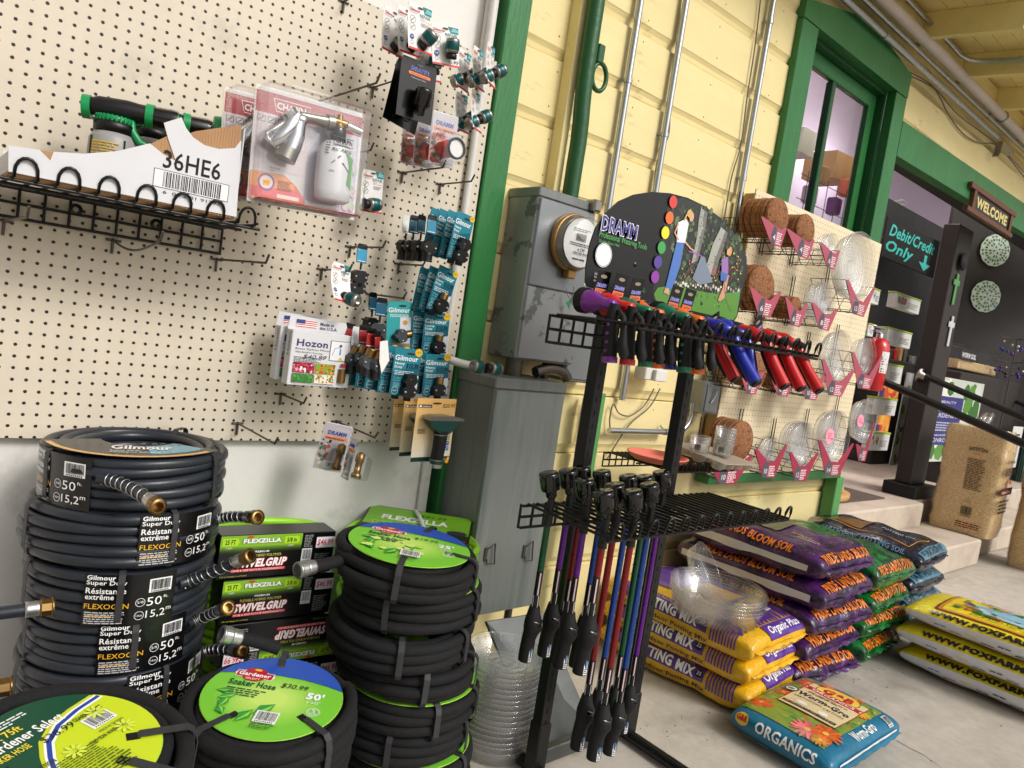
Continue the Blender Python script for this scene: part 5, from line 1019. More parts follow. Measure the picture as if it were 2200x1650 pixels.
# printed hose boxes
def flexbox(label, TL, TR, BL, Y, flip=False):
    a, b_, c_ = at(*TL, Y), at(*TR, Y), at(*BL, Y); w = (b_-a).x; h = a.z-c_.z; o = thing('hose_box', label, 'hose box', (a.x+w/2, Y, c_.z), (0, math.radians(1.5), -.02), 'boxed lime green hoses')
    b = MB(); b.box(-w/2, 0, 0, w/2, .075, h, bev=.002); part('carton', b, 'wrap_black', o)
    b = MB(); 
    for k in range(4): b.tube([((w/2+.012)*math.cos(q), .11+.07*math.sin(q), .016+.021*k) for q in [2*math.pi*j/40 for j in range(40)]], .0105, 8, True)
    part('hose', b, 'hose_green', o)
    P = Print(step=.05); wl2 = w*.69
    P.rect(-w/2+.001, h*.7, -w/2+wl2, h*.985, (126, 176, 40))
    for k in range(5): P.rect(-w/2+.001, h*(.7-.03*k), -w/2+wl2, h*(.73-.03*k), tuple(int(v*(1-.17*(k+1))) for v in (120, 170, 40)), up=(k == 0))
    L0 = -w/2
    for u0, s1, s2 in ((.02, '25 FT', '7.6M'), (.535, '5/8 in', '15.8MM')): P.poly([(L0+w*u0, h*.76), (L0+w*(u0+.12), h*.76), (L0+w*(u0+.135), h*.84), (L0+w*(u0+.12), h*.93), (L0+w*u0, h*.93)], (170, 212, 40)); P.text(s1, L0+w*(u0+.02), h*.79, w*.085, h*.11, (20, 40, 12), bold=.03); P.text(s2, L0+w*(u0+.03), h*.69, w*.05, h*.045, (220, 226, 210))
    P.ell(L0+w*.24, h*.95, w*.03, h*.025, (190, 60, 30)); P.text('FLEXZILLA', L0+w*.18, h*.8, w*.33, h*.11, (16, 20, 16), bold=.07); P.text('FLEXZILLA', L0+w*.185, h*.808, w*.32, h*.1, (236, 238, 236), bold=.05); P.text('PREMIUM', L0+w*.28, h*.585, w*.13, h*.045, (236, 236, 236), bold=.02); P.text('FLEXIBLE HYBRID POLYMER', L0+w*.16, h*.49, w*.36, h*.06, (196, 206, 80)); P.text('SWIVELGRIP', L0+w*.105, h*.245, w*.475, h*.215, (206, 30, 36), bold=.09, shear=.22); P.text('SWIVELGRIP', L0+w*.11, h*.255, w*.465, h*.195, WHITE, bold=.045, shear=.22); P.rect(L0+w*.11, h*.16, L0+w*.57, h*.225, (206, 30, 36)); P.text('HOSE & GRIP ROTATE INDEPENDENTLY', L0+w*.12, h*.17, w*.44, h*.045, WHITE); P.text("If it's not Flexzilla, it's not Flexzilla", L0+w*.03, h*.05, w*.22, h*.04, (190, 190, 60))
    P.barcode(L0+w*.70, h*.3, w*.09, h*.32); P.greek(L0+w*.71, h*.66, w*.08, h*.3, 8, (150, 150, 150)); P.greek(L0+w*.82, h*.1, w*.14, h*.4, 9, (130, 130, 130)); P.rect(L0+w*.82, h*.62, L0+w*.99, h*.88, (236, 232, 234)); P.text('$46.99', L0+w*.83, h*.66, w*.15, h*.17, (214, 40, 80), shear=.15, bold=.02)
    P.build(o, (lambda u, v, d: (-u, -d, h-v)) if flip else flat)
flexbox('printed black hose box on top of its stack, price sticker 46.99', (473, 1156), (719, 1145), (478, 1250), 1.60)
flexbox('printed black hose box in the middle of its stack', (478, 1254), (714, 1246), (482, 1346), 1.60)
flexbox('printed black hose box lying upside down at the bottom of the visible stack', (484, 1350), (722, 1340), (488, 1446), 1.60, True)
b = MB(); pz = at(600, 1446, 1.6).z
for k in range(3): flexbox(['hose box hidden low in the printed box stack', 'hose box hidden near the floor in the printed box stack', 'lowest hose box of the printed box stack'][k], (486, 1452+96*k), (722, 1442+96*k), (490, 1546+96*k), 1.60) if at(490, 1546+96*k, 1.6).z > 0 else None
# ---------------------------------------------------------------- stack of clear saucers
def saucer_mb(R, h, rings=3, t=.0):
    b = MB(); pr = [(0, .004), (R*.1, .0045)]
    for k in range(rings): q = .2+.55*k/rings; pr += [(R*q, .004), (R*(q+.03), .0065), (R*(q+.06), .004)]
    pr += [(R*.84, .002), (R*.87, .003), (R*.97, h*.93), (R*.975, h*.97), (R, h), (R*1.005, h*.97)]
    b.lathe(pr, 80); return b
filmmat('clear_milky', base=.06, gain=.6, rough=.1, haze=.13, bump=(14, .2, .003)); me = saucer_mb(.118, .045).mesh('saucer'); me.materials.append(MATS['clear_milky'])
pc = at(1085, 1500, 1.50)
for k in range(17):
    o = bpy.data.objects.new('clear_saucer', me); link(o); o.location = (1.405+random.uniform(-.003, .003), 1.47+random.uniform(-.003, .003), .004+.0155*k); o.rotation_euler = (random.uniform(-.008, .008), random.uniform(-.008, .008), 0)
    tag(o, 'topmost clear saucer of the tall nested stack on the floor' if k == 16 else 'clear plastic saucer inside the tall nested stack on the floor', 'saucer', 'clear saucers nested in the tall floor stack')
# ================================================================ black display rack
mat('rack_black', (11, 11, 12), .35, nz=(20, .2), bump=(60, .15, .001)); mat('sign_black', (18, 18, 20), .3, nz=(3, .12), coat=.15)
rk = thing('display_rack', 'black metal display rack with an arched watering tool sign', 'display rack', (1.615, 1.3, 0))
for x in (-.195, .195):
    b = MB(); b.box(x-.018, -.012, .02, x+.018, .024, 1.34, bev=.002); po_ = part('upright', b, 'rack_black', rk)
    b = MB()
    for k in range(34): z = .12+.036*k; b.box(x-.004, -.0135, z, x+.004, -.0118, z+.014)
    part('slots', b, 'near_black', po_, kind='stuff')
    b = MB(); b.tube([(x, .2, .02), (x, .0, .022), (x, -.28, .024), (x, -.34, .018), (x, -.37, .008)], [.018, .018, .018, .017, .014], 8); part('foot', b, 'rack_black', rk)
    b = MB(); b.box(x-.022, -.016, .02, x+.022, .028, .16, bev=.003); part('sleeve', b, 'rack_black', rk)
b = MB(); b.box(-.175, -.006, .03, .175, .02, .075, bev=.003); part('base_bar', b, 'sheet_galv', rk)
b = MB(); b.box(-.175, .0, 1.2, .175, .02, 1.23, bev=.002); part('crossbar', b, 'rack_black', rk)
wire_shelf('nozzle_shelf', 'upper wire shelf of the black rack holding hose nozzles', 1.205, 2.005, 1.28, 1.0, 1.262, 13, hgt=.065, loops_up=.036, lw=.028, nv=20, rw=.004)
wire_shelf('wand_shelf', 'lower wire shelf of the black rack holding watering wands', 1.205, 2.005, 1.28, 1.0, .788, 13, hgt=.055, loops_up=.038, lw=.03, nv=20, rw=.004)
# arched sign
SY = 1.262; SX, SZ = 1.65, 1.30
def S(px, py): p = at(px, py, SY); return (p.x-SX, p.z-SZ)
sg = thing('arched_sign', 'arched black sign board with colour dots and a garden picture', 'sign', (SX, SY, SZ))
out = [(1258, 606), (1260, 570), (1268, 525), (1280, 490), (1302, 457), (1330, 432), (1362, 418), (1400, 412), (1440, 415), (1478, 425), (1515, 443), (1548, 468), (1576, 498), (1594, 525), (1604, 552), (1605, 585), (1584, 680), (1576, 692), (1560, 690), (1420, 654), (1275, 620), (1262, 616)]
b = MB(); b.prism([S(*q) for q in out], 0, .004); part('panel', b, 'sign_black', sg)
P = Print(); pic = [(1436, 432), (1465, 425), (1500, 437), (1538, 462), (1568, 492), (1592, 525), (1602, 552), (1602, 585), (1582, 678), (1574, 688), (1410, 650), (1402, 640), (1404, 600)]
P.poly([S(*q) for q in pic], (22, 30, 20)); g = lambda *q: [S(*k) for k in q]
rd = random.Random(3)
for k in range(700):
    px, py = rd.uniform(1440, 1595), rd.uniform(445, 640)
    if py < 640+(px-1440)*.1 and not (px > 1560 and py < 500) and not (px > 1530 and py < 465): u, v = S(px, py); P.d += 1e-6; sz = 2.2-1.6*k/700; P.ell(u, v, sz*rd.uniform(.003, .007), sz*rd.uniform(.002, .005), rd.choice([(30, 44, 24), (54, 78, 40), (14, 18, 14), (78, 104, 52), (36, 40, 36), (22, 30, 20), (100, 120, 70), (60, 52, 44)]), n=6, up=False, rot=rd.uniform(0, 3))
P.poly(g((1404, 632), (1412, 618), (1450, 612), (1500, 625), (1540, 632), (1590, 625), (1582, 678), (1574, 688), (1410, 650)), (86, 140, 50)); P.blobs(*S(1420, 645), *S(1570, 640), 40, .002, .006, [(70, 124, 40), (106, 160, 64), (60, 110, 40)], 5)
P.poly(g((1505, 447), (1519, 456), (1514, 490), (1507, 522), (1498, 560), (1484, 566), (1490, 540), (1497, 505), (1500, 475)), (156, 158, 150)); P.poly(g((1512, 452), (1519, 456), (1514, 490), (1507, 522), (1498, 560), (1493, 562), (1500, 525), (1508, 490)), (112, 112, 104)); P.poly(g((1548, 488), (1562, 500), (1554, 530), (1543, 560), (1536, 590), (1508, 590), (1520, 560), (1530, 525)), (164, 164, 156)); P.poly(g((1557, 496), (1562, 500), (1554, 530), (1543, 560), (1536, 590), (1526, 590), (1534, 560), (1546, 528)), (110, 108, 100))
for k in range(40):
    t = rd.random(); q = (1504-16*t+rd.uniform(0, 9), 455+95*t) if k % 2 else (1549-28*t+rd.uniform(0, 14), 495+85*t); u, v = S(*q); P.rect(u, v, u+rd.uniform(.004, .010), v+.0016, rd.choice([(60, 56, 50), (84, 80, 74), (196, 196, 190)]), up=False)
for k in range(110): u, v = S(rd.uniform(1462, 1592), rd.gauss(582, 16)); P.ell(u, v, rd.uniform(.0015, .004), rd.uniform(.0015, .003), rd.choice([(210, 50, 40), (220, 90, 110), (230, 200, 60), (70, 120, 50), (200, 60, 120)]), n=7, up=(k == 0))
for k in range(26): u, v = S(1450+5.4*k, 606+.6*k+(k % 3)*3); P.ell(u, v, rd.uniform(.004, .007), rd.uniform(.003, .006), rd.choice([(196, 192, 184), (150, 146, 140), (220, 216, 208)]), n=8, up=(k == 0))
P.poly(g((1505, 550), (1512, 552), (1530, 606), (1500, 612), (1486, 598)), (120, 132, 150)); P.line(g((1478, 540), (1495, 545), (1508, 552)), .003, (150, 100, 190))
# printed gardener and child
P.poly(g((1452, 520), (1468, 522), (1460, 570), (1442, 622), (1428, 618), (1440, 570)), (76, 116, 190)); P.poly(g((1428, 618), (1436, 620), (1436, 634), (1424, 628)), (206, 160, 130)); P.poly(g((1455, 478), (1472, 470), (1478, 480), (1470, 522), (1452, 520)), (232, 232, 236)); P.line(g((1456, 480), (1448, 500), (1456, 516)), .006, (214, 160, 126)); P.line(g((1470, 520), (1482, 534), (1490, 540)), .005, (214, 160, 126)); u, v = S(1484, 466); P.ell(u, v, .010, .013, (216, 164, 130)); u, v = S(1480, 459); P.ell(u, v, .012, .011, (206, 168, 96)); P.line(g((1474, 460), (1468, 474)), .006, (206, 168, 96))
P.poly(g((1556, 590), (1564, 592), (1554, 640), (1544, 648), (1540, 644), (1550, 620)), (206, 150, 120)); P.poly(g((1546, 584), (1562, 586), (1558, 606), (1546, 602)), (70, 110, 180)); P.poly(g((1548, 556), (1562, 552), (1562, 588), (1548, 584)), (150, 110, 180)); u, v = S(1566, 540); P.ell(u, v, .010, .014, (206, 150, 90)); u, v = S(1562, 541); P.ell(u, v, .007, .010, (214, 164, 130)); P.line(g((1552, 590), (1556, 640), (1570, 668)), .0015, (80, 80, 70))
for (px, py), c_ in zip(((1444, 434), (1436, 468), (1427, 500), (1419, 532), (1411, 563), (1405, 595)), ((214, 60, 44), (236, 106, 30), (240, 222, 30), (60, 160, 76), (84, 60, 150), (146, 56, 158))): u, v = S(px, py); P.ell(u, v, .0165, .0165, c_, up=False)
a = S(1288, 494); e = S(1365, 510); P.text('DRAMM', a[0]-.001, a[1]-.001, e[0]-a[0]+.002, .040, (230, 230, 240), bold=.07); P.text('DRAMM', a[0]+.001, a[1]+.001, e[0]-a[0]-.002, .036, (62, 54, 130), bold=.03)
a = S(1284, 512); e = S(1387, 530); P.text('Professional Watering Tools', a[0], a[1], e[0]-a[0], .019, (84, 176, 84)); a = S(1283, 522); P.text('Quality Since 1941', a[0], a[1]+.001, .075, .009, (84, 176, 84))
u, v = S(1294, 548); P.ell(u, v, .030, .030, (236, 236, 236)); P.ring(u, v, .0285, .0012, (40, 40, 44)); a = S(1274, 590); P.text('DRAMM CORPORATION\nMANITOWOC, WI\ndramm.com', a[0], a[1]-.016, .05, .022, (200, 200, 200)); u, v = S(1380, 624); P.line([(u-.005, v-.004), (u, v+.006), (u+.005, v-.004), (u-.005, v-.004)], .0016, (60, 150, 70))
P.build(sg, flat, 'print_gloss')
for px, py in ((1365, 568), (1324, 609), (1506, 652)): u, v = S(px, py); b = MB(); b.lathe([(0, .003), (.004, .0025), (.007 if px == 1365 else .003, 0)], 14, M3((u, -.0005, v), (0, -1, 0))); part('rivet', b, 'sign_black', sg)
# ---------------------------------------------------------------- hose nozzles
NOZ = {'purple': (110, 32, 130), 'red': (196, 24, 26), 'green': (14, 104, 74), 'orange': (226, 104, 20), 'blue': (28, 44, 160)}
for k, c_ in NOZ.items(): mat('noz_'+k, c_, .32, nz=(30, .06), coat=.2); mat('alu_'+k, {'purple': (92, 24, 128), 'red': (122, 20, 28), 'green': (14, 76, 48), 'blue': (26, 66, 140), 'orange': (200, 90, 20)}[k], .28, .35, nz=(30, .06), coat=.2)
def noz_tag(o, colr, x=.014, y=.05, z=.03, rot=0, lean=.15):
    Rm = Matrix.Translation((x, y, z)) @ Matrix.Rotation(rot, 4, 'Y') @ Matrix.Rotation(lean, 4, 'X') @ Matrix.Scale(1.08, 4)
    b = MB(); b.box(-.021, 0, 0, .021, .0008, .07, m=Rm); t = part('tag', b, 'card_black', o)
    P = Print(); P.ell(0, .058, .010, .004, (150, 140, 120)); P.text('DRAMM', -.016, .034, .032, .009, (150, 150, 230), bold=.06, shear=.1); P.rect(-.018, .02, .018, .031, (222, 120, 80)); P.text('ColorStorm', -.013, .0225, .026, .006, (60, 20, 10)); P.greek(-.016, .004, .032, .012, 3, (120, 120, 124)); P.build(t, lambda u, v, d: tuple(Rm @ Vector((u, -d, v))), 'print_gloss')
def nozzle_round(label, px, py, Y, c, tagz=True, ry=0, rot=0, head=True):
    p = at(px, py, Y); o = thing('hose_nozzle', label, 'hose nozzle', (p.x, Y, 1.278), (0, ry, rot), 'hose nozzles on the rack'); m = 'noz_'+c
    b = MB(); b.lathe([(0, .0), (.012, .0), (.014, .02), (.016, .045), (.024, .06), (.0285, .075), (.0285, .085)], 26, M3((0, -.02, .026), (0, 1, .05))); part('bell', b, m, o)
    b = MB(); b.lathe([(.0285, .085), (.030, .086)]+[(.030+(.0012 if k % 2 else 0), .087+k*.003) for k in range(8)]+[(.028, .112), (0, .112)], 30, M3((0, -.02, .026), (0, 1, .05))); part('dial', b, 'rubber', o)
    b = MB(); b.tube([(0, -.02, .03), (0, -.018, .0), (0, -.022, -.045), (0, -.03, -.095)], [.013, .0145, .0155, .0165], 16); g_ = part('grip', b, 'rubber', o)
    b = MB()
    for k in range(4): b.lathe([(0, .002), (.004, .0015), (.0045, 0)], 10, M3((-.0148, -.021-.002*k, -.02-.02*k), (-1, -.3, 0)))
    part('dots', b, m, g_, kind='stuff')
    b = MB(); b.tube([(0, -.0295, -.093), (0, -.031, -.106)], .0185, 16); part('end_ring', b, m, o)
    b = MB(); b.tube([(0, -.034, .016), (0, -.052, .0), (0, -.058, -.03), (0, -.062, -.06), (0, -.07, -.082), (0, -.07, -.094)], [.005, .007, .0085, .011, .0125, .006], 12); part('trigger', b, 'rubber', o)
    if tagz: noz_tag(o, c, rot=random.uniform(-.1, .1))
    return o
def nozzle_fan(label, px, py, Y, c, big=False, rot=0, out=.06):
    p = at(px, py, Y); o = thing('hose_nozzle', label, 'hose nozzle', (p.x, Y, 1.272), (0, 0, rot), 'hose nozzles on the rack'); m = 'noz_'+c
    hd_ = .03 if big else .02
    b = MB(); b.lathe([(0, 0), (.013, 0), (.016, .02), (.022, .04), (hd_, .058), (hd_, .075)], 24, M3((0, -.01, .02), (0, 1, .15))); part('bell', b, m, o)
    b = MB(); b.lathe([(hd_, .075), (hd_+.002, .076), (hd_+.002, .1), (hd_-.004, .104), (0, .104)], 24, M3((0, -.01, .02), (0, 1, .15))); b.tube([(0, -.012, .018), (0, -.035, .01)], [.015, .013], 12); part('dial', b, 'rubber', o)
    b = MB(); b.tube([(0, -.02, .01), (0, -.034, -.02), (0, -.04-out*.3, -.055), (0, -.045-out*.8, -.1)], [.014, .016, .0165, .017], 16); part('grip', b, m, o)
    b = MB(); b.tube([(0, -.008, .0), (0, -.022, -.02), (0, -.026-out*.3, -.055), (0, -.032-out*.75, -.094)], [.008, .0125, .013, .0125], 12); part('grip_pad', b, 'rubber', o)
    b = MB(); b.tube([(0, -.0455-out*.8, -.1), (0, -.047-out*.83, -.1035)], [.014, .0135], 14); part('inlet', b, 'near_black', o)
    return o
nozzle_round('purple hose nozzle at the left end of the nozzle shelf', 1300, 700, 1.15, 'purple'); nozzle_round('red hose nozzle right next to the purple one', 1338, 705, 1.13, 'red')
nozzle_round('dark green hose nozzle behind the red one', 1378, 705, 1.14, 'green'); nozzle_round('orange hose nozzle half hidden in the middle of the shelf', 1402, 710, 1.15, 'orange', False)
nozzle_round('blue hose nozzle half hidden in the middle of the shelf', 1430, 715, 1.17, 'blue', False); nozzle_round('green hose nozzle with a bright bell in the middle of the shelf', 1462, 705, 1.1, 'green'); nozzle_round('orange hose nozzle right of the green bell', 1490, 715, 1.1, 'orange')
nozzle_fan('slim red nozzle behind the orange one', 1520, 720, 1.14, 'red', rot=.2); nozzle_fan('curved dark blue nozzle left of the big blue bell', 1560, 725, 1.08, 'blue', rot=.1, out=.07); o = nozzle_fan('blue hose nozzle with a big round bell', 1592, 715, 1.12, 'blue', True, out=.02); noz_tag(o, 'blue', -.03, .06, .0, -.5)
nozzle_fan('dark green nozzle mostly hidden between the blue ones', 1575, 720, 1.18, 'green'); nozzle_fan('first red fan nozzle right of the blue bell', 1632, 735, 1.07, 'red', out=.06); o = nozzle_fan('second red fan nozzle right of the blue bell', 1668, 740, 1.06, 'red', out=.06); noz_tag(o, 'red', -.01, .05, .01, -.6); nozzle_fan('red fan nozzle at the right end of the nozzle shelf', 1702, 745, 1.07, 'red', out=.07)
# ---------------------------------------------------------------- watering wands
def wand(label, tx, ty, bx, by, Y, c, lean=0):
    p = at(tx, ty, Y); zb = at(bx, by, Y).z; o = thing('watering_wand', label, 'watering wand', (p.x, Y, .79), (0, math.radians(lean), 0), 'watering wands on the rack'); L = .79-zb
    b = MB(); b.lathe([(0, .062), (.0225, .062), (.0235, .058), (.0235, .026), (.0225, .024), (.0225, .02), (.014, .016), (.0135, .004), (.011, .0), (0, 0)], 26, M3((0, .0, .035), (-.28, .12, 1)) @ Matrix.Scale(1.02, 4)); part('head', b, 'black_gloss', o)
    b = MB(); b.tube([(0, 0, .04), (0, 0, .0), (0, 0, -.035)], [.0085, .0105, .0115], 14); part('neck', b, 'black_plastic', o)
    s = -(L-.235) if L > .5 else -(L-.235)
    b = MB(); b.tube([(0, 0, -.034), (0, 0, s)], .0082, 14); part('shaft', b, 'alu_'+c, o)
    b = MB(); b.tube([(0, 0, s), (0, 0, s-.095)], .0084, 14); lb = part('label_sleeve', b, 'wrap_black', o)
    P = Print(d0=.0002); P.greek(-.006, s-.055, .012, .05, 1, (200, 170, 180)); P.rect(.001, s-.06, .004, s-.004, (220, 190, 200)); P.rect(-.007, s-.092, .007, s-.062, (230, 230, 230))
    for k in range(7): P.rect(-.006, s-.09+k*.004, .005, s-.0885+k*.004, (20, 20, 20), up=(k == 0))
    t0 = TH0(p.x, Y); P.build(lb, lambda u, v, d: ((.0086+d)*math.cos(t0+u/.0086), (.0086+d)*math.sin(t0+u/.0086), v), 'print_gloss')
    h0 = s-.095; b = MB(); b.tube([(0, 0, h0+.004), (0, 0, h0-.012), (0, -.002, h0-.03), (0, -.004, h0-.05), (0, .0, h0-.062), (0, .004, h0-.08), (0, .006, h0-.12), (0, .006, h0-.138)], [.0125, .016, .0215, .023, .019, .0175, .018, .017], 16); hd2 = part('handle', b, 'rubber', o)
    b = MB(); b.tube([(-.012, -.014, h0-.03), (.0, -.022, h0-.034), (.014, -.014, h0-.03)], [.006, .008, .006], 10); part('thumb_valve', b, 'black_gloss', hd2)
    P = Print(d0=.0003); P.rect(-.005, h0-.135, .005, h0-.085, (232, 232, 234)); P.rect(-.0015, h0-.115, .0015, h0-.1, (60, 130, 200)); P.greek(-.004, h0-.132, .008, .014, 3, (40, 40, 40)); a_ = t0+.75
    P.build(hd2, lambda u, v, d: ((.0180+d)*math.cos(a_+u/.018), .006+(.0180+d)*math.sin(a_+u/.018), v), 'print_card'); return o
for lab, t, bt, Y, c in (('short dark green watering wand at the far left of the rack', (1175, 1135), (1112, 1427), 1.22, 'green'), ('short purple watering wand next to the green one', (1214, 1135), (1147, 1417), 1.24, 'purple'), ('short purple watering wand in front of the left rack post', (1254, 1135), (1196, 1439), 1.15, 'purple'), ('short red watering wand nearest the viewer', (1299, 1138), (1230, 1455), 1.05, 'red'), ('short blue watering wand behind the near red one', (1287, 1130), (1218, 1440), 1.22, 'blue'), ('short red wand in the shadow behind the purple one', (1243, 1130), (1180, 1428), 1.27, 'red'),
    ('long red watering wand left of the long blue ones', (1320, 1135), (1226, 1618), 1.1, 'red'), ('long red watering wand hanging nearest the viewer', (1360, 1135), (1267, 1638), 1.04, 'red'), ('long blue watering wand between the two long red ones', (1344, 1135), (1255, 1597), 1.17, 'blue'), ('long blue watering wand right of the long red ones', (1393, 1133), (1301, 1626), 1.09, 'blue'), ('long dark green watering wand behind the long blue one', (1380, 1133), (1290, 1590), 1.16, 'green'), ('long purple watering wand at the right of the group', (1413, 1130), (1332, 1577), 1.2, 'purple')):
    wand(lab, *t, *bt, Y, c)
# ---------------------------------------------------------------- shelf on the wall with loose saucers
wire_shelf('low_wall_shelf', 'black wire shelf behind the rack with a pink saucer', 2.03, 2.43, 1.76, 1.46, .81, 8, hgt=.05, loops_up=.03, lw=.026, nv=12)
mat('pink_clay', (222, 120, 104), .6, nz=(10, .08)); mat('cork', (150, 100, 62), .9, nz=(120, .45), bump=(160, .9, .003), c2=(96, 58, 34), thr=(90, .5, .6)); mat('tray_clear', (190, 180, 165), .3, alpha=.55)
p = at(1405, 985, 1.6); b = MB(); b.lathe([(0, 0), (.085, 0), (.095, .006), (.108, .02), (.112, .021), (.112, .024), (.104, .024), (.092, .009), (0, .006)], 44); solo('pink_saucer', b, 'pink_clay', 'pink clay coloured plant saucer on the low wall shelf', 'saucer', (2.13, 1.6, .818))
tr = thing('egg_tray', 'clear dimpled plastic tray hanging over the shelf edge', 'tray', (2.36, 1.52, .86), (.12, .05, .1)); b = MB(); b.box(-.14, -.12, 0, .14, .12, .004, bev=.001)
for i in range(4):
    for j in range(3): b.lathe([(.03, 0), (.026, -.02), (.015, -.03), (0, -.032)], 14, Matrix.Translation((-.105+.07*i, -.08+.08*j, 0)))
part('tray', b, 'tray_clear', tr)
for k, (px, py, Y, n, lab) in enumerate(((1500, 975, 1.52, 2, 'left'), (1550, 985, 1.48, 6, 'right'))):
    p = at(px, py, Y)
    for i in range(n):
        o = thing('clear_cup', ['clear plastic cup of the short pair on the dimpled tray', 'clear plastic cup of the tall nested stack on the dimpled tray'][k], 'cup', (p.x, Y, .865+.011*i), group=['short pair of clear cups', 'tall stack of clear cups'][k])
        b = MB(); b.lathe([(0, 0), (.034, 0), (.038, .05), (.0385, .053), (.0372, .05), (.033, .002), (0, .002)], 26); part('wall', b, 'clear_plastic', o)
        if i == 0: P = Print(d0=.001, step=.01); P.barcode(-.02, .01, .028, .026); t0 = TH0(p.x, Y); P.build(o, lambda u, v, d: ((.0365+d)*math.cos(t0+u/.0365), (.0365+d)*math.sin(t0+u/.0365), v), 'print_card', 'price_label')
# ================================================================ small pegboard with saucer baskets
sp = thing('saucer_pegboard', 'small cream pegboard carrying baskets of plant saucers', 'pegboard', (0, 0, 0))
b = MB(); b.box(2.79, 1.81, .70, 4.075, 1.816, 1.966); part('panel', b, 'pegboard_small', sp)
b = MB(); b.box(2.80, 1.817, .70, 2.86, 1.872, 1.95); part('frame', b, 'plywood', sp); b = MB(); b.box(4.01, 1.817, .70, 4.07, 1.872, 1.95); part('frame', b, 'plywood', sp)
b = MB(); b.box(2.79, 1.80, .655, 4.08, 1.87, .697, bev=.003); part('rail', b, 'green_paint', sp)
b = MB(); b.box(4.05, 1.80, .0, 4.135, 1.872, .654, bev=.004); part('leg', b, 'green_pale', sp)
mat('tag_pink', (158, 40, 70), .4, nz=(6, .05)); mat('tag_pale', (172, 80, 98), .4, nz=(6, .05))
me_cork = {}; me_clear = {}
def basket(L, R_, B, Yf, num, lab, kind, c, ry, n, pale=True, sticker=False):
    o = thing('wire_basket', 'wire saucer basket '+lab, 'basket', at(*B, Yf), group='saucer baskets on the small pegboard'); o0 = o.location; Yb = 1.803
    V = lambda px, py, Y=Yf: at(px, py, Y)-o0
    l, r, bt = V(*L), V(*R_), V(*B); bl = Vector((l.x+(bt.x-l.x)*.72, 0, bt.z+.012)); br = Vector((r.x-(r.x-bt.x)*.72, 0, bt.z+.012)); dy = Vector((0, Yb-Yf, 0)); b = MB(); wr = .0016
    b.tube([l, bl, br, r], wr, 5); b.tube([l+dy, bl+dy, br+dy, r+dy], wr, 5)
    for t in (0, .3, .6, .95): b.tube([l.lerp(bl, t), l.lerp(bl, t)+dy], wr, 5); b.tube([r.lerp(br, t), r.lerp(br, t)+dy], wr, 5)
    b.tube([bl.lerp(br, .5), bl.lerp(br, .5)+dy], wr, 5)
    for s in (.35, .7): b.tube([l+dy*s, bl+dy*s, br+dy*s, r+dy*s], wr, 5)
    cx = (l.x+r.x)/2
    for s in (-.012, .012): b.tube([(cx+s, Yb-Yf-.002, bt.z), (cx+s, Yb-Yf-.002, max(l.z, r.z)+.13)], .0024, 5)
    part('wire', b, 'black_wire', o)
    w = (r-l).length; P_ = [l, l+Vector((w*.06, 0, .004)), Vector((bt.x-w*.10, 0, bt.z+.075)), Vector((bt.x+w*.10, 0, bt.z+.07)), r+Vector((-w*.06, 0, .002)), r, Vector((bt.x+w*.2, 0, bt.z+.0)), Vector((bt.x-w*.18, 0, bt.z+.002))]
    b = MB(); b.prism([(q.x, q.z) for q in P_], -.005, -.003); tg = part('price_tag', b, 'tag_pale' if pale else 'tag_pink', o)
    P = Print(d0=.0055); P.poly([(bt.x-w*.2, bt.z+.004), (bt.x-w*.06, bt.z+.002), (bt.x-w*.06, bt.z+.07), (bt.x-w*.16, bt.z+.075), (bt.x-w*.23, bt.z+.04)], (74, 76, 90)); P.text(num, bt.x-w*.16, bt.z+.02, w*.085, .022, WHITE); P.greek(bt.x-w*.03, bt.z+.008, w*.2, .05, 6, (240, 225, 228), rag=.3); P.build(tg, flat)
    cpt = at(*c, Yf+.035); rad = ry*1.0
    for i in range(n):
        if kind == 'cork':
            key = round(rad, 3)
            if key not in me_cork:
                bb = MB(); bb.lathe([(0, 0), (rad*.97, 0), (rad, .003), (rad, .0125), (rad*.97, .0155), (0, .0155)], 36); me_cork[key] = bb.mesh('cork_saucer'); me_cork[key].materials.append(MATS['cork'])
            q = bpy.data.objects.new('cork_saucer', me_cork[key]); link(q); q.location = cpt+Vector((random.uniform(-.003, .003), .0165*i, random.uniform(-.002, .002))); tag(q, ('front cork mat' if i == 0 else 'inner cork mat')+' in the basket '+lab, 'plant mat', 'cork mats in the basket '+lab)
        else:
            key = round(rad, 3)
            if key not in me_clear:
                bb = saucer_mb(rad, rad*.32, 6); me_clear[key] = bb.mesh('clear_saucer'); me_clear[key].materials.append(MATS['clear_plastic2'])
            q = bpy.data.objects.new('clear_saucer', me_clear[key]); link(q); q.location = cpt+Vector((random.uniform(-.004, .004), rad*.1+.014*i, random.uniform(-.002, .002))); tag(q, ('front clear saucer' if i == 0 else 'inner clear saucer')+' in the basket '+lab, 'saucer', 'clear saucers in the basket '+lab)
        q.rotation_euler = (math.pi/2-.06, 0, random.uniform(-.06, .06))
        if sticker and i == 0:
            P = Print(d0=.001); P.ell(0, 0, rad*.3, rad*.3, (240, 160, 180)); P.greek(-rad*.15, -rad*.1, rad*.3, rad*.25, 4, (200, 60, 90)); P.ell(rad*.18, -rad*.1, rad*.05, rad*.05, (214, 40, 70)); P.build(q, lambda u, v, d: (u, v, .007+d), 'print_card', 'sticker')
filmmat('clear_plastic2', base=.06, gain=.55, rough=.1, haze=.1, bump=(20, .3, .004))
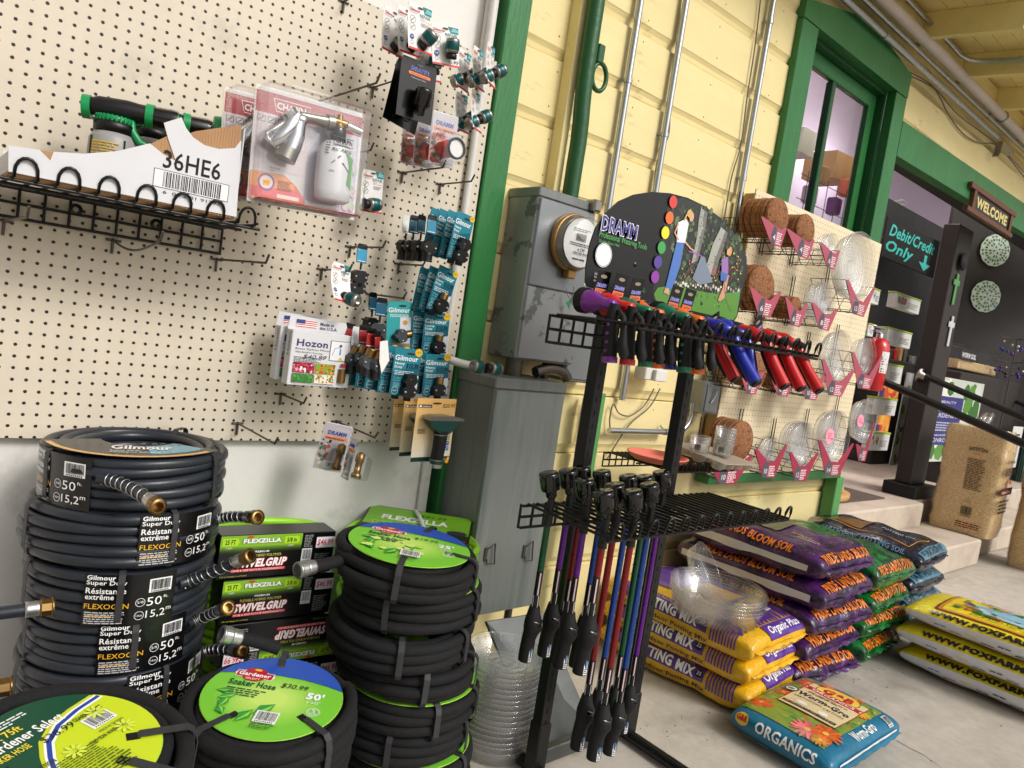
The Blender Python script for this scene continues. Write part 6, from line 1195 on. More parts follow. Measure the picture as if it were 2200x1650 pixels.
BK = [((1633, 466), (1688, 491), (1664, 528), '4', 'at the top left', 'cork', (1664, 468), .080, 8), ((1688, 492), (1748, 516), (1723, 554), '4', 'second in the top row', 'cork', (1724, 497), .072, 7), ((1760, 521), (1803, 539), (1782, 577), '6', 'third in the top row, with small clear saucers', 'clear', (1782, 531), .062, 3), ((1817, 601), (1879, 618), (1841, 678), '12', 'at the top right, with the largest saucers', 'clear', (1832, 574), .165, 3),
 ((1609, 618), (1677, 628), (1639, 680), '6', 'at the left of the second row, behind the sign', 'cork', (1630, 619), .095, 5), ((1685, 639), (1735, 653), (1706, 701), '6', 'in the middle of the second row', 'cork', (1704, 662), .052, 7), ((1742, 650), (1798, 665), (1767, 709), '8', 'at the right of the second row', 'clear', (1766, 650), .095, 4),
 ((1592, 813), (1641, 798), (1611, 847), '8', 'at the left of the third row', 'cork', (1622, 795), .075, 6), ((1651, 804), (1710, 798), (1679, 851), '8', 'second in the third row', 'cork', (1680, 808), .065, 6), ((1712, 800), (1773, 804), (1739, 859), '10', 'third in the third row', 'cork', (1730, 812), .06, 6), ((1764, 772), (1835, 795), (1791, 851), '12', 'fourth in the third row, with a ribbed clear saucer', 'clear', (1792, 768), .135, 2), ((1828, 756), (1895, 766), (1853, 835), '14', 'at the right of the third row beside the extinguisher', 'clear', (1855, 768), .1, 3),
 ((1524, 1000), (1617, 978), (1560, 1040), '10', 'at the left of the bottom row', 'cork', (1588, 946), .085, 7), ((1620, 965), (1690, 956), (1648, 1026), '10', 'second in the bottom row, with small clear saucers', 'clear', (1652, 970), .068, 2), ((1695, 972), (1757, 974), (1716, 1033), '12', 'in the middle of the bottom row', 'clear', (1716, 955), .11, 4), ((1757, 946), (1833, 953), (1785, 1022), '14', 'fourth in the bottom row, with pink stickers', 'clear', (1786, 938), .135, 3), ((1837, 955), (1878, 908), (1849, 991), '16', 'at the bottom right', 'clear', (1850, 905), .115, 2)]
for k, (L, R_, B, num, lab, kind, c, ry, n) in enumerate(BK): basket(L, R_, B, 1.63, num, lab, kind, c, ry, n, pale=k < 12, sticker=k in (15, 16))
# ================================================================ bags of soil
class Bag:
    def __init__(s, L, W, H, p1=3.6, q=3.2, seed=0, wr=.005, lump=.006, pinch=.10):
        s.L, s.W, s.H, s.seed, s.wr, s.lump, s.pinch = L, W, H, seed, wr, lump, pinch
        t = np.linspace(0, math.pi/2, 260); x = L/2*np.sin(t)**(2/p1); k = np.cos(t)**(2/p1); k[-1] = 0
        a = np.concatenate([[0], np.cumsum(np.hypot(np.diff(x), np.diff(k*H/2)))]); s.ua, s.ux, s.ut = a, x, k; s.U = a[-1]
        t = np.linspace(0, math.pi, 400); y = W/2*np.sin(t)**(2/q); z = H/2*np.sign(np.cos(t))*np.abs(np.cos(t))**(2/q); y[-1] = 0
        a = np.concatenate([[0], np.cumsum(np.hypot(np.diff(y), np.diff(z)))]); s.va, s.vy, s.vz = a, y, z; s.V = a[-1]
        s.side = float(np.interp(0, -z, a))           # arc length from the top centre to the middle of the side
    def raw(s, u, v):
        au, av = min(abs(u), s.U), min(abs(v), s.V); x = float(np.interp(au, s.ua, s.ux))*(1 if u >= 0 else -1); t = float(np.interp(au, s.ua, s.ut)); y = float(np.interp(av, s.va, s.vy))*(1 if v >= 0 else -1); z = float(np.interp(av, s.va, s.vz))
        return Vector((x, y*(1-s.pinch+s.pinch*t), z*max(t, .03)+s.H/2))
    def pt(s, u, v):
        p = s.raw(u, v); o = s.seed*7.3; d = s.lump*noise.noise(Vector((p.x*7+o, p.y*7, p.z*9)))
        d += s.wr*noise.noise(Vector((p.x*12, p.y*22+o, p.z*20)))*(.35+.5*(abs(p.x)/(s.L/2))**3) + s.wr*.3*noise.noise(Vector((p.x*22+o, p.y*18, p.z*24)))
        return p + Vector((p.x*.35, p.y*.35, (p.z-s.H/2)*3)).normalized()*d
    def at(s, u, v, d=0):
        e = .004; p = s.pt(u, v)
        if not d: return p
        n = (s.pt(u+e, v)-s.pt(u-e, v)).cross(s.pt(u, v+e)-s.pt(u, v-e))
        n = n.normalized() if n.length > 1e-12 else Vector((0, 0, 1))
        return p+n*d
    def mesh(s, nu=60, nv=96):
        b = MB(); us = [s.U*math.sin(math.pi/2*(-1+2*i/nu)) if 0 else s.U*(-1+2*i/nu) for i in range(nu+1)]; vs_ = [s.V*(-1+2*j/nv) for j in range(nv)]
        P_ = [s.pt(u, v) for u in us for v in vs_]; f = [(i*nv+j, (i+1)*nv+j, (i+1)*nv+(j+1) % nv, i*nv+(j+1) % nv) for i in range(nu) for j in range(nv)]
        b.add(P_, f, smooth=True); return b
    def seam(s, sign=1, w=.014):
        b = MB(); n = 30; y0 = s.W/2*(1-s.pinch)*.96; f = []
        for i in range(n+1):
            y = -y0+2*y0*i/n; dz = .004*math.sin(i*1.3+s.seed)+.003*math.sin(i*.5); x = s.L/2
            for xx, zz in ((x-.012, 0), (x+w, dz-.003)): 
                for t in (.0008, -.0008): f.append((sign*xx, y, s.H/2+zz+t-.002))
        b.add(f, [q for i in range(n) for q in ((4*i, 4*i+4, 4*i+6, 4*i+2), (4*i+1, 4*i+3, 4*i+7, 4*i+5), (4*i+2, 4*i+6, 4*i+7, 4*i+3))], smooth=True); return b
def bagmat(name, c, c2, thr, scale, rough=.24, coat=.35, film=.5):
    m = mat(name, c, rough, c2=c2, thr=(scale, *thr), coat=coat); t = m.node_tree; N = t.nodes; p = N['Principled BSDF']
    tc = N.new('ShaderNodeTexCoord'); v = N.new('ShaderNodeTexNoise'); v.inputs['Scale'].default_value = 26; v.inputs['Detail'].default_value = 5; v.inputs['Distortion'].default_value = 1.2; t.links.new(tc.outputs['Object'], v.inputs['Vector'])
    b = N.new('ShaderNodeBump'); b.inputs['Strength'].default_value = film; b.inputs['Distance'].default_value = .012; t.links.new(v.outputs['Fac'], b.inputs['Height']); t.links.new(b.outputs[0], p.inputs['Normal']); t.links.new(b.outputs[0], p.inputs['Coat Normal']); return m
bagmat('bag_purple', (74, 30, 92), (26, 14, 40), (.42, .6), 14); bagmat('bag_green', (26, 116, 52), (8, 52, 26), (.42, .58), 24); bagmat('bag_navy', (18, 22, 44), (6, 8, 16), (.45, .6), 14); bagmat('bag_yellow', (222, 172, 26), (196, 146, 20), (.5, .7), 8, .32); bagmat('bag_lemon', (234, 216, 30), (222, 200, 26), (.5, .7), 8, .36); bagmat('bag_teal', (18, 108, 140), (12, 92, 122), (.5, .7), 8, .34, .2, .35)
OR = (236, 128, 36)
def place_bag(label, name, bg_, x, y, z, rz, m, prints, cat='soil bag', group=None, seam=True, seamm=None):
    o = thing(name, label, cat, (x, y, z), (random.uniform(-.012, .012), random.uniform(-.012, .012), rz-math.pi/2), group)
    sk = part('sack', bg_.mesh(), m, o)
    if seam: part('seam', bg_.seam(1), seamm or m, o); part('seam', bg_.seam(-1), seamm or m, o)
    for P, fn in prints: P.build(o, fn, 'print_bag')
    return o
def sideP(bg_, sign=-1):      # print on the -x side of the bag: (a, b) = along u, height above the side's middle
    return lambda a, b_, d: bg_.at(a, sign*(bg_.side-b_) if sign < 0 else (bg_.side-b_), d)
def endP(bg_): return lambda a, b_, d: bg_.at(bg_.U-b_, a, d)   # print on the near end
def topP(bg_): return lambda a, b_, d: bg_.at(a, b_, d)
def NP(d0=.0022, step=.02): return Print(d0=d0, dd=.0006, step=step, fine=.012)
# purple
for k in range(5):
    bg_ = Bag(.65, .47+.02*(k % 2), .128 if k < 4 else .14, seed=k+1, lump=.02, wr=.009, q=3.8); S1 = NP(); z = .105*k+.002
    S1.rect(-.29, -.018, .27, .012, (206, 204, 200)); S1.text('PRIDE LANDS BLOOM SOIL', -.20, .034, .40, .036, (40, 14, 30), bold=.07, shear=.12); S1.text('PRIDE LANDS BLOOM SOIL', -.20, .035, .395, .034, OR, bold=.02, shear=.12)
    E1 = NP(); E1.text('PRIDE LANDS BLOOM', -.2, .028, .40, .046, (34, 12, 26), bold=.07, shear=.1); E1.text('PRIDE LANDS BLOOM', -.2, .029, .395, .044, OR, bold=.02, shear=.1)
    pr = [(S1, sideP(bg_)), (E1, endP(bg_))]
    if k == 4:
        T1 = NP(); T1.line([(-.24, .02), (-.1, -.1), (.1, -.12), (.2, -.1)], .004, (196, 150, 40)); T1.text('Blooming & Flowering', .1, -.06, .12, .016, (206, 190, 40)); T1.text('Indoor / Outdoor\nGardening Use', .14, -.1, .09, .03, (220, 214, 220)); T1.poly([(-.26, .02), (-.1, -.08), (.05, -.1), (.05, .1), (-.26, .12)], (96, 96, 60)); pr.append((T1, topP(bg_)))
    place_bag(['purple soil bag at the bottom of its pile', 'purple soil bag second from the floor', 'purple soil bag in the middle of its pile', 'purple soil bag second from the top', 'purple soil bag on top of its pile'][k], 'soil_bag', bg_, 2.89+(.01, -.012, .015, 0, -.02)[k], 1.49+(0, .012, -.008, .0, .0)[k], z, (-.10, .02, -.06, .06, .0)[k], 'bag_purple', pr, group='purple soil bags')
for k in range(4):
    bg_ = Bag(.62, .46, .13 if k < 3 else .16, seed=k+11, lump=.02, wr=.009, q=3.6); E1 = NP(); E1.text('PRIDE LANDS POTTING', -.2, .018, .39, .044, (20, 30, 14), bold=.07, shear=.1); E1.text('PRIDE LANDS POTTING', -.2, .019, .385, .042, OR, bold=.02, shear=.1); S1 = NP(); S1.rect(-.26, -.02, .2, .008, (200, 204, 200)); T1 = NP(); T1.text('Enhanced with', .02, -.02, .1, .02, (214, 206, 60)); T1.greek(.03, -.08, .14, .05, 3, (220, 226, 220)); T1.line([(-.2, -.12), (.0, -.16), (.1, -.12)], .006, (210, 150, 50)); pr = [(E1, endP(bg_)), (S1, sideP(bg_))]+([(T1, topP(bg_))] if k == 3 else [])
    place_bag(['green leafy soil bag at the bottom of its pile', 'green leafy soil bag second from the floor', 'green leafy soil bag second from the top', 'green leafy soil bag on top of its pile'][k], 'soil_bag', bg_, 3.39+(.0, .02, -.01, -.01)[k], 1.49, .105*k+.002, (.05, -.03, .06, .03)[k], 'bag_green', pr, group='green soil bags')
for k in range(4):
    bg_ = Bag(.60, .48, .13 if k < 3 else .15, seed=k+21, lump=.02, wr=.009, q=3.6); S1 = NP(); S1.text('EARTHSHINE POTTING SOIL', -.18, .03, .4, .034, (96, 130, 160), bold=.02, shear=.05); S1.rect(-.1, -.02, .25, .006, (200, 200, 204)); E1 = NP(); E1.rect(-.2, .02, .2, .07, (70, 120, 140)); E1.text('EARTHSHINE', -.18, .03, .34, .034, (20, 40, 56), bold=.04); T1 = NP(); T1.line([(-.24, -.13), (.22, -.17), (.24, .1)], .006, (220, 160, 50)); T1.line([(-.22, -.12), (.2, -.155)], .003, (200, 70, 30)); T1.text('POTTING SOIL', .05, -.05, .16, .03, (190, 196, 200)); T1.poly([(-.2, -.11), (-.02, -.13), (-.02, .1), (-.2, .1)], (120, 84, 40)); pr = [(S1, sideP(bg_)), (E1, endP(bg_))]+([(T1, topP(bg_))] if k == 3 else [])
    place_bag(['dark navy soil bag at the bottom of its pile', 'dark navy soil bag second from the floor', 'dark navy soil bag second from the top', 'dark navy soil bag on top of its pile'][k], 'soil_bag', bg_, 3.93+.01*(k % 2), 1.52, .105*k+.002, (.03, -.04, .02, .1)[k], 'bag_navy', pr, group='navy soil bags')
# yellow and purple potting mix
PU = (84, 46, 138)
for k in range(3):
    bg_ = Bag(.65, .43, .118, seed=k+31, wr=.006, lump=.010, q=4, p1=4.2); S1 = NP(); S1.rect(-.27, .004, .15, .07, PU); S1.text('POTTING MIX', -.16, .01, .27, .038, WHITE, bold=.04); S1.text('ALL NATURAL INDOOR', -.1, .053, .2, .011, (214, 196, 80)); S1.text('All Natural Indoor Potting Mix', -.26, -.03, .42, .02, (40, 34, 20), bold=.02); S1.ell(.13, .035, .015, .015, (24, 22, 26)); S1.text('25', .121, .029, .018, .012, WHITE)
    for j in range(9): S1.rect(.165+.012*j, -.01, .171+.012*j, .09, PU, up=(j == 0))
    E1 = NP()
    for j in range(16): x = -.19+.025*j; E1.rect(x, .085, x+.012, .17, PU, up=(j == 0))
    E1.rect(-.08, .022, .19, .082, PU); E1.text('Organic Plus', -.06, .032, .22, .04, WHITE, shear=.25, bold=.02)
    T1 = NP()
    if k == 2:
        T1.rect(-.27, -.12, .12, .16, PU); T1.rect(-.05, -.1, .1, .12, (206, 160, 40))
        for j in range(14): T1.rect(.13+.0*j, -.19+.027*j, .26, -.176+.027*j, PU, up=(j == 0))
        T1.rect(.13, -.05, .2, .04, (236, 206, 40)); T1.greek(.14, -.03, .05, .05, 5, (70, 60, 30)); T1.barcode(.17, .06, .05, .04)
    place_bag(['yellow and purple potting mix bag at the bottom', 'yellow and purple potting mix bag in the middle', 'yellow and purple potting mix bag on top under clear saucers'][k], 'potting_mix_bag', bg_, 2.455+(.01, .0, -.01)[k], 1.515+(.0, .005, -.005)[k], .097*k+.002, (.10, .07, .05)[k], 'bag_yellow', [(S1, sideP(bg_)), (E1, endP(bg_))]+([(T1, topP(bg_))] if k == 2 else []), group='yellow potting mix bags')
# lemon yellow bags at the right
for k in range(3):
    bg_ = Bag(.70, .46, .11, seed=k+41, wr=.003, p1=3, q=2.6); S1 = NP(); S1.rect(-.34, -.075, .34, .016, (222, 222, 226)); S1.text('WWW.FOXFARM.COM', -.25, .024, .5, .032, (24, 22, 18), bold=.08)
    for j, cc in enumerate(((60, 130, 200), (200, 60, 90), (230, 220, 60), (50, 50, 54), (50, 50, 54), (50, 50, 54), (200, 60, 90), (60, 130, 200))): S1.greek(-.22+.06*j, -.01-.012*(j % 2), .05, .008, 1, cc)
    S1.greek(-.1, -.045, .2, .008, 1, (60, 60, 64)); pr = [(S1, sideP(bg_))]
    if k == 2:
        T1 = NP(); RB = (120, 30, 26); T1.line([(-.24, -.17), (.25, -.17), (.25, .17), (-.24, .17), (-.24, -.17)], .012, RB); T1.line([(-.225, -.155), (.235, -.155), (.235, .155), (-.225, .155), (-.225, -.155)], .005, (206, 60, 30)); T1.ell(.0, -.0, .17, .075, (130, 180, 210)); T1.ell(.0, -.03, .14, .05, (170, 206, 220))
        T1.blobs(-.2, -.1, .2, .1, 90, .006, .02, [(40, 130, 50), (80, 160, 60), (200, 50, 40), (226, 150, 40), (90, 60, 130), (30, 100, 60)], 12); T1.ell(.0, .0, .08, .04, (150, 196, 220)); T1.text('HAPPY FROG', -.14, .1, .3, .045, (150, 40, 36), bold=.07, arch=.02); T1.text('Jump Start Your Garden!', -.12, -.135, .28, .028, (60, 30, 20), shear=.2, bold=.02); pr.append((T1, topP(bg_)))
    place_bag(['lemon yellow and white soil bag at the bottom, right edge', 'lemon yellow and white soil bag in the middle, right edge', 'lemon yellow and white soil bag on top, with plant picture'][k], 'soil_bag', bg_, 3.665+(.0, -.02, .0)[k], .80+(-.015, .01, .0)[k], .098*k+.002, (.02, .03, .02)[k], 'bag_lemon', pr, group='lemon yellow soil bags')
# teal bag with flowers lying in front
bg_ = Bag(.345, .555, .105, seed=52, wr=.003, lump=.005, p1=4.2, q=3.6); T1 = NP(); T1.dd = .00014; hx = .145; hy = .235
T1.rect(-hx-.012, -hy, hx-.02, hy-.02, (130, 150, 60)); T1.blobs(-hx-.01, -hy, hx-.02, hy-.02, 120, .006, .016, [(110, 150, 56), (150, 160, 70), (80, 130, 60), (206, 110, 60), (170, 170, 90)], 14)
rd = random.Random(8)
for cu, cv, r_, cc in ((-.12, -.17, .04, (222, 92, 50)), (-.12, -.02, .028, (226, 100, 60)), (-.11, .15, .042, (226, 96, 90)), (-.02, .19, .03, (214, 80, 90)), (.05, -.19, .052, (232, 120, 130)), (.095, -.16, .05, (226, 96, 40)), (.1, .1, .03, (226, 180, 50)), (.04, .2, .026, (230, 120, 50)), (.1, -.21, .03, (214, 140, 60)), (-.06, .2, .03, (230, 130, 100))):
    for j in range(15): q = j*.42+rd.random()*.2; T1.d += 1e-6; T1.ell(cu+r_*.55*math.cos(q), cv+r_*.55*math.sin(q), r_*.5, r_*.13, tuple(max(0, min(255, int(v*rd.uniform(.8, 1.12)))) for v in cc), n=8, rot=q, up=(j == 0))
    T1.ell(cu, cv, r_*.2, r_*.2, (236, 190, 80), n=9)
TN = (224, 204, 158); T1.rect(-.10, -.105, .10, .165, (150, 60, 40)); T1.rect(-.097, -.102, .097, .162, TN); T1.ell(.0, .14, .075, .06, (120, 60, 30)); T1.ell(.0, .14, .072, .057, (240, 206, 90)); T1.text('G&B', -.052, .118, .104, .052, (196, 30, 34), bold=.06); T1.poly([(-.1, .085), (.1, .085), (.088, .1), (.1, .116), (-.1, .116), (-.088, .1)], (186, 28, 40)); T1.text('ORGANICS', -.074, .091, .148, .02, WHITE, bold=.02); T1.greek(-.07, .055, .14, .02, 2, (90, 70, 50)); T1.text('Worm-Gro', -.088, .008, .176, .036, (40, 44, 60), bold=.04); T1.text('EARTHWORM CASTINGS', -.084, -.018, .168, .014, (60, 50, 40)); T1.ell(-.04, -.05, .02, .012, (240, 236, 220)); T1.ell(.035, -.055, .016, .014, (240, 236, 220)); T1.rect(-.09, -.09, .09, -.074, (24, 24, 24)); T1.text('20 QUARTS (22 LITERS)', -.084, -.088, .168, .011, (226, 214, 180)); T1.ell(-.115, .03, .026, .026, (226, 224, 214)); T1.ring(-.115, .03, .025, .006, (30, 30, 30)); T1.ell(-.117, .03, .012, .007, (60, 90, 50))
S1 = NP(); S1.text('ORGANICS', -.075, .0, .20, .036, WHITE, bold=.03); S1.ell(-.125, .018, .024, .022, (226, 180, 60)); S1.text('G&B', -.143, .012, .036, .02, (190, 30, 34), bold=.04); S1.greek(-.12, -.04, .1, .018, 1, (220, 226, 226))
E1 = NP(); E1.text('Worm-Gro', -.08, .04, .16, .036, WHITE, bold=.02); E1.barcode(.17, .03, .04, .04); E1.rect(-.24, .008, .24, .016, (226, 226, 226))
place_bag('teal worm castings bag with a tan panel and flowers lying on the floor', 'castings_bag', bg_, 2.44, 1.005, .003, .02, 'bag_teal', [(T1, topP(bg_)), (S1, sideP(bg_)), (E1, endP(bg_))], group=None, seamm='bag_teal')
# clear saucers on the potting mix
filmmat('clear_big', base=.015, gain=.5, rough=.06, haze=.035, bump=(12, .08, .002))
me = saucer_mb(.172, .068, 5).mesh('clear_saucer'); me.materials.append(MATS['clear_big'])
pc = atz(1532, 1318, .30)
for k in range(5):
    o = link(bpy.data.objects.new('clear_saucer', me)); o.location = (pc.x+random.uniform(-.004, .004), pc.y+random.uniform(-.004, .004), .298+.0115*k); o.rotation_euler = (random.uniform(-.008, .008)+.02, random.uniform(-.008, .008), 0); tag(o, 'topmost deep clear saucer on the potting mix bags' if k == 4 else 'deep clear saucer nested under the topmost one on the potting mix', 'saucer', 'deep clear saucers nested on the potting mix')
me = saucer_mb(.10, .04, 5).mesh('clear_saucer'); me.materials.append(MATS['clear_big'])
o = link(bpy.data.objects.new('clear_saucer', me)); o.location = at(1500, 1232, pc.y-.04); o.rotation_euler = (1.0, .25, .2); tag(o, 'small clear saucer tilted inside the deep ones on the bags', 'saucer')
# ================================================================ shop doorway and landing
def panel(name, label, cat, pts, Y, t, m, group=None):
    w_ = [at(px, py, Y) for px, py in pts]; o0 = w_[0]; b = MB(); b.prism([(q.x-o0.x, q.z-o0.z) for q in w_], 0, t); return solo(name, b, m, label, cat, o0, group=group)
mat('acrylic', (214, 216, 218), .2, alpha=.75); mat('lime_strip', (176, 196, 60), .4); mat('ext_red', (196, 20, 26), .25, coat=.4); mat('tube_and_fill_light', (255, 246, 236), .5, emit=32); mat('tan_box', (190, 146, 100), .7); mat('rod_green', (18, 60, 50), .45); mat('chalk_black', (18, 20, 22), .7, nz=(8, .2)); mat('dark_wall', (37, 33, 32), .6, nz=(4, .12)); mat('poster_white', (214, 214, 210), .5, nz=(6, .06)); mat('straw', (230, 200, 148), .8, nz=(60, .35), bump=(90, .8, .006), c2=(200, 162, 110), thr=(70, .48, .62), stretch=(1, 1, 2.2))
# back walls of the shop
a = at(1880, 470, 3.5); b_ = at(2045, 470, 3.5)
b = MB(); b.box(a.x-.3, 3.5, .36, 12, 3.56, at(1990, 470, 3.5).z); solo('black_partition', b, 'near_black', 'black partition wall inside the shop doorway', 'wall')
pw = at(2128, 590, 2.75); AW = -.62; b = MB(); b.box(-.55, 0, .36-pw.z, 2.6, .05, 3.3-pw.z); solo('dark_side_wall', b, 'dark_wall', 'dark brown wall with mosaic plates right of the post', 'wall', pw, (0, 0, AW))
def onwall(px, py, off=.02):
    n = Vector((math.sin(AW), -math.cos(AW), 0)); d = _ray(px, py); o_ = Vector((0, 0, CH)); return o_+d*((pw+n*off-o_).dot(n)/d.dot(n))
cz = atx(1985, 775, 6.4).z
p1 = at(1950, 775, 3.2); b = MB(); b.box(at(1900, 775, 3.2).x, 3.15, .36, 9.5, 3.45, p1.z-.02, bev=.01); solo('sales_counter', b, 'dark_brown', 'dark brown sales counter inside the doorway', 'counter')
# signs
def pxframe(TL, TR, BL, Y):
    a_, b2, c2 = at(*TL, Y), at(*TR, Y), at(*BL, Y); return a_, (b2-a_), (c2-a_)
sgn = thing('chalk_sign', 'black hand lettered card payment sign over the counter', 'sign', at(1893, 550, 3.2)); tl, ux, uz = pxframe((1910, 463), (2030, 470), (1893, 550), 3.2); w_, h_ = ux.x, -uz.z
b = MB(); b.box(0, 0, 0, w_, .02, h_, bev=.003); part('board', b, 'chalk_black', sgn); TQ = (70, 196, 190)
P = Print(d0=.001, dd=.0006); P.text('Debit/Credit', w_*.06, h_*.56, w_*.86, h_*.3, TQ, shear=.3, bold=.02); P.text('Only', w_*.04, h_*.1, w_*.5, h_*.36, TQ, shear=.25, bold=.025); P.rect(w_*.75, h_*.22, w_*.80, h_*.48, TQ); P.poly([(w_*.66, h_*.26), (w_*.89, h_*.26), (w_*.775, h_*.06)], TQ); P.build(sgn, flat, 'print_matte')
o = thing('bird_light', 'white outlined bird light on the lavender wall', 'wall light', at(1925, 450, 4.2)); q = [at(px, py, 4.2)-o.location for px, py in ((1905, 458), (1925, 452), (1938, 440), (1946, 436), (1938, 430), (1925, 432), (1905, 440), (1912, 452), (1905, 466))]; b = MB(); b.tube(q, .012, 8); part('outline', b, 'white_card', o)
wsn = thing('welcome_sign', 'wooden framed welcome sign hanging on the green beam', 'sign', at(2079, 451, 1.82)); tl, ux, uz = pxframe((2094, 391), (2188, 455), (2079, 451), 1.82); w_ = ux.x; h_ = -uz.z
b = MB(); b.box(0, 0, h_*.8, w_, .03, h_, bev=.004); part('frame_rail', b, 'wood_dark', wsn); b = MB(); b.box(0, 0, 0, w_, .03, h_*.18, bev=.004); part('frame_rail', b, 'wood_dark', wsn)
for x in (w_*.08, w_*.9): b = MB(); b.box(x, .003, h_*.185, x+w_*.05, .028, h_*.795); part('frame_stile', b, 'wood_dark', wsn)
b = MB(); b.box(w_*.131, .014, h_*.185, w_*.899, .02, h_*.795); part('backing', b, 'dark_brown', wsn)
P = Print(d0=-.012, dd=.0008); P.text('WELCOME', w_*.17, h_*.3, w_*.68, h_*.38, (206, 190, 130), bold=.05); P.build(wsn, flat, 'print_matte', 'letters')
# mosaic plates
def mosaic(label, px, py, Y, r, half=False, seed=1):
    o = thing('mosaic_plate', label, 'wall plate', onwall(px, py), (0, 0, AW), group='mosaic plates'); rd = random.Random(seed); n = 12
    b = MB(); N = 72; pr = []; 
    b.add([(0, -.03, 0)]+[((r*(1+.035*abs(math.sin(n*q/2))))*math.cos(q), .0, (r*(1+.035*abs(math.sin(n*q/2))))*math.sin(q)) for q in [2*math.pi*k/N for k in range(N)]], [(0, 1+k, 1+(k+1) % N) for k in range(N)]); part('plate', b, 'mosaic_base', o)
    P = Print(d0=.002); cols = [(40, 120, 124), (110, 140, 50), (214, 226, 220), (20, 84, 92), (160, 180, 110)]
    for ring, (r0, r1, m_) in enumerate(((.1, .3, 8), (.32, .55, 16), (.57, .78, 24), (.8, .97, 24))):
        for k in range(m_): q0 = 2*math.pi*(k+.08)/m_; q1 = 2*math.pi*(k+.92)/m_; qm = (q0+q1)/2; c_ = cols[(k+ring) % 3] if ring % 2 else cols[(k % 2)*2+(ring > 1)]; P.poly([(r*r0*math.cos(qm), r*r0*math.sin(qm)), (r*(r0+r1)/2*math.cos(q1), r*(r0+r1)/2*math.sin(q1)), (r*r1*math.cos(qm), r*r1*math.sin(qm)), (r*(r0+r1)/2*math.cos(q0), r*(r0+r1)/2*math.sin(q0))], c_, up=(k == 0))
    P.build(o, lambda u, v, d: (u, -.03*(1-math.hypot(u, v)/r)-d, v), 'print_gloss'); return o
mat('mosaic_base', (190, 206, 196), .3)
mosaic('pale green mosaic plate hanging above the leafy one', 2138, 538, 2.72, .165, seed=2); mosaic('leaf patterned blue green mosaic plate', 2118, 637, 2.72, .165, seed=5)
# crosses and tags on the post
for k, (px, py, s, lab) in enumerate(((2054, 622, .12, 'green cross hanging on the dark post'), (2043, 712, .12, 'glass cross hanging lower on the dark post'))):
    b = MB(); b.box(-.02, 0, -s, .02, .012, s, bev=.004); b.box(-.06, .001, s*.25, .06, .011, s*.25+.045, bev=.004); solo('wall_cross', b, ('green_pale', 'bottle_frost')[k], lab, 'cross', at(px, py, 2.135), group='crosses on the post')
b = MB(); b.lathe([(0, 0), (.07, 0), (.07, .01), (0, .012)], 24, M3((0, 0, 0), (0, -1, 0))); solo('round_tag', b, 'chalk_black', 'round dark tag hanging high on the post', 'tag', at(2070, 562, 2.13))
# handrails
def rail(label, p0, p1, r=.024):
    o = thing('handrail', label, 'handrail', p0, group='black handrails by the steps'); b = MB(); b.tube([(0, 0, 0), Vector(p1)-Vector(p0)], r, 14); part('bar', b, 'rail_black', o); b = MB(); b.lathe([(.0, .0), (.055, 0), (.055, .012), (.032, .016), (.03, .05), (0, .05)], 24, M3((-.0, .03, 0), Vector(p1)-Vector(p0))); part('flange', b, 'metal_satin', o); return o
mat('rail_black', (20, 20, 21), .35, nz=(20, .15))
rail('black handrail with a round flange on the dark post', (6.07, 2.2, 1.322), (6.07, .35, .78)); rail('nearer black handrail rising behind the red extinguisher', (4.9, 2.05, 1.24), (4.9, .45, .785))
rail('short handrail far right inside the doorway', at(2140, 842, 2.7), at(2215, 878, 2.2), .02)
# fire extinguisher
fe = thing('fire_extinguisher', 'red fire extinguisher hanging beside the saucer pegboard', 'fire extinguisher', at(1868, 838, 1.9)); hgt = (at(1884, 725, 1.9)-at(1868, 838, 1.9)).z
b = MB(); b.lathe([(0, 0), (.062, 0), (.07, .01), (.07, hgt*.82), (.055, hgt*.95), (.03, hgt), (0, hgt)], 26); part('cylinder', b, 'ext_red', fe)
b = MB(); b.lathe([(.02, hgt), (.02, hgt+.03), (0, hgt+.03)], 14); b.box(-.08, -.012, hgt+.03, .05, .012, hgt+.045, bev=.003); b.box(-.09, -.01, hgt+.055, .05, .01, hgt+.068, bev=.003); part('valve', b, 'silver', fe); P = Print(d0=.001, step=.02); P.rect(-.05, hgt*.35, .05, hgt*.75, (226, 222, 220)); P.greek(-.045, hgt*.37, .09, hgt*.32, 7, (90, 40, 40)); P.build(fe, lambda u, v, d: ((.07+d)*math.sin(u/.07), -(.07+d)*math.cos(u/.07), v), 'print_card', 'label'); b = MB(); b.tube([(.02, 0, hgt+.02), (.08, 0, hgt-.05), (.078, -.01, hgt*.5), (.075, -.02, hgt*.3)], .009, 8); part('hose', b, 'rubber', fe)
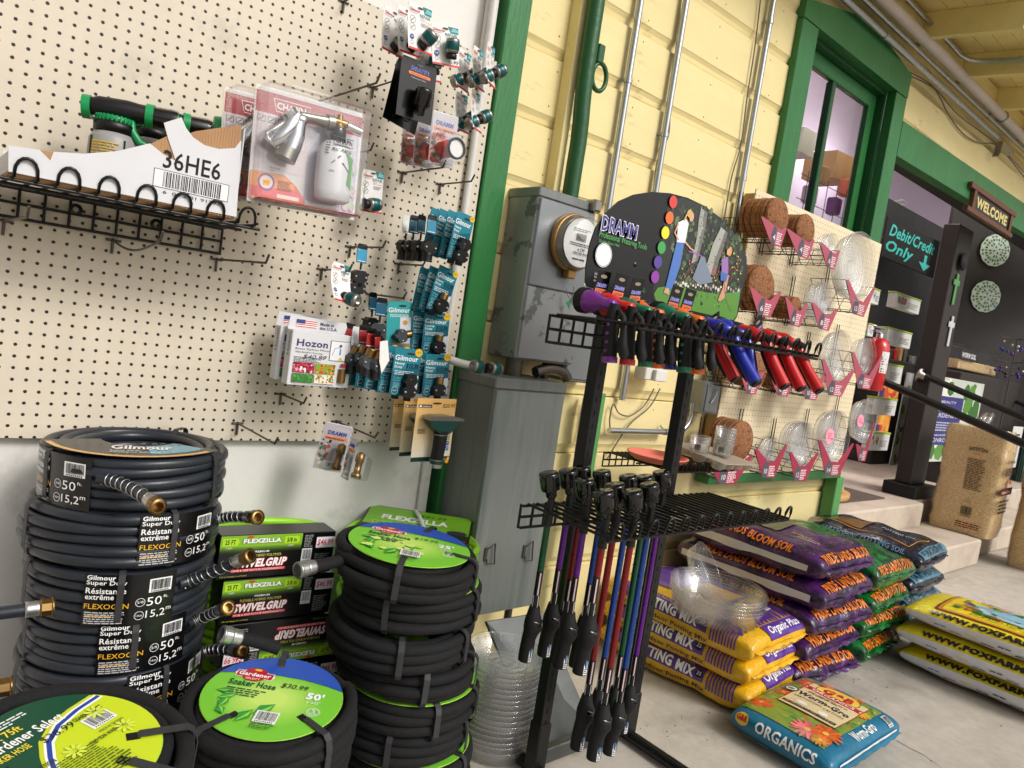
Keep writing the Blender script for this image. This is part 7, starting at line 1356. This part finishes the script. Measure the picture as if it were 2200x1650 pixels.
# wooden display stand with leaflet boxes
st = thing('wooden_stand', 'wooden display post on a two tier oval base', 'display stand', (4.98, 2.36, .372)); b = MB()
for r_, z0, z1 in ((.34, 0, .035), (.27, .036, .075)): b.lathe([(0, z0), (r_, z0), (r_, z1), (r_-.01, z1+.004), (0, z1+.004)], 40, Matrix.Scale(.6, 4, (0, 1, 0)))
part('base', b, 'wood', st); b = MB(); b.box(-.07, -.018, .08, .07, .018, 1.65, bev=.003); part('post', b, 'plywood', st)
b = MB(); b.box(-.05, -.04, 1.15, .05, -.02, 1.4, bev=.003); b.box(-.08, -.05, 1.1, .08, -.019, 1.14, bev=.003); part('leaflet_pocket', b, 'wood', st)
def leaflet(label, TL, TR, BL, Y, cols, seed):
    tl, ux, uz = pxframe(TL, TR, BL, Y); w_, h_ = ux.x, -uz.z; o = thing('leaflet_box', label, 'leaflet holder', (tl.x, Y, tl.z-h_), group='leaflet holders in the doorway')
    b = MB(); b.box(0, 0, 0, w_, .06, h_*.9, bev=.003); part('box', b, 'poster_white', o); b = MB(); b.box(-.004, -.004, h_*.9+.001, w_+.004, .064, h_, bev=.003); part('top_strip', b, 'lime_strip', o)
    P = Print(d0=.001); P.blobs(w_*.1, h_*.3, w_*.45, h_*.8, 14, w_*.03, w_*.07, cols, seed); P.greek(w_*.5, h_*.2, w_*.4, h_*.4, 4, (120, 120, 120)); P.build(o, flat)
for k, (TL, TR, BL, Y, cols) in enumerate((((1877, 618), (1893, 620), (1874, 652), 2.4, [(40, 150, 140)]), ((1926, 626), (1982, 632), (1922, 660), 2.5, [(190, 40, 50), (70, 120, 50)]), ((1868, 694), (1880, 696), (1866, 722), 2.4, [(190, 60, 70)]), ((1910, 702), (1962, 708), (1902, 738), 2.5, [(200, 200, 200)]), ((1890, 776), (1942, 784), (1882, 818), 2.5, [(210, 210, 206)]), ((1880, 852), (1928, 862), (1872, 890), 2.5, [(210, 210, 206)]), ((1872, 928), (1912, 938), (1868, 968), 2.5, [(206, 170, 50), (130, 50, 60)]))):
    leaflet(['small teal leaflet box behind the pegboard edge', 'leaflet box with a red fruit picture, highest in the doorway', 'small leaflet box with a red picture behind the pegboard edge', 'second leaflet box from the top beside the post', 'middle leaflet box above the orange poster', 'leaflet box between the orange and the yellow flower pictures', 'lowest leaflet box with yellow flowers'][k], TL, TR, BL, Y, cols, k)
def poster(name, label, TL, TR, BL, Y, fn):
    tl, ux, uz = pxframe(TL, TR, BL, Y); w_, h_ = ux.x, -uz.z; o = thing(name, label, 'poster', (tl.x, Y, tl.z-h_)); b = MB(); b.box(0, 0, 0, w_, .012, h_); part('sheet', b, 'poster_white', o); P = Print(d0=.001, dd=.0005); fn(P, w_, h_); P.build(o, flat)
def f_orange(P, w, h): P.rect(0, 0, w, h, (206, 130, 50)); P.blobs(0, 0, w, h, 16, w*.1, w*.25, [(206, 70, 40), (222, 150, 50), (180, 60, 40), (226, 170, 80)], 3); P.rect(0, h*.0, w*.22, h*.5, (50, 56, 110))
poster('flower_poster', 'orange flower poster between the leaflet boxes', (1896, 812), (1935, 820), (1890, 852), 2.62, f_orange); poster('flower_poster', 'orange flower poster just above the lowest leaflet box', (1888, 888), (1914, 892), (1880, 935), 2.62, f_orange)
def f_gard(P, w, h):
    P.rect(0, 0, w, h, (196, 200, 190)); P.blobs(0, 0, w, h, 26, w*.05, w*.14, [(60, 110, 50), (226, 228, 220), (90, 140, 60), (206, 210, 200), (236, 236, 230)], 4); P.rect(w*.0, h*.2, w*.62, h*.78, (56, 56, 120)); P.text('BEAUTY', w*.2, h*.7, w*.28, h*.03, (220, 220, 230)); P.text('Grow\nGARDENIAS', w*.05, h*.53, w*.52, h*.12, (226, 226, 236)); P.greek(w*.1, h*.37, w*.44, h*.12, 4, (190, 190, 214)); P.text('Beautifully', w*.1, h*.3, w*.4, h*.035, (226, 226, 236), shear=.3); P.text('MONROVIA', w*.08, h*.235, w*.46, h*.05, (226, 226, 236))
poster('garden_poster', 'large garden poster with a blue text panel behind the straw bale', (2010, 806), (2116, 822), (1985, 992), 2.385, f_gard)
poster('garden_poster', 'narrow strip of garden poster left of the dark post', (1950, 800), (1964, 802), (1915, 1000), 3.1, lambda P, w, h: (P.rect(0, 0, w, h, (206, 206, 200)), P.blobs(0, 0, w, h, 10, w*.2, w*.4, [(60, 120, 50), (230, 230, 224), (110, 150, 70)], 2)))
b = MB(); q = at(2030, 795, 2.6); o = thing('clear_display_box', 'clear plastic box labelled soil on the dark ledge', 'display box', at(2035, 790, 2.6)); w_ = at(2125, 790, 2.6).x-at(2035, 790, 2.6).x; b.box(0, -.1, 0, w_, .1, .24, bev=.004); part('box', b, 'clear_pack', o); b = MB(); b.box(.03, -.08, .005, w_-.03, .08, .1, bev=.01); part('contents', b, 'straw', o); P = Print(d0=.102); P.rect(.0, .1, w_*.36, .19, (40, 38, 40)); P.text('WORM SOIL', .01, .12, w_*.33, .05, (226, 226, 226), bold=.03); P.build(o, flat)
b = MB(); b.box(at(2010, 800, 2.62).x, 2.4, .36, 10, 2.74, at(2040, 795, 2.5).z, bev=.008); solo('dark_ledge', b, 'dark_brown', 'dark ledge under the clear soil box right of the post', 'ledge')
rd = random.Random(21)
for k in range(9):
    p = at(1900+11*k, 768, 3.2); b = MB(); hh = rd.uniform(.06, .16); b.box(-.035, -.03, 0, .035, .03, hh, bev=.006); o = solo('counter_item', b, rd.choice(['white_card', 'noz_red', 'teal_band', 'tan_box', 'metal_satin', 'card_black', 'lime_strip']), 'small item standing on the dark sales counter', 'item', (p.x, 3.22, p1.z-.02), group='small goods on the counter')
# jewellery stand and rods
js = thing('hanging_stand', 'wire stand hung with trinkets at the right edge', 'display stand', at(2172, 800, 2.35)); b = MB(); b.tube([(0, 0, -.6), (0, 0, .35)], .006, 8)
for z in (.1, .34):
    for k in range(8): q = k*math.pi/4; b.tube([(0, 0, z), (.16*math.cos(q), .16*math.sin(q), z+.01), (.19*math.cos(q), .19*math.sin(q), z+.04)], .003, 5)
part('wire_frame', b, 'hook_steel', js)
rd = random.Random(6)
for k in range(26):
    q = rd.uniform(0, 6.3); r_ = rd.uniform(.06, .19); z = rd.choice((.1, .34))-rd.uniform(.03, .16); b = MB(); s = rd.uniform(.012, .022); b.lathe([(0, -s), (s*.7, -s*.4), (s, 0), (s*.5, s*.8), (0, s)], 8, Matrix.Translation((r_*math.cos(q), r_*math.sin(q), z))); part('trinket', b, rd.choice(['near_black', 'noz_blue', 'silver', 'alu_purple', 'metal_satin']), js)
for k in range(9):
    p = at(2188+5*k, 1000, 2.3-.03*(k % 3)); b = MB(); b.tube([(0, 0, 0), (.02+.01*(k % 2), 0, 1.5)], .011, 8); solo('garden_stake', b, 'rod_green', 'thin dark green stake in the bundle at the right edge', 'stake', (p.x, p.y, .36), group='bundle of green stakes')
b = MB(); b.tube([(0, 0, 0), (.05, 0, 1.1)], .05, 14); solo('rolled_tube', b, 'rod_green', 'thick dark green tube standing against the dark wall', 'tube', (at(2176, 700, 2.7).x, 2.66, at(2176, 700, 2.7).z-.3))
# straw bales
def bale(label, x, y, z, W, D, H, rz):
    o = thing('straw_bale', label, 'straw bale', (x, y, z), (0, 0, rz), 'plastic wrapped straw bales'); b = MB(); rd = random.Random(int(x*100))
    def f(a, c):
        q = 2*math.pi*a; e = .28; cx = math.copysign(abs(math.cos(q))**e, math.cos(q)); sy = math.copysign(abs(math.sin(q))**e, math.sin(q)); zz = H*c
        k = 1-.10*max(0, (c-.86)/.14)**2-.04*max(0, (.08-c)/.08)+.02*math.sin(9*c); p = Vector((W/2*cx*k, D/2*sy*k, zz)); n = .012*noise.noise(p*11+Vector((x, 0, 0))); return p+Vector((cx, sy, 0))*n
    b.grid(f, 56, 24); b.add([f(k/56, 1) for k in range(56)], [list(range(56))]); part('straw', b, 'straw', o)
    b = MB(); b.grid(lambda a, c: Vector(f(a, min(c, 1)))*1.0+Vector((0, 0, 0)) if 0 else (lambda p: Vector((p.x*1.025, p.y*1.025, p.z*1.01)))(f(a, c)), 56, 24); b.tube([(-W*.3, -.02, H*1.0), (-W*.1, 0, H*1.06), (W*.1, .0, H*1.08), (W*.3, .02, H*1.02)], [.02, .05, .05, .02], 8); b.tube([(W*.1, 0, H*1.04), (W*.22, 0, H*1.12), (W*.34, .02, H*1.14)], [.02, .045, .01], 7); part('wrap', b, 'clear_pack', o)
    X = -W/2*1.03; DK = (60, 44, 30); P = Print(d0=.008, step=.03)
    P.text('GARDENSTRAW', -D*.06, H*.78, D*.3, H*.035, DK, bold=.03, arch=.008); P.ell(D*.08, H*.76, D*.06, H*.006, (226, 130, 50)); P.greek(-D*.04, H*.42, D*.3, H*.3, 20, (90, 66, 40), rag=.25); P.line([(D*.06, H*.3), (D*.11, H*.3), (D*.085, H*.34), (D*.06, H*.3)], .003, DK); P.barcode(-D*.02, H*.16, D*.2, H*.11, white=False); P.greek(-D*.05, H*.06, D*.4, H*.06, 3, (120, 60, 30), rag=.1)
    P.build(o, lambda u, v, d: (X-d, -u, v), 'print_matte')
    Yf = -D/2*1.03; P = Print(d0=.008, step=.03); P.text('SUSTAINABLE', -W*.42, H*.72, W*.7, H*.03, DK); P.text('GARDENSTRAW', -W*.46, H*.6, W*.9, H*.08, DK, bold=.03); P.poly([(-W*.2, H*.53), (W*.2, H*.57), (W*.25, H*.52)], (226, 130, 50)); P.rect(-W*.5, H*.42, W*.45, H*.49, (90, 36, 26)); P.text('Healthier Gardens', -W*.4, H*.435, W*.7, H*.03, (226, 214, 190)); P.greek(-W*.45, H*.25, W*.8, H*.14, 4, DK); P.build(o, lambda u, v, d: (u, Yf-d, v), 'print_matte')
bale('clear wrapped straw bale standing on the lower step', 6.33, 1.80, .19, .34, .42, .80, .05)
bale('clear wrapped straw bale on the floor at the right edge', 6.62, 1.28, .002, .36, .5, .86, .05)
b = MB(); b.box(0, 0, 0, .36, .006, .45); o = solo('paper_notice', b, 'poster_white', 'white handwritten notice behind the straw bale', 'notice', at(2160, 1005, 2.3)); P = Print(); P.greek(.04, .05, .26, .34, 8, (60, 60, 60), rag=.4); P.build(o, flat)
# window room
b = MB(); p = at(1740, 335, 3.2); b.box(0, 0, 0, 1.0, .1, .07, bev=.01); solo('tube_lamp', b, 'tube_and_fill_light', 'lit fluorescent tube seen through the window', 'lamp', (at(1745, 335, 4.1).x, 4.1, at(1745, 335, 4.1).z))
b = MB(); b.box(0, 0, 0, 1.4, .25, .05); solo('ceiling_fill_panel', b, 'tube_and_fill_light', 'added light panel under the shop ceiling above the counter', 'lamp', (5.6, 3.0, 4.62))  # added glowing panel that brightens the shop inside the doorway
b = MB(); b.box(0, 0, 0, 1.4, .25, .05); solo('ceiling_fill_panel', b, 'tube_and_fill_light', 'added light panel under the shop ceiling behind the window', 'lamp', (3.2, 3.0, 4.62))  # second added panel, lifts the lavender room behind the panes
panel('storage_box', 'tan cardboard box on the shelf behind the window', 'box', [(1800, 322), (1836, 340), (1826, 398), (1790, 380)], 2.7, .25, 'tan_box'); panel('storage_box', 'cream box behind the left window pane', 'box', [(1728, 272), (1756, 286), (1746, 340), (1716, 324)], 2.7, .2, 'pvc')
b = MB(); p = at(1718, 350, 2.7)
wr_ = thing('wire_rack', 'dark wire rack with goods behind the window', 'rack', (at(1720, 470, 2.6).x, 2.6, at(1720, 470, 2.6).z-.3)); b = MB()
for k in range(9): b.tube([(.14*k, 0, 0), (.14*k, 0, .62)], .003, 6)
for k in range(4): b.tube([(-.1, 0, .1+.16*k), (1.3, 0, .1+.16*k)], .003, 6)
part('grid', b, 'hook_steel', wr_)
for k in range(10): b = MB(); x = .12*k; z = (.12, .44, .6)[k % 3]; b.box(x, .02, z, x+.09, .1, z+.12, bev=.01); part('goods', b, ('pink_clay', 'lavender', 'tan_box', 'white_card', 'noz_purple')[k % 5], wr_)
# ---------------------------------------------------------------- grit and a crack on the concrete
mat('grit', (70, 62, 54), .9)
b = MB(); rd = random.Random(12)
for k in range(110):
    x = rd.uniform(1.6, 4.6); y = rd.uniform(.5, 1.7); s = rd.uniform(.001, .0032); q = rd.uniform(0, 3); c_, n_ = math.cos(q), math.sin(q)
    if rd.random() < .5: x = 2.62+rd.gauss(0, .35); y = 1.2+rd.gauss(0, .1)
    b.add([(x+s*c_, y+s*n_, .0015), (x-s*n_, y+s*c_, .0015), (x-s*c_*rd.uniform(.5, 1), y-s*n_, .0015), (x+s*n_, y-s*c_, .0015), (x, y, .0015+s*.8)], [(0, 1, 4), (1, 2, 4), (2, 3, 4), (3, 0, 4)])
o = part('soil_grit', b, 'grit', None, kind='stuff'); o['label'] = 'scattered bits of soil and grit on the concrete floor'; o['category'] = 'grit'
b = MB(); pts = [atz(1925, 1590, .0012), atz(1960, 1610, .0012), atz(1985, 1622, .0012), atz(2010, 1640, .0012), atz(2030, 1655, .0012), atz(2060, 1680, .0012)]
vs_ = []
for p in pts: d = .0012*rd.uniform(.6, 1.4); vs_ += [(p.x-d, p.y-d, .0012), (p.x+d, p.y+d, .0012)]
b.add(vs_, [(2*i, 2*i+1, 2*i+3, 2*i+2) for i in range(len(pts)-1)]); o = part('floor_crack', b, 'grit', bpy.data.objects['concrete_floor'])
# ---------------------------------------------------------------- materials named before they were defined
for me_, n_ in PENDING: me_.materials[0] = MATS[n_]
